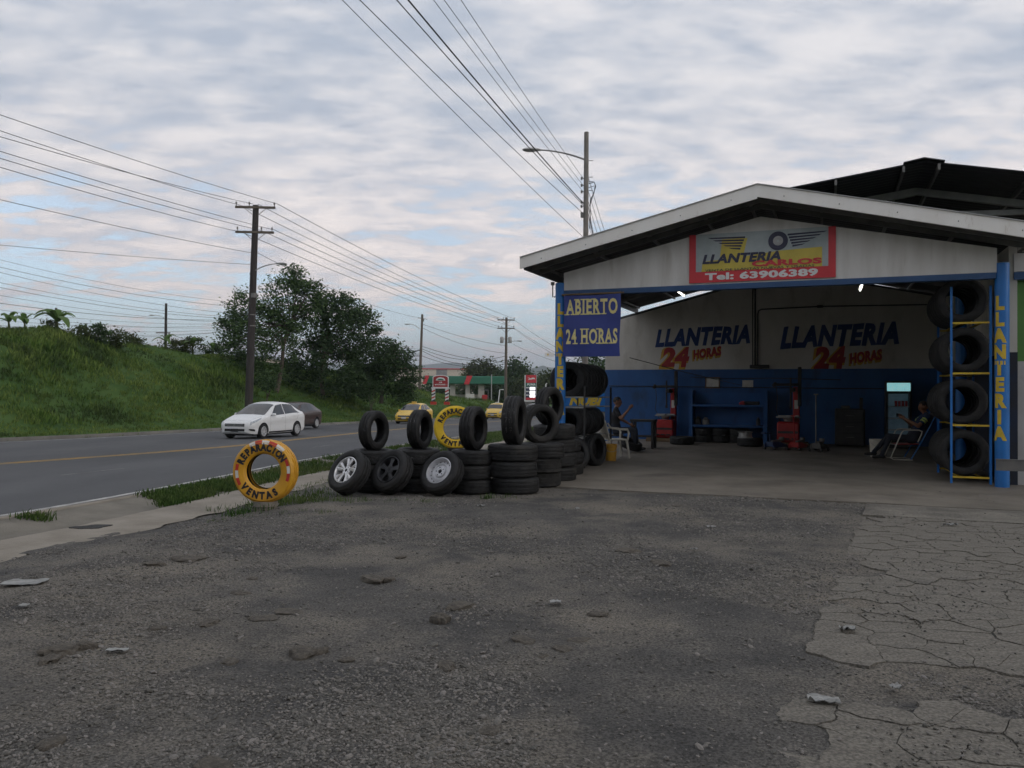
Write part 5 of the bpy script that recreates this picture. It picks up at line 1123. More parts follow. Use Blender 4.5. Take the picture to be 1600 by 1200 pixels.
for sx in (-1, 1):
    for sy in (-1, 1): m = MB(); m.box((sx * .13 - .02, sy * .14, .18), (.04, .04, .37)); m.build('leg', 'machine_black', st)

# ------------------------------------------------------------------ cars
def pch(pts):
    P = np.array(pts, float); x, y = P[:, 0], P[:, 1]; h = np.diff(x); d = np.diff(y) / h; mm = np.zeros(len(x)); mm[0], mm[-1] = d[0], d[-1]
    for i in range(1, len(x) - 1): mm[i] = 0 if d[i - 1] * d[i] <= 0 else 2 * d[i - 1] * d[i] / (d[i - 1] + d[i])
    def f(q):
        q = min(max(q, x[0]), x[-1]); i = min(max(int(np.searchsorted(x, q)) - 1, 0), len(h) - 1); t = (q - x[i]) / h[i]
        return float((2 * t ** 3 - 3 * t * t + 1) * y[i] + (t ** 3 - 2 * t * t + t) * h[i] * mm[i] + (-2 * t ** 3 + 3 * t * t) * y[i + 1] + (t ** 3 - t * t) * h[i] * mm[i + 1])
    return f
def car(label, loc, rz, paint, taxi=False, group='cars on the road', hatch=False, detail=True):
    Lc = 4.25; t = thing('taxi' if taxi else 'car', label, 'taxi' if taxi else 'car', loc, rz, group)
    top = pch([(0, .56), (.05, .67), (.16, .735), (.5, .84), (.98, .965), (1.30, 1.13), (1.75, 1.37), (2.05, 1.46), (2.5, 1.505), (3.0, 1.475), (3.45, 1.32), (3.82, 1.12), (4.0, 1.075), (4.14, 1.05), (4.21, .96), (4.25, .80)] if not hatch else [(0, .62), (.05, .72), (.16, .78), (.5, .92), (.9, 1.02), (1.25, 1.25), (1.55, 1.45), (1.9, 1.53), (2.6, 1.57), (3.5, 1.55), (3.9, 1.48), (4.1, 1.2), (4.2, .95), (4.25, .8)])
    bot = pch([(0, .30), (.10, .22), (.4, .19), (3.8, .20), (4.1, .26), (4.25, .40)]); wm = pch([(0, .50), (.04, .62), (.12, .71), (.35, .79), (.8, .83), (2.2, .84), (3.5, .83), (4.0, .785), (4.18, .71), (4.25, .60)])
    wr_ = pch([(0, .42), (.15, .58), (.5, .64), (.98, .70), (1.75, .585), (2.3, .56), (3.0, .555), (3.5, .575), (3.9, .64), (4.15, .62), (4.25, .5)])
    belt0 = pch([(0, .54), (.12, .66), (.5, .77), (1.0, .89), (2.2, .94), (3.4, 1.0), (3.9, .99), (4.2, .88), (4.25, .72)])
    def ring(x):
        w_, b_, tz, wt_ = wm(x), bot(x), top(x), wr_(x); be = min(belt0(x), tz - .03); hgt = max(0.02, tz - be)
        return [(0, b_), (w_ * .84, b_), (w_ * .95, b_ + .06), (w_ * .985, b_ + .16), (w_ * .985, (b_ + be) / 2), (w_, (b_ + be) / 2 + (be - b_) * .22), (w_ * .985, be - .06 * min(1, hgt * 3 + .4)), (w_ * .945, be), (wt_ + (w_ * .945 - wt_) * .55, be + hgt * .42), (wt_ + (w_ * .945 - wt_) * .12, be + hgt * .84), (wt_ * .90, tz - .035 * min(1, hgt * 4 + .2)), (wt_ * .6, tz - .008), (0, tz)]
    K = 13
    def S(x, k):
        r = ring(x); k = min(max(k, 0), K - 1); i = min(int(k), K - 2); f = k - i; p1, p2 = r[i], r[i + 1]; p0 = r[i - 1] if i else (-r[1][0], r[1][1]); p3 = r[i + 2] if i + 2 < K else (-r[K - 2][0], r[K - 2][1])
        c = [.5 * (2 * b_ + (c_ - a_) * f + (2 * a_ - 5 * b_ + 4 * c_ - d_) * f * f + (3 * b_ - a_ - 3 * c_ + d_) * f ** 3) for a_, b_, c_, d_ in zip(p0, p1, p2, p3)]; return Vector((x, c[0], c[1]))
    xs_ = [0, .02, .05, .09, .14, .2, .3, .42, .55, .7, .85, .98, 1.1, 1.25, 1.4, 1.55, 1.7, 1.85, 2.0, 2.2, 2.4, 2.6, 2.8, 3.0, 3.15, 3.3, 3.45, 3.6, 3.75, 3.9, 4.0, 4.08, 4.14, 4.18, 4.22, 4.25]
    V = []; KK = 3 * (K - 1) + 1; n = 2 * KK - 2
    for x in xs_:
        r = [tuple(S(x, j / 3))[1:] for j in range(KK)]; r[0] = (0, r[0][1]); r[-1] = (0, r[-1][1]); V += [(x - Lc / 2, a, b) for a, b in r] + [(x - Lc / 2, -a, b) for a, b in reversed(r[1:-1])]
    mb = MB(); mb.add(V, [(i * n + k, i * n + (k + 1) % n, (i + 1) * n + (k + 1) % n, (i + 1) * n + k) for i in range(len(xs_) - 1) for k in range(n)] + [tuple(range(n)), tuple((len(xs_) - 1) * n + k for k in reversed(range(n)))])
    me = mb.mesh('body', [paint, 'black'], True); bm = bmesh.new(); bm.from_mesh(me); bmesh.ops.recalc_face_normals(bm, faces=bm.faces); bm.to_mesh(me); bm.free()
    ob = bpy.data.objects.new('body', me); C.objects.link(ob); WX = (.80 - Lc / 2, 3.36 - Lc / 2)
    cm = MB(); cm.cm = 0
    for wx in WX:
        for s in (-1, 1): cm.cyl((wx, s * .60, .31), (wx, s * 1.1, .31), .355, n=28)
    ce = cm.mesh('cut', 'black'); co = bpy.data.objects.new('cut', ce); C.objects.link(co); bm = bmesh.new(); bm.from_mesh(ce); bmesh.ops.recalc_face_normals(bm, faces=bm.faces); bm.to_mesh(ce); bm.free()
    ce.materials.clear(); ce.materials.append(MATS[paint]); ce.materials.append(MATS['black']); ce.polygons.foreach_set('material_index', [1] * len(ce.polygons))
    md = ob.modifiers.new('b', 'BOOLEAN'); md.operation = 'DIFFERENCE'; md.object = co; md.solver = 'EXACT'; dg = bpy.context.evaluated_depsgraph_get(); dg.update()
    m2 = bpy.data.meshes.new_from_object(ob.evaluated_get(dg)); bpy.data.objects.remove(ob); bpy.data.objects.remove(co)
    try: m2.set_sharp_from_angle(angle=R(38))
    except Exception: pass
    bo = link('body', m2, t)
    def patch(name, fx, fk, mt, s, parent=t, nx_=10, nk=6, lift=.006):
        # fx(a,b), fk(a,b) -> surface coordinates over the unit square
        P = [[None] * (nk + 1) for _ in range(nx_ + 1)]
        for i in range(nx_ + 1):
            for j in range(nk + 1):
                a, b = i / nx_, j / nk; x, k = fx(a, b), fk(a, b); p = S(x, k); q1 = S(x + .01, k) - p; q2 = S(x, k + .05) - p if k < K - 1.06 else p - S(x, k - .05); nn = q1.cross(q2)
                if nn.length > 1e-9: nn.normalize()
                if nn.dot(Vector((0, p.y, p.z - .6))) < 0: nn = -nn
                p = p + nn * lift; P[i][j] = (p.x - Lc / 2, s * p.y, p.z)
        v_ = [p for r in P for p in r]; k1 = nk + 1; mb = MB(); mb.add(v_, [(i * k1 + j, i * k1 + j + 1, (i + 1) * k1 + j + 1, (i + 1) * k1 + j) for i in range(nx_) for j in range(nk)]); return mb.build(name, mt, parent, smooth=True, fix=True)
    lerp = lambda a, b, q: a + (b - a) * q
    x0b, x0t, x1b, x1t, bp = (1.33, 1.92, 3.66, 3.22, 2.42) if not hatch else (1.2, 1.62, 4.0, 3.85, 2.35)
    for s in (-1, 1):
        patch('side_window', lambda a, b: lerp(lerp(x0b, x0t, b), bp - .03, a), lambda a, b: 7.15 + b * 1.75, 'glass_dark', s); patch('side_window', lambda a, b: lerp(bp + .03, lerp(x1b, x1t, b ** .7), a), lambda a, b: 7.15 + b * 1.75, 'glass_dark', s)
    def both(name, xa, xb, k0, mt):
        V_ = []; nx_, ny_ = 8, 12; mb = MB()
        for i in range(nx_ + 1):
            x = lerp(xa, xb, i / nx_)
            for j in range(ny_ + 1):
                q = -1 + 2 * j / ny_; k = K - 1 - abs(q) * (K - 1 - k0); p = S(x, k); V_.append((p.x - Lc / 2 + (-.006 if xa < 2 else .006), math.copysign(p.y, q) if q else 0, p.z + .007))
        k1 = ny_ + 1; mb.add(V_, [(i * k1 + j, i * k1 + j + 1, (i + 1) * k1 + j + 1, (i + 1) * k1 + j) for i in range(nx_) for j in range(ny_)]); return mb.build(name, mt, t, smooth=True)
    both('windscreen', 1.03 if not hatch else .96, 1.88 if not hatch else 1.55, 9.15, 'glass_dark'); both('rear_window', 3.18 if not hatch else 3.92, 3.80 if not hatch else 4.1, 9.3, 'glass_dark')
    for s in (-1, 1):
        patch('headlight', lambda a, b: lerp(.07 + .05 * b, .66 + .08 * b, a), lambda a, b: lerp(5.6 + 1.0 * a, 7.9 - .2 * a, b), 'headlamp', s, lift=.008); patch('fog_lamp', lambda a, b: lerp(.05, .27, a), lambda a, b: lerp(2.7, 4.0 - .6 * a, b), 'black', s, lift=.008); patch('tail_light', lambda a, b: lerp(3.98, 4.20, a), lambda a, b: lerp(5.9, 7.0, b), 'tail_lamp', s)
        patch('door_seam', lambda a, b: 1.28 + .008 * b, lambda a, b: 2.6 + 4.4 * a, 'black', s, nx_=12, nk=1, lift=.003); patch('door_seam', lambda a, b: 2.40 + .008 * b, lambda a, b: 2.6 + 4.4 * a, 'black', s, nx_=12, nk=1, lift=.003); patch('door_seam', lambda a, b: 3.42 - .5 * max(0, .55 - a) + .008 * b, lambda a, b: 3.6 + 3.4 * a, 'black', s, nx_=12, nk=1, lift=.003)
        patch('sill', lambda a, b: lerp(1.2, 2.98, a), lambda a, b: lerp(1.6, 2.4, b), 'black', s, lift=.004)
        for hx in (2.22, 3.12): p = S(hx, 6.0); mb = MB(); mb.bbox((p.x - Lc / 2, s * (p.y + .012), p.z - .04), (.17, .03, .028), .008); mb.build('door_handle', paint, t)
        p = S(1.42, 7.0); mb = MB(); mb.bbox((p.x - Lc / 2, s * (p.y + .10), p.z + .055), (.11, .19, .125), .035); mb.build('mirror', paint, t, smooth=True)
    # nose: grille, intake, plate, emblem
    mb = MB(); 
    for k, (z, w_) in enumerate(((.62, .40), (.575, .46), (.53, .40))): mb.bbox((-Lc / 2 - .004 + .01 * k * 0, 0, z), (.03, 2 * w_, .018), .006)
    mb.build('grille_bars', 'chrome', t); mb = MB(); mb.bbox((-Lc / 2 + .004, 0, .575), (.022, .90, .12), .008); mb.build('grille', 'black', t)
    mb = MB(); mb.bbox((-Lc / 2 + .002, 0, .375), (.03, .92, .10), .01); mb.build('air_intake', 'black', t)
    mb = MB(); mb.box((-Lc / 2 - .016, 0, .455 if taxi else .37), (.012, .34, .12)); mb.build('licence_plate', 'paper' if taxi else 'black', t)
    if not taxi:
        mb = MB()
        for a in (90, 210, 330): 
            c = Vector((0, math.cos(R(a)) * .032, .578 + math.sin(R(a)) * .032)); e = Vector((0, math.cos(R(a)), math.sin(R(a)))); f = Vector((0, -math.sin(R(a)), math.cos(R(a)))); x_ = -Lc / 2 - .024
            mb.add([(x_, *(c + e * .032).yz), (x_, *(c + f * .018).yz), (x_, *(c - e * .032).yz), (x_, *(c - f * .018).yz)], [(0, 1, 2, 3)])
        mb.build('emblem', 'chrome', t, fix=False)
    patch('hood_seam', lambda a, b: .20 + .010 * b + 0 * a, lambda a, b: lerp(8.2, K - 1.1, a), 'black', 1, nk=1, lift=.003); patch('hood_seam', lambda a, b: .20 + .010 * b, lambda a, b: lerp(8.2, K - 1.1, a), 'black', -1, nk=1, lift=.003)
    mb = MB(); mb.box((.0, 0, .17), (3.6, 1.3, .06)); mb.build('underbody', 'black', t)
    for wx in WX:
        for s in (-1, 1):
            we = bpy.data.objects.new('wheel', None); C.objects.link(we); we.parent = t; we.location = (wx, s * .74, .305); we.rotation_euler = (0, 0, 0 if s > 0 else PI)
            mb = MB(); mb.lathe([(.20, .095), (.24, .105), (.285, .095), (.303, .07), (.305, 0), (.303, -.07), (.285, -.1), (.2, -.1)], 32); mb.build('tyre', 'rubber', we, smooth=True)
            mb = MB(); mb.lathe([(.205, .095), (.19, .10), (.175, .06), (.17, .02), (.001, .02)], 28)
            for i in range(8):
                a = 2 * PI * i / 8; mb.box((0, 0, 0), (.15, .02, .036), Matrix.Rotation(-a, 4, 'Y') @ Matrix.Translation((.105, .075, 0)))
            mb.cyl((0, .02, 0), (0, .09, 0), .04, n=12); mb.build('rim', 'silver', we)
    if taxi:
        mb = MB(); mb.bbox((-.02, 0, 1.555 if not hatch else 1.61), (.16, .36, .10), .02); mb.build('roof_sign', 'car_yellow' if not hatch else 'sign_white', t)
    elif paint == 'car_white':
        mb = MB(); mb.tube([(.55, .0, 1.49), (.95, .0, 1.63)], .006, 5); mb.build('antenna', 'black', t)
    return t
def road_at(x, y):
    d = 30.0
    for _ in range(30): d = (CAMH - zroad(d)) * F / (y - yh(x))
    return Vector(((x - 800) / F * d, d, zroad(d)))
def heading(p): a, b = fM(p.y + 2), fM(p.y - 2); return math.atan2(-4, b - a)      # towards the viewer along the road
# local -x is the nose
p = road_at(405, 684); car('white saloon car driving past on the road towards the left', p + Vector((.0, .8, 0)), heading(p) + PI + R(-8), 'car_white')
p = road_at(452, 672); car('dark brown car half hidden behind the white saloon', p + Vector((-.2, 1.5, 0)), heading(p) + PI - R(4), 'car_dark')
p = road_at(645, 662); car('yellow taxi with roof light behind the black standing tyres', p + Vector((0, 1, 0)), heading(p) + PI, 'car_yellow', taxi=True)
p = road_at(777, 655); car('small yellow hatchback taxi farther down the road', p + Vector((0, 1, 0)), heading(p) + PI + R(5), 'car_yellow', taxi=True, hatch=True)
p = road_at(836, 652); car('dark grey car on the road glimpsed behind the knobbly tyre', p + Vector((0, 1, 0)), heading(p) + PI, 'car_grey', hatch=True)

# ------------------------------------------------------------------ utility poles, street lamps, wires
def pole_base(p): return p
def cobra(parent, z, dirv, ln, mt='galv', rise=.55):
    d = Vector((*dirv, 0)).normalized(); m = MB(); pts = [Vector((0, 0, z)) + d * ln * q + Vector((0, 0, rise * (1 - (1 - q) ** 2))) for q in np.linspace(0, 1, 9)]; m.tube(pts, [.035 - .008 * q for q in np.linspace(0, 1, 9)], 7); a = m.build('lamp_arm', mt, parent, smooth=True)
    e = pts[-1]; M_ = Matrix.Translation(e + d * .28) @ Matrix.Rotation(math.atan2(d.y, d.x), 4, 'Z'); m = MB(); sec = []
    for q, w_, h0, h1 in ((-.32, .03, -.03, .03), (-.2, .07, -.04, .05), (0, .13, -.07, .06), (.2, .14, -.075, .05), (.33, .09, -.05, .02), (.38, .02, -.02, 0)): sec.append([(q, -w_, (h0 + h1) / 2), (q, -w_ * .6, h1), (q, w_ * .6, h1), (q, w_, (h0 + h1) / 2), (q, w_ * .6, h0), (q, -w_ * .6, h0)])
    m.add([v for s in sec for v in s], [(k * 6 + j, k * 6 + (j + 1) % 6, (k + 1) * 6 + (j + 1) % 6, (k + 1) * 6 + j) for k in range(5) for j in range(6)], M_); m.build('lamp_head', 'galv', a, smooth=True)
def pole(name, label, p, top, r0, r1, mt, lean=(0, 0)):
    t = thing(name, label, 'utility pole', p, 0, 'utility poles along the road'); h = top - p[2]; m = MB(); m.tube([(0, 0, -.5), (lean[0] * .5, lean[1] * .5, h / 2), (lean[0], lean[1], h)], [r0, (r0 + r1) / 2, r1], 14); m.build('shaft', mt, t, smooth=True); return t, h
def crossarm(t, z, w_, ang, mt, ins=(-.95, -.3, .95), off_=(0, 0)):
    M_ = Matrix.Translation((off_[0], off_[1], z)) @ Matrix.Rotation(ang, 4, 'Z'); m = MB(); m.box((0, -.14, 0), (2 * w_, .11, .13), M_); a = m.build('crossarm', mt, t)
    m = MB()
    for s in (-1, 1): m.tube([(s * w_ * .55, -.12, -.05), (0, -.08, -.55)], .02, 5, M_)
    m.build('brace', 'steel_grey', a)
    for q in ins: m = MB(); m.lathe([(.001, .0), (.02, .0), (.02, .10), (.05, .11), (.05, .15), (.03, .16), (.055, .19), (.03, .25), (.001, .26)], 10, M_ @ Matrix.Translation((q * w_, -.14, .06)) @ Matrix.Rotation(R(90), 4, 'X')); m.build('insulator', 'steel_grey', a, smooth=True)
P1 = at(388, 640, 47.0); P1.z = zroad(47) + .1; pole1, h1 = pole('utility_pole', 'tall dark wooden pole with two crossarms behind the white car', P1, at(397, 320, 47).z, .24, .17, 'dark_pole', (.33, 0))
za1, za2 = at(400, 324, 47).z - P1.z, at(400, 363, 47).z - P1.z
crossarm(pole1, za1, 1.15, R(4), 'wood_pole', off_=(.33, 0)); crossarm(pole1, za2, 1.10, R(4), 'wood_pole', (-.9, .35, .9), off_=(.31, 0)); cobra(pole1, at(393, 428, 47).z - P1.z, (1, -.25), 1.75)
m = MB(); m.cyl((.25, 0, h1 * .58), (.25, 0, h1 * .60), .22, n=10); m.cyl((.20, 0, h1 * .50), (.20, 0, h1 * .505), .225, n=10); m.cyl((.2, 0, h1 * .45), (.2, 0, h1 * .455), .225, n=10); m.build('band', 'steel_grey', pole1)
P2 = at(655, 630, 96); pole2, h2 = pole('utility_pole', 'slim brown wooden pole with lamp beside the red arched sign', P2, at(659, 491, 96).z, .20, .13, 'wood_pole', (.3, 0)); cobra(pole2, at(656, 514, 96).z - P2.z, (-1, -.2), 1.15); m = MB(); m.tube([(-.25, 0, h2 * .96), (.9, 0, h2 * .945)], .03, 5); m.box((.45, 0, h2 * .935), (.12, .12, .3)); m.build('bracket', 'steel_grey', pole2)
m = MB(); m.box((.02, -.22, 1.35), (.28, .04, .40)); m.build('notice_plate', 'paper', pole2)
m = MB(); m.tube([(-2.6, 0, h2 * .56), (-.9, 0, h2 * .57), (.1, 0, h2 * .60)], [.06, .08, .05], 6); m.build('cable_bundle', 'wire', pole2)
P3 = at(790, 640, 98); P3.z = zroad(98) + .1; pole3, h3 = pole('utility_pole', 'distant pole with two crossarms and two transformers', P3, at(791, 496, 98).z, .20, .14, 'wood_pole', (.05, 0)); zz1, zz2 = at(791, 500, 98).z - P3.z, at(791, 513, 98).z - P3.z
crossarm(pole3, zz1, 1.05, R(0), 'wood_pole'); crossarm(pole3, zz2, 1.05, R(0), 'wood_pole', (-.9, -.5, .9)); cobra(pole3, at(794, 536, 98).z - P3.z, (1, -.1), 1.35, rise=.25)
for s in (-1, 1): m = MB(); m.lathe([(.001, 0), (.20, 0), (.22, .05), (.22, .68), (.20, .72), (.12, .76), (.001, .77)], 14, Matrix.Translation((s * .50, -.1, at(791, 536, 98).z - P3.z)) @ Matrix.Rotation(R(90), 4, 'X')); m.tube([(s * .5, -.1, at(791, 536, 98).z - P3.z + .5), (0, 0, at(791, 536, 98).z - P3.z + .5)], .05, 6); m.build('transformer', 'galv', pole3, smooth=True)
P4 = at(914, 640, 30.0); P4.z = -.3; pole4, h4 = pole('utility_pole', 'round concrete pole with street lamp rising behind the shop roof', P4, at(914, 205, 30).z, .125, .085, 'concrete_pole')
zl = at(914, 249, 30).z - P4.z; cobra(pole4, zl, (-1, -.1), 1.75, rise=.32)
m = MB()
for k, y in enumerate((278, 289, 299, 315, 322, 333)):
    z = at(914, y, 30).z - P4.z; m.tube([(.05, 0, z), (-.20, -.02, z)], .014, 5); m.cyl((-.17, -.02, z - .05), (-.17, -.02, z + .05), .035, n=8)
m.cyl((-.13, 0, at(914, 335, 30).z - P4.z - .1), (-.13, 0, at(914, 335, 30).z - P4.z + .08), .07, n=10)
for y in (250, 276, 283, 297): z = at(914, y, 30).z - P4.z; m.tube([(.0, 0, z), (.26, .02, z + .02)], .012, 5)
m.build('bracket_set', 'steel_grey', pole4)
m = MB(); z = at(914, 290, 30).z - P4.z; m.tube([(.1, 0, z + .1), (.3, 0, z + .16), (.36, 0, z), (.25, 0, z - .35), (.15, 0, z - .7), (.16, 0, z - 1.3), (.3, 0, z - 2.0)], .018, 5); m.tube([(.1, 0, z - .05), (.33, 0, z + .02), (.30, 0, z - .25), (.16, 0, z - .5), (.14, 0, z - 1.6)], .014, 5); m.build('cable_loop', 'wire', pole4)
PB = at(258, 590, 92); PB.z = 3.2; poleb, hb = pole('utility_pole', 'thin far pole rising behind the crest of the grass bank', PB, at(259, 474, 92).z, .18, .13, 'dark_pole'); cobra(poleb, at(258, 498, 92).z - PB.z, (-1, 0), 1.3, rise=.4)
m = MB(); m.box((-.3, 0, at(258, 520, 92).z - PB.z), (1.6, .10, .12)); m.build('crossarm', 'wood_pole', poleb)
PC = at(86, 590, 90); PC.z = 4.2; polec, hc = pole('utility_pole', 'thin far pole behind the banana plant on the bank', PC, at(86, 481, 90).z, .16, .12, 'dark_pole')
m = MB(); m.tube([(-.25, 0, hc - .3), (.25, 0, hc - .25)], .03, 5); m.build('bracket', 'steel_grey', polec)

def wire(a, b, sag, r, label, group, n=22):
    a, b = Vector(a), Vector(b); mid = None; o = (a + b) / 2; pts = [a.lerp(b, i / n) - Vector((0, 0, sag * 4 * (i / n) * (1 - i / n))) - o for i in range(n + 1)]; m = MB(); m.tube(pts, r, 5); w_ = m.build('overhead_wire', 'wire', loc=o, fix=False); return tag(w_, label, 'wire', group)
def far_end(pa, px_, py_, d):                                # continue the line seen through a second place as far again
    q = at(px_, py_, d); return q + (q - pa) * 0.9
G1 = 'wires from the crossarm pole out to the left'; L1 = 'thin overhead wire running from the crossarm pole out to the left'
IN = ('left insulator of the upper', 'middle insulator of the upper', 'right insulator of the upper', 'left insulator of the lower', 'middle insulator of the lower', 'right insulator of the lower')
for i, ((xp, yp), y0) in enumerate((((373, 320), 190), ((392, 318), 199), ((431, 318), 165), ((373, 362), 247), ((407, 360), 233), ((427, 359), 222))):
    a = at(xp, yp, 47); wire(a, far_end(a, 0, y0, 30), .35, .014, f'thin overhead wire running out left from the {IN[i]} crossarm', G1)
a = at(393, 395, 47); wire(a, far_end(a, 0, 300, 31), .3, .013, 'single wire tied to the crossarm pole at mid height', None); a = at(392, 413, 47); wire(a, far_end(a, 0, 376, 38), .2, .011, 'lowest thin wire tied to the crossarm pole just under the lamp', None)
G2 = 'wires between the crossarm pole and the distant transformer pole'; L2 = 'thin overhead wire between the crossarm pole and the transformer pole'
for i, ((xa, ya), (xb, yb)) in enumerate((((373, 320), (780, 499)), ((400, 318), (786, 499)), ((431, 318), (803, 498)), ((375, 362), (778, 513)), ((407, 360), (786, 512)), ((427, 359), (803, 511)))): wire(at(xa, ya, 47), at(xb, yb, 98), .45, .017, f'thin wire to the transformer pole from the {IN[i]} crossarm', G2)
wire(at(397, 393, 47), at(658, 497, 96), .6, .014, 'thin wire between the crossarm pole and the brown pole with lamp', None)
for k, (ya, yb, s) in enumerate(((506, 540, .3), (512, 552, .5), (545, 556, .9), (548, 562, 1.1), (556, 568, .8), (541, 566, .4))): wire(at(659, ya, 96), at(790, yb, 98), s, .018 if k < 2 else .026, f'sagging cable between the brown and transformer poles, {NTH[k]} from the top', 'cables between the brown pole and the transformer pole')
G3 = 'wires from the transformer pole to the right'; 
for i, (ya, yb) in enumerate(((499, 560), (512, 566), (513, 572), (538, 574))): a = at(802, ya, 98); wire(a, at(900, yb, 70), .2, .015, f'thin wire from the transformer pole towards the tyre shop, {NTH[i]} from the top', G3)
G4 = 'cables crossing the sky above the grass bank'; L4 = 'dark cable crossing low in the sky above the grass bank'
for i, (y0, y1, r) in enumerate(((404, 470, .020), (416, 477, .028), (424, 488, .024), (441, 494, .022), (449, 497, .026), (462, 503, .020), (476, 500, .030), (487, 506, .018), (495, 512, .018), (505, 508, .016), (513, 515, .018), (521, 519, .020), (529, 519, .018))):
    b = at(258 if r < .03 else 258, (y0 + (y1 - y0) * .75), 92); a = at(-40, y0 - 8, 74); c = at(345, y1, 99); wire(a, c, .5, r * .8, f'cable crossing low in the sky above the grass bank, {NTH[i]} from the top', G4); 
    if r > .019: wire(c, at(655, 556 + (y1 - 500) * .35, 97), 1.2, r * .7, f'dark cable behind the tree clump to the brown pole, {NTH[i]} of the bundle', 'cables behind the big tree')
wire(at(262, 521, 92), at(470, 575, 97), .4, .024, 'dark cable dropping right from the far pole into the tree', None)
G5 = 'wires overhead from the concrete pole'; 
OV = iter(('leftmost', 'second', 'third', 'fifth', 'sixth', 'rightmost'))
def over(y1, x0, r, lab=None, d0=16.4):
    a = at(910, y1, 30); q = at(x0, 0, d0); e = q + (q - a) * 1.1; wire(a, e, .25, r, lab or f'overhead wire from the concrete pole up out of view, {next(OV)} at the picture top', G5 if not lab else None, n=26)
over(370, 552, .008); over(333, 580, .010); over(320, 635, .012); over(317, 652, .018, 'thick black overhead cable from the concrete pole up out of view'); over(299, 690, .007); over(289, 706, .007); over(278, 731, .007)
for k, (y1, xb, yb) in enumerate(((278, 946, 366), (299, 940, 366), (315, 934, 368), (322, 928, 370), (333, 924, 371))): a = at(918, y1, 30); q = at(xb, yb, 42); wire(a, q + (q - a) * .6, .1, .010, f'wire dropping behind the shop roof from the concrete pole, {NTH[k]} from the right', 'wires dropping behind the shop roof')

# ------------------------------------------------------------------ trees, shrubs, plants
def leaf_cloud(centres, per, spread, size, seed, elong=2.2, droop=.3):
    r = np.random.default_rng(seed); Cn = np.repeat(np.array([c[:3] for c in centres]), per, 0); sp = np.repeat(np.array([c[3] for c in centres]), per)[:, None]
    P = Cn + r.normal(0, 1, Cn.shape) * sp * np.array(spread); n = len(P); d = r.normal(0, 1, (n, 3)); d[:, 2] = d[:, 2] * .55 - droop; d /= np.linalg.norm(d, axis=1)[:, None]
    u = np.cross(d, r.normal(0, 1, (n, 3))); u /= np.linalg.norm(u, axis=1)[:, None]; s = (size * r.uniform(.55, 1.3, n))[:, None]
    a = P - d * s * elong / 2; b = P + u * s * .5; c = P + d * s * elong / 2; e = P - u * s * .5; V = np.stack([a, b, c, e], 1).reshape(-1, 3); return V, np.arange(4 * n).reshape(-1, 4)
def tree(name, label, base, lobes, nclump, per, size, trunk, matn, seed, cat='tree', group=None, spread=(1, 1, .7), clump=.55, nb=10, elong=2.2, r0=.18):
    t = thing(name, label, cat, base, 0, group); rr = random.Random(seed); cs = []
    wts = [(l[3] * l[4] * l[5]) ** .6 for l in lobes]
    for _ in range(nclump):
        l = rr.choices(lobes, wts)[0]
        while True:
            q = Vector((rr.uniform(-1, 1), rr.uniform(-1, 1), rr.uniform(-1, 1)))
            if q.length <= 1: break
        if rr.random() < .72: q = q.normalized() * rr.uniform(.72, 1.04)
        cs.append((l[0] + q.x * l[3], l[1] + q.y * l[4], l[2] + q.z * l[5], clump * rr.uniform(.55, 1.25)))
    V, Fc = leaf_cloud(cs, per, spread, size, seed, elong); np_mesh('crown', V, Fc, matn, t)
    m = MB(); m.tube(trunk, [r0 * (1 - .45 * i / (len(trunk) - 1)) for i in range(len(trunk))], 8); m.build('trunk', 'bark', t, smooth=True)
    m = MB(); tp = Vector(trunk[-1])
    for c in rr.sample(cs, min(nb, len(cs))): e = Vector(c[:3]); s_ = Vector(trunk[-1 if rr.random() < .6 else -2]); md = s_.lerp(e, .5) + Vector((rr.uniform(-.2, .2), rr.uniform(-.2, .2), .12 * (e - s_).length)); m.tube([s_, md, e], [r0 * .36, r0 * .22, r0 * .06], 5)
    if nb: m.build('branches', 'bark', t, smooth=True)
    return t
def lobe(px0, px1, py0, py1, d, base, dd=None): a = at(px0, py1, d); b = at(px1, py0, d); rx = (b.x - a.x) / 2; rz = (b.z - a.z) / 2; return ((a.x + b.x) / 2 - base.x, (dd or 0), (a.z + b.z) / 2 - base.z, rx, rx * .8, rz)
b1 = at(432, 602, 61)
tree('big_tree', 'tall feathery light tree rising behind the crossarm pole on the bank', b1, [lobe(362, 470, 470, 590, 61, b1), lobe(405, 485, 430, 520, 61, b1), lobe(440, 475, 418, 450, 61, b1), lobe(340, 400, 485, 565, 61, b1), lobe(335, 372, 500, 540, 61, b1), lobe(350, 400, 455, 500, 61, b1), lobe(455, 500, 430, 500, 61, b1)], 290, 58, .105, [(0, 0, -.6), (.25, 0, .6), (.4, 0, 1.6), (.5, 0, 3.0), (1.0, 0, 4.6)], 'leaf_a', 21, clump=.36, nb=34, elong=2.6)
b3 = at(505, 606, 65)
tree('big_tree', 'dense dark round-crowned tree in the middle of the clump', b3, [lobe(470, 590, 470, 560, 65, b3), lobe(490, 560, 455, 510, 65, b3), lobe(440, 570, 530, 615, 65, b3), lobe(555, 580, 485, 520, 65, b3)], 300, 60, .125, [(0, 0, -.6), (-.2, 0, 1), (.1, 0, 2.6), (.3, 0, 4.5)], 'leaf_b', 22, clump=.40, nb=26)
b2 = at(596, 616, 69)
tree('big_tree', 'low spreading dark tree at the right end of the clump', b2, [lobe(545, 640, 532, 590, 69, b2), lobe(570, 655, 560, 615, 69, b2), lobe(615, 650, 590, 632, 69, b2), lobe(530, 600, 570, 618, 69, b2)], 260, 58, .125, [(0, 0, -.8), (.1, 0, .8), (0, 0, 2.0), (.2, 0, 3.2)], 'leaf_b', 23, clump=.38, nb=24)
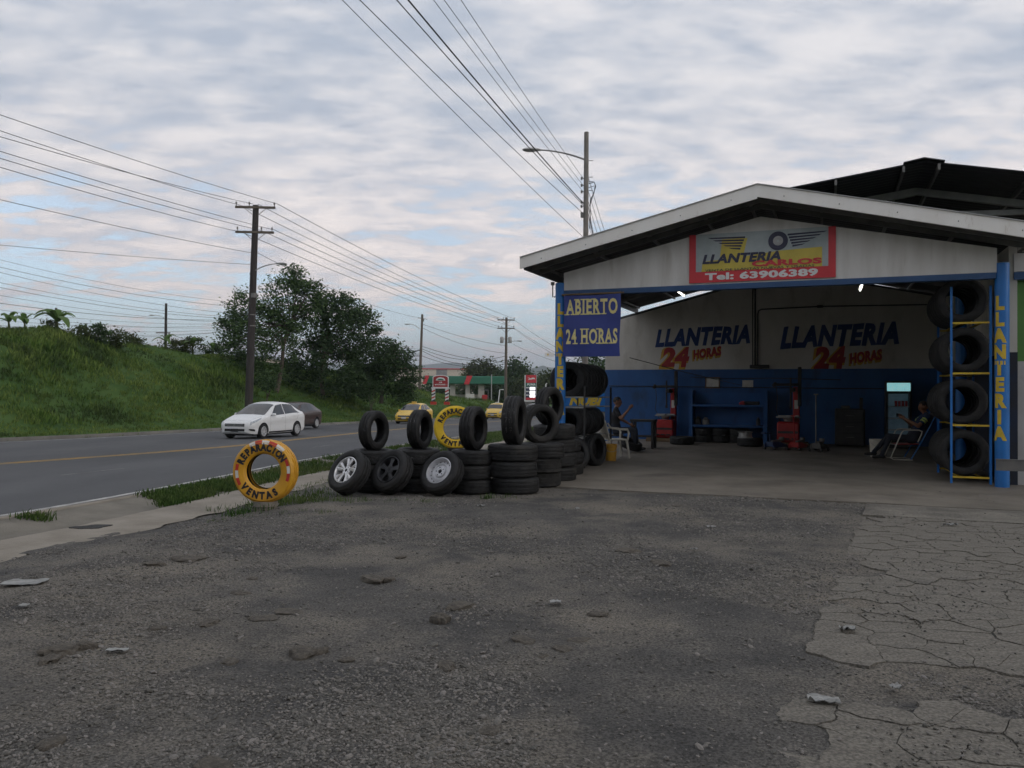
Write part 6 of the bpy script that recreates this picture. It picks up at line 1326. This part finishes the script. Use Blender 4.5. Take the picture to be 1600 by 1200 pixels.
def far_tree(px0, px1, py0, py1, d, label, matn, seed, zb=None, n=170):
    b = at((px0 + px1) / 2, py1, d); b.z = zb if zb is not None else zroad(140) - .2; l = [lobe(px0, px1, py0 + (py1 - py0) * .12, py1, d, b), lobe(px0 + (px1 - px0) * .2, px1 - (px1 - px0) * .25, py0, (py0 + py1) / 2 + 4, d, b), lobe(px0 + (px1 - px0) * .5, px1, py0 + (py1 - py0) * .25, py1, d, b)]
    tree('roadside_tree', label, b, l, n, 42, .26 * d / 130, [(0, 0, -.5), (.1, 0, 1.5), (0, 0, 3)], matn, seed, group='trees beyond the filling station', clump=.75 * d / 130, nb=6, elong=1.6, r0=.25)
far_tree(718, 792, 565, 634, 175, 'broad green tree behind the filling station canopy', 'leaf_c', 31, n=240); far_tree(778, 838, 563, 640, 168, 'rounded dark green tree behind the transformer pole', 'leaf_b', 32, n=230); far_tree(800, 850, 590, 645, 150, 'olive green bush mass around the price sign', 'leaf_c', 33); far_tree(835, 885, 583, 640, 160, 'green tree between the price sign and the left post', 'leaf_c', 34)
far_tree(740, 800, 605, 645, 150, 'dark undergrowth tree under the canopy edge', 'leaf_b', 35); far_tree(880, 1000, 540, 640, 75, 'green tree behind the tyre rack beyond the shop', 'leaf_b', 36, zb=-1.0, n=150); far_tree(655, 720, 598, 632, 190, 'low tree line behind the red arched sign', 'leaf_b', 37, n=120)
# bananas and shrubs on the crest
def bank_z(x, y):
    dd = ((BK - np.array([x, y])) ** 2).sum(1); i = np.argsort(dd)[:4]; w_ = 1 / (dd[i] + .01); return float((BKZ[i] * w_).sum() / w_.sum())
BK = np.array([(v[0], v[1]) for v in BKV]); BKZ = np.array([v[2] for v in BKV])
def crest(px_):
    best = None
    for v in BKV:
        if v[1] < 25 or v[1] > 120: continue
        X_ = 800 + F * v[0] / v[1]
        if abs(X_ - px_) < 26:
            Y_ = yh(px_) - F * (v[2] - CAMH) / v[1]
            if best is None or Y_ < best[0]: best = (Y_, v)
    return best
def banana(px_, ytop, ybase, d, label, seed, nl=8, sp=1.0):
    cy_, cv = crest(px_); d = cv[1] + .3; p = Vector(((px_ - 800) / F * d, d, cv[2])); g = cv[2] - .15; ht = max(1.6, (ybase - ytop + 4) * d / F + .3); t = thing('banana_plant', label, 'banana plant', (p.x, p.y, g - .1), 0, 'banana plants on the crest of the bank'); rr = random.Random(seed); st_ = ht * .40
    m = MB(); m.tube([(0, 0, -.2), (.03, 0, st_ * .5), (.0, 0, st_)], [.08, .07, .04], 8); m.build('stem', 'leaf_c', t, smooth=True)
    for k in range(nl):
        a = 2 * PI * k / nl + rr.uniform(-.4, .4); el = rr.uniform(.55, 1.35); ln = ht * rr.uniform(.85, 1.25) * sp; e = Vector((math.cos(a), math.sin(a) * .8, 0)); s_ = Vector((-e.y, e.x, 0)).normalized(); V = []; N_ = 8
        for i in range(N_ + 1):
            q = i / N_; c = Vector((0, 0, st_)) + e * ln * q * math.cos(el) + Vector((0, 0, ln * (math.sin(el) * q - .74 * q * q))); w_ = .24 * ln * .36 * math.sin(PI * min(1, q * .9 + .1)) ** .7 + .01; V += [c + s_ * w_ - Vector((0, 0, w_ * .35)), c, c - s_ * w_ - Vector((0, 0, w_ * .35))]
        m = MB(); m.add(V, [(i * 3 + j, i * 3 + j + 1, (i + 1) * 3 + j + 1, (i + 1) * 3 + j) for i in range(N_) for j in range(2)]); m.build('leaf', 'leaf_banana', t, smooth=True, fix=False)
banana(12, 494, 520, 50, 'small banana plant at the far left of the crest', 1, 6); banana(37, 490, 522, 51, 'banana plant with spread leaves, second along the crest', 2, 7); banana(88, 488, 530, 54, 'tallest banana plant with drooping leaves before the far pole', 3, 9, 1.1)
banana(135, 510, 538, 57, 'banana plant with one raised leaf beside the papaya bush', 4, 5); banana(258, 535, 556, 66, 'young pale banana plant near the far bank pole', 5, 6); banana(300, 532, 560, 66, 'leafy banana clump left of the big tree', 6, 9); banana(332, 537, 562, 67, 'banana plant closest to the big tree', 7, 6)
def bush(px0, px1, py0, py1, d, label, matn, seed, n=40, name='shrub'):
    cy_, cv = crest((px0 + px1) / 2) if py1 < 570 else (py1, None)
    if cv is not None: d = cv[1] + .5; sh_ = cy_ - py1 + 2; py0 += sh_; py1 += sh_
    p = at((px0 + px1) / 2, py1, d); g = bank_z(p.x, p.y); b = Vector((p.x, p.y, g)); tree(name, label, b, [lobe(px0, px1, py0, py1 + 3, d, b)], n, 40, .085, [(0, 0, -.3), (0, 0, .4), (.05, 0, .8)], matn, seed, cat='shrub', group='shrubs on the crest of the bank', clump=.22, nb=5, r0=.06)
bush(102, 140, 523, 540, 56, 'low yellow-green shrub left of the papaya bush', 'leaf_c', 41, 16); bush(138, 166, 512, 538, 57, 'dark rounded papaya bush on the crest', 'leaf_b', 42, 30); bush(164, 198, 524, 545, 58, 'thin reddish-green shrub right of the papaya bush', 'leaf_c', 43, 22); bush(192, 222, 533, 548, 60, 'dark low shrub in the dip of the crest', 'leaf_c', 44, 18); bush(250, 290, 540, 556, 66, 'pale shrub at the foot of the far bank pole', 'leaf_c', 45, 25); bush(282, 318, 530, 556, 67, 'green bush behind the banana clump', 'leaf_c', 46, 24); bush(318, 345, 545, 566, 66, 'small bush by the warehouse roof on the crest', 'leaf_b', 47, 25); bush(70, 84, 517, 532, 55, 'small pale shrub beside the tallest banana plant', 'leaf_c', 48, 18); bush(395, 440, 585, 606, 56, 'dark scrub at the foot of the feathery tree', 'leaf_b', 49, 30); bush(560, 600, 595, 622, 66, 'dark scrub under the low spreading tree', 'leaf_b', 50, 30)

# grass: bank tufts, verge tufts, weeds round the painted tyre
def blades(P, H, spread, per, matn, name, label, wid=.016, seed=1):
    r = np.random.default_rng(seed); P = np.repeat(np.asarray(P, float), per, 0); H = np.repeat(np.asarray(H, float), per); n = len(P); P[:, :2] += r.normal(0, 1, (n, 2)) * (spread * H[:, None]); h = H * r.uniform(.5, 1.15, n); a = r.uniform(0, 2 * PI, n); ln = r.uniform(.1, .75, n) * h
    tip = P + np.stack([np.cos(a) * ln, np.sin(a) * ln, h], 1); b = r.uniform(0, 2 * PI, n); w_ = np.stack([np.cos(b), np.sin(b), np.zeros(n)], 1) * (wid * (H / .3))[:, None]
    mid = P * .45 + tip * .55 + np.array([0, 0, .12]) * h[:, None]; V = np.stack([P - w_, P + w_, mid + w_ * .7, tip, mid - w_ * .7], 1).reshape(-1, 3); i = np.arange(n)[:, None] * 5
    Fq = np.concatenate([i + np.array([[0, 1, 2, 4]])]); Ft = i + np.array([[4, 2, 3, 3]]); me_F = np.concatenate([i + np.array([[0, 1, 2]]), i + np.array([[0, 2, 4]]), i + np.array([[4, 2, 3]])]); o = np_mesh(name, V, me_F, matn); o['kind'] = 'stuff'; return tag(o, label, 'grass')
BV_ = np.array(BKV); BF_ = np.array(BKF); c4 = BV_[BF_]; ar = np.linalg.norm(np.cross(c4[:, 2] - c4[:, 0], c4[:, 3] - c4[:, 1]), axis=1) / 2; cen = c4.mean(1); okf = (cen[:, 1] > 22) & (cen[:, 1] < 112) & (ar < 20)
wgt = np.where(okf, ar * np.clip(45 / cen[:, 1], .3, 1.6), 0); wgt /= wgt.sum(); ids = RNG.choice(len(BF_), 30000, p=wgt); a_, b_ = RNG.random((30000, 1)), RNG.random((30000, 1)); q = c4[ids]
P = (q[:, 0] * (1 - a_) + q[:, 1] * a_) * (1 - b_) + (q[:, 3] * (1 - a_) + q[:, 2] * a_) * b_
Hh = np.array([.13 + .42 * max(0, mnoise.noise(Vector((p[0] * .22, p[1] * .22, 4))) + .25) for p in P]); low_ = np.array([(p[0] - fF(p[1])) > -2.6 for p in P]); Hh[low_] = .13
blades(P, Hh, .55, 8, 'grass', 'bank_grass', 'rough green grass covering the roadside bank', wid=.030, seed=2)
P = []
while len(P) < 5200:
    y = random.uniform(11.5, 48) if random.random() < .8 else random.uniform(9.5, 14); e0, e1 = fN(y) + .22, fS(y) - .50
    if e1 < e0: continue
    x = random.uniform(e0, e1); q = mnoise.noise(Vector((x * .7, y * .5, 2))) + (.25 if y > 13 else -.25)
    if q > -.15: P.append((x, y, lotz(x, y) - .01))
blades(P, np.full(len(P), .085) * RNG.uniform(.6, 1.4, len(P)), .7, 9, 'grass_near', 'verge_grass', 'short green grass between the road kerb and the pavement', wid=.011 * 2.2, seed=3)
P = []; Hw = []
def weeds(cx, cy, n, sx, sy, h):
    for _ in range(n): x, y = random.gauss(cx, sx), random.gauss(cy, sy); P.append((x, y, lotz(x, y) - .01)); Hw.append(h * random.uniform(.5, 1.3))
for px_, py_, n_, sx, sy, h in ((385, 790, 26, .16, .14, .11), (440, 775, 26, .22, .15, .13), (480, 772, 40, .35, .25, .11), (505, 782, 22, .22, .12, .10), (555, 782, 16, .2, .08, .07), (640, 784, 12, .25, .06, .06), (770, 778, 10, .12, .05, .08), (460, 800, 16, .35, .12, .05), (360, 800, 12, .2, .12, .06)): p = on(px_, py_, 0); weeds(p.x, p.y, n_, sx, sy, h)
for _ in range(500):
    y = random.uniform(10.5, 30); x = fS(y) + random.uniform(.45, 1.5) ** 1.3 * .9
    if not in_slab(x, y): P.append((x, y, lotz(x, y) - .01)); Hw.append(random.uniform(.03, .10))
blades(P, Hw, .6, 9, 'grass_near', 'roadside_weeds', 'straggling weeds along the gravel edge by the tyres', wid=.014, seed=5)

# ------------------------------------------------------------------ filling station, signs, warehouses, mountains
D_ = 140.0; z0 = at(700, 630, D_).z
gs = thing('filling_station', 'filling station with green canopy and red corner bands across the road', 'filling station', (at(722, 630, D_).x, D_, z0), R(0))
def lx(x): return at(x, 600, D_).x - gs.location.x
def lz(y): return at(722, y, D_).z - z0
m = MB(); m.bbox(((lx(661) + lx(789)) / 2, 4, (lz(587.5) + lz(600)) / 2), (lx(789) - lx(661), 8, lz(587.5) - lz(600)), .12); can_ = m.build('canopy', 'station_green', gs)
for xa, xb in ((660, 668), (725, 735)): m = MB(); m.prism([(lx(xa), lz(600.5)), (lx(xb) - .25, lz(600.5)), (lx(xb) + .35, lz(587)), (lx(xa) + .5, lz(587))], .1, Matrix.Translation((0, -.02, 0)) @ UPR); m.build('red_band', 'sign_red', can_)
for xa, w_ in ((706, .9), (730, .8), (751.5, 1.05)): m = MB(); m.box((lx(xa), 2, lz(600) / 2 - .3), (w_, .8, lz(600) + .55)); m.build('pillar', 'station_cream', gs)
m = MB(); m.box((lx(725), 5, lz(615) / 2 - .3), (5, .3, lz(616) + .4)); m.build('shop_wall', 'station_cream', gs)
m = MB(); m.box((lx(734.5), .2, lz(622)), (1.5, .3, 1.5)); m.build('lit_panel', 'paper', gs)
m = MB(); m.bbox((lx(757.5), -.4, .75), (.95, .6, 1.5), .1); m.build('pump', 'machine_red', gs); m = MB(); m.box((lx(757.5), -.1, 2.35), (1.2, .12, .10)); m.box((lx(763), -.1, 1.2), (.1, .1, 2.4)); m.build('pump_frame', 'steel_grey', gs)
# arched red sign on striped legs
A = at(688, 632, 78); sg2 = thing('arched_sign', 'red arched sign on two striped legs on the grass', 'sign', A, 0)
k_ = 78 / F; zz = lambda y: (632 - y) * k_; xx = lambda x: (x - 688) * k_
m = MB(); outl = [(xx(676), zz(605.5)), (xx(701), zz(605.5)), (xx(701), zz(589.5))] + [(xx(688.5 + 12.5 * math.cos(a)), zz(589.5) + 3.6 * k_ * math.sin(a)) for a in np.linspace(.15, PI - .15, 9)] + [(xx(676), zz(589.5))]
m.prism(outl, .2, Matrix.Translation((0, .1, 0)) @ UPR); m.build('border', 'sign_white', sg2); m = MB(); c0 = Vector((xx(688.5), zz(597))); m.prism([(c0.x + (x - c0.x) * .90, c0.y + (z - c0.y) * .90) for x, z in outl], .012, Matrix.Translation((0, -.101, 0)) @ UPR); m.build('panel', 'wall_letter_red', sg2)
m = MB(); m.prism([(xx(681), zz(594.5))] + [(xx(688.5 + 7.5 * math.cos(a)), zz(594.5) + 5 * k_ * math.sin(a)) for a in np.linspace(PI, 0, 9)], .01, Matrix.Translation((0, -.115, 0)) @ UPR); m.build('arch_emblem', 'sign_white', sg2); m = MB(); m.prism([(xx(683.5), zz(593.8))] + [(xx(688.5 + 5 * math.cos(a)), zz(593.8) + 2.2 * k_ * math.sin(a)) for a in np.linspace(PI, 0, 9)], .01, Matrix.Translation((0, -.127, 0)) @ UPR); m.build('emblem_green', 'station_green', sg2)
m = MB(); word(m, 'LOS', xx(688.5), zz(597.5), .16, -.122, 0, .01); word(m, 'GUAYACANES 1', xx(688.5), zz(601), .155, -.122, 0, .008); m.build('lettering', 'sign_white', sg2, fix=False)
m = MB(); m.box((xx(688.5), 0, zz(606.3)), (29 * k_, .36, 1.5 * k_)); m.build('ledge', 'sign_white', sg2)
for x in (677.5, 698.5):
    m = MB(); m.box((xx(x), 0, zz(616.5)), (5.2 * k_, .3, 19 * k_)); lg = m.build('leg', 'sign_white', sg2)
    for i in range(4): y = 611 + i * 5; m = MB(); m.prism([(xx(x - 2.6), zz(y)), (xx(x + 2.6), zz(y - 2.4)), (xx(x + 2.6), zz(y - .1)), (xx(x - 2.6), zz(y + 2.3))], .31, Matrix.Translation((0, .155, 0)) @ UPR); m.build('stripe', 'red_paint' if i % 2 == 0 else 'sign_navy', lg)
    m = MB(); m.box((xx(x), 0, zz(630)), (9 * k_, .5, 4.5 * k_)); m.build('plinth', 'red_paint', sg2)
# price totem
A = at(829, 630, 112); ps = thing('price_sign', 'red and green fuel price totem with three lit price windows', 'price sign', (A.x, A.y, zroad(112)), 0); k_ = 112 / F; zb = A.z - zroad(112); zz = lambda y: zb + (630 - y) * k_; xx = lambda x: (x - 829) * k_
m = MB(); m.box((0, 0, (zz(586) + zz(625)) / 2), (18 * k_, .35, 39 * k_)); m.build('body', 'sign_navy', ps); m = MB(); m.box((xx(820.4), -.02, (zz(586) + zz(626)) / 2), (1.4 * k_, .42, 40 * k_)); m.box((xx(838), -.02, (zz(586) + zz(622)) / 2), (.4 * k_, .42, 36 * k_)); m.build('side_post', 'sign_white', ps)
m = MB(); m.box((xx(829.8), -.18, zz(592)), (16 * k_, .03, 12 * k_)); m.build('red_panel', 'sign_red', ps); m = MB(); m.box((xx(829.8), -.181, zz(601)), (16 * k_, .03, 5.4 * k_)); m.build('green_panel', 'station_green', ps); m = MB(); m.box((xx(829.8), -.18, zz(623)), (16 * k_, .03, 3.4 * k_)); m.build('red_foot', 'sign_red', ps)
m = MB(); cat_ = [(823.6, 590.3), (826.5, 590.2), (829.3, 591.6), (831.5, 590.0), (834.2, 590.2), (836, 591.0), (835, 592), (836, 593.2), (833.6, 592.2), (832.2, 592.4), (830, 593.1), (827.8, 592.9), (824.4, 594), (826.6, 592.2), (827.4, 591.4)]; m.prism([(xx(x), zz(y)) for x, y in cat_], .01, Matrix.Translation((0, -.197, 0)) @ UPR); m.build('emblem', 'sign_white', ps)
m = MB(); word(m, 'PUMA', xx(829.8), zz(601), .42, -.2, .2, .012, sx=1.05); m.build('lettering', 'sign_white', ps, fix=False)
for i, y in enumerate((607, 613, 618.6)):
    m = MB(); m.box((xx(832), -.185, zz(y)), (8.4 * k_, .03, 4.4 * k_)); w_ = m.build('price_window', 'price_glow', ps); m = MB(); word(m, ('.889', '.875', '.799')[i], xx(832), zz(y), .34, -.203, 0, .0); m.build('digits', 'galv', w_, fix=False); m = MB(); m.box((xx(824.2), -.185, zz(y - 1.2)), (4.4 * k_, .03, 1.7 * k_)); m.build('fuel_name', 'sign_white', ps)
m = MB(); m.box((xx(826), 0, zz(626.5)), (19 * k_, .6, 2.0 * k_)); m.build('plinth', 'sign_white', ps); m = MB(); m.box((xx(826), 0, zz(627) / 2), (1.0, .4, zz(627))); m.build('base', 'steel_grey', ps)
# small far posts and road signs
def thin_post(x, y0, y1, d, label, arm=None, mt='galv'):
    p = at(x, y1, d); t = thing('sign_post', label, 'post', p, 0); h = (y1 - y0) * d / F; m = MB(); m.tube([(0, 0, -.6), (0, 0, h)] if not arm else [(-arm[2], 0, -.6), (0, 0, h), (arm[0], 0, h + arm[1])], .07, 6); m.build('shaft', mt, t)
thin_post(768, 585, 634, 120, 'thin grey lamp post before the canopy'); thin_post(781, 609, 632, 105, 'bent white post on the road verge', (.5, .02, .3), 'sign_white'); thin_post(853, 600, 616, 95, 'short white post left of the lettered post', (.15, .05, .05), 'sign_white')
A = at(858, 554, 58); t = thing('street_sign', 'small white street sign board jutting out beside the lettered left post', 'sign', A, 0); m = MB(); m.box((0, 0, 0), (.66, .03, .30)); m.build('board', 'sign_white', t); m = MB(); m.box((-.1, -.018, 0), (.10, .006, .12)); m.build('mark', 'letter_yellow', t); m = MB(); m.tube([(.36, .05, 0), (.5, .05, 0), (.5, .05, -(A.z - zroad(58)))], .035, 6); m.build('post', 'steel_grey', t)
# warehouses
def shed(x0, x1, y0, d, label, segs, roofm):
    z_ = zroad(140) - .5; a = at(x0, y0, d); b = at(x1, y0, d); h = a.z - z_; t = thing('warehouse', label, 'warehouse', ((a.x + b.x) / 2, d, z_), 0, 'warehouses beyond the trees'); W_ = b.x - a.x
    for f0, f1, mt in segs: m = MB(); m.box((-W_ / 2 + W_ * (f0 + f1) / 2, 12, h / 2), (W_ * (f1 - f0), 24, h)); m.build('wall', mt, t)
    m = MB(); m.box((0, 12, h + .18), (W_ + .6, 24.6, .36)); m.build('roof', roofm, t)
shed(618, 740, 576.5, 330, 'long cream warehouse with grey bay seen past the brown pole', ((0, .52, 'warehouse'), (.52, .66, 'warehouse_grey'), (.66, 1, 'warehouse')), 'sign_red'); shed(295, 410, 559, 230, 'low beige warehouse behind the crest of the bank', ((0, 1, 'warehouse'),), 'steel_grey')
def ridge(pts, d, name):
    V = []; n = 60; P_ = np.array(pts, float); X = np.linspace(P_[0, 0], P_[-1, 0], 220)
    for x in X:
        y = np.interp(x, P_[:, 0], P_[:, 1]) + 1.3 * mnoise.fractal(Vector((x * .02, d * .01, 0)), 1, 2, 4); c = at(x, y, d)
        for j in range(7): q = j / 6; V.append((c.x * (1 - .16 * q) , d * (1 - .16 * q), -3 + (c.z + 3) * (1 - q) ** 1.2 * (1 + .14 * mnoise.fractal(Vector((x * .03, q * 3, d)), 1, 2, 3) * (q > 0))))
        V.append((c.x * 1.1, d * 1.15, -3))
    Fs_ = [(i * 8 + j, i * 8 + j + 1, (i + 1) * 8 + j + 1, (i + 1) * 8 + j) for i in range(219) for j in range(6)] + [(i * 8, (i + 1) * 8, (i + 1) * 8 + 7, i * 8 + 7) for i in range(219)]
    return struct(np_mesh(name, V, Fs_, 'mountain', smooth=True))
ridge([(-900, 560), (-300, 552), (0, 560), (150, 556), (240, 548), (330, 545), (450, 560), (560, 572), (640, 572), (690, 568), (712, 566), (740, 571), (780, 576), (810, 580), (845, 572), (900, 580), (1100, 570), (1500, 560), (2400, 560)], 4200, 'mountains')
ridge([(-900, 590), (200, 585), (640, 586), (760, 588), (800, 585), (825, 578), (848, 571), (866, 576), (900, 584), (1400, 580), (2400, 580)], 3000, 'mountains')

# ------------------------------------------------------------------ litter on the lot
def scrap(x, y, w_, d_, label, seed, crumple=.012, mt='litter_white', rz=0):
    p = on(x, y, 0); rr = random.Random(seed); n = 7; V = []
    for lay in (0, 1):
        for j in range(n):
            for i in range(n):
                a, b = i / (n - 1) - .5, j / (n - 1) - .5; k = 1 - .35 * abs(b) * rr.random(); V.append((a * w_ * k + rr.uniform(-.1, .1) * w_ * .06, b * d_ + rr.uniform(-.1, .1) * d_ * .08, .012 + crumple * abs(mnoise.noise(Vector((a * 3, b * 3, seed)))) * 1.2 - lay * .004))
        if lay == 0: base = list(V)
        else: V = base + [(v[0], v[1], v[2] - .004) for v in base]
    N_ = n * n; m = MB(); m.add(V, [(j * n + i, j * n + i + 1, (j + 1) * n + i + 1, (j + 1) * n + i) for j in range(n - 1) for i in range(n - 1)] + [(N_ + j * n + i, N_ + (j + 1) * n + i, N_ + (j + 1) * n + i + 1, N_ + j * n + i + 1) for j in range(n - 1) for i in range(n - 1)]); o = m.build('litter_scrap', mt, loc=(p.x, p.y, lotz(p.x, p.y) + .008), rot=(0, 0, rz), fix=False); tag(o, label, 'litter', 'litter scattered on the lot')
scrap(42, 911, .30, .16, 'flat pale torn sheet lying on the gravel at the left edge', 1, .02); scrap(42, 949, .07, .05, 'small white scrap below the torn sheet on the left', 2); scrap(188, 1019, .12, .05, 'pale flat chip beside the rock cluster on the left', 3, .01); scrap(870, 943, .08, .06, 'small white scrap in the middle of the gravel', 4); scrap(1288, 1097, .15, .07, 'crumpled grey and white wrapper near the concrete corner', 5, .03, rz=-.2); scrap(1325, 986, .09, .07, 'pale lump at the edge of the cracked concrete', 6, .03); scrap(432, 782, .10, .09, 'crumpled white cup at the foot of the yellow tyre', 7, .07); scrap(1112, 825, .10, .05, 'white paper scrap on the gravel before the shop floor', 8, .02); scrap(1488, 822, .12, .05, 'white scrap on the concrete apron near the shop', 9, .02); scrap(753, 792, .10, .05, 'white scrap on the gravel below the steel wheel', 10, .03); scrap(903, 797, .06, .05, 'tiny white scrap at the edge of the shop floor', 11, .03); scrap(1085, 860, .07, .04, 'white scrap near the flat brown stones', 12, .02); scrap(1400, 1077, .05, .05, 'tiny pale scrap on the concrete near the bottom right', 13, .02)
# tar patch on the pavement
p = on(145, 824, zwalk(8.5)); m = MB(); m.prism([(.20 * math.cos(a) * (1 + .25 * math.sin(3 * a)), .13 * math.sin(a) * (1 + .2 * math.cos(5 * a))) for a in np.linspace(0, 2 * PI, 22)[:-1]], .02); o = m.build('tar_patch', 'asphalt_patch', loc=(p.x, p.y, zwalk(p.y) + .0), rot=(0, 0, .5)); o['kind'] = 'structure'

# two-storey block added out of view behind the viewer to block low sky
t = thing('added_shading_block', 'unseen two-storey block added behind the viewer to shade the tyre shop', 'building', B(3, -31, 0), BA)
m = MB(); m.box((0, -4, 5), (64, 8, 10)); m.build('wall', 'neighbor_grey', t); m = MB(); m.box((0, -4, 10.15), (65, 9, .3)); m.build('roof', 'roof_dark', t)
for k in range(14):
    x = -29 + k * 4.46
    for z in (1.6, 5.6): m = MB(); m.box((x, .03, z), (2.6, .08, 1.9)); w_ = m.build('window', 'glass_dark', t); m = MB(); m.box((x, .06, z - 1.0), (2.8, .14, .1)); m.build('sill', 'concrete', w_)

# ------------------------------------------------------------------ haze
hz = MB(); hz.box((0, 0, 0), (19000, 19000, 420)); hm = bpy.data.materials.new('haze_air'); hm.use_nodes = True; hn = hm.node_tree; hn.nodes.clear()
pv = hn.nodes.new('ShaderNodeVolumePrincipled'); pv.inputs['Color'].default_value = (.80, .86, .95, 1); pv.inputs['Density'].default_value = 2.6e-4; pv.inputs['Anisotropy'].default_value = 0.2
ho = hn.nodes.new('ShaderNodeOutputMaterial'); hn.links.new(pv.outputs[0], ho.inputs['Volume']); MATS['haze_air'] = hm
o = hz.build('haze', 'haze_air', loc=(0, 0, 206)); o['kind'] = 'stuff'; tag(o, 'pale humid evening air over the valley', 'haze')
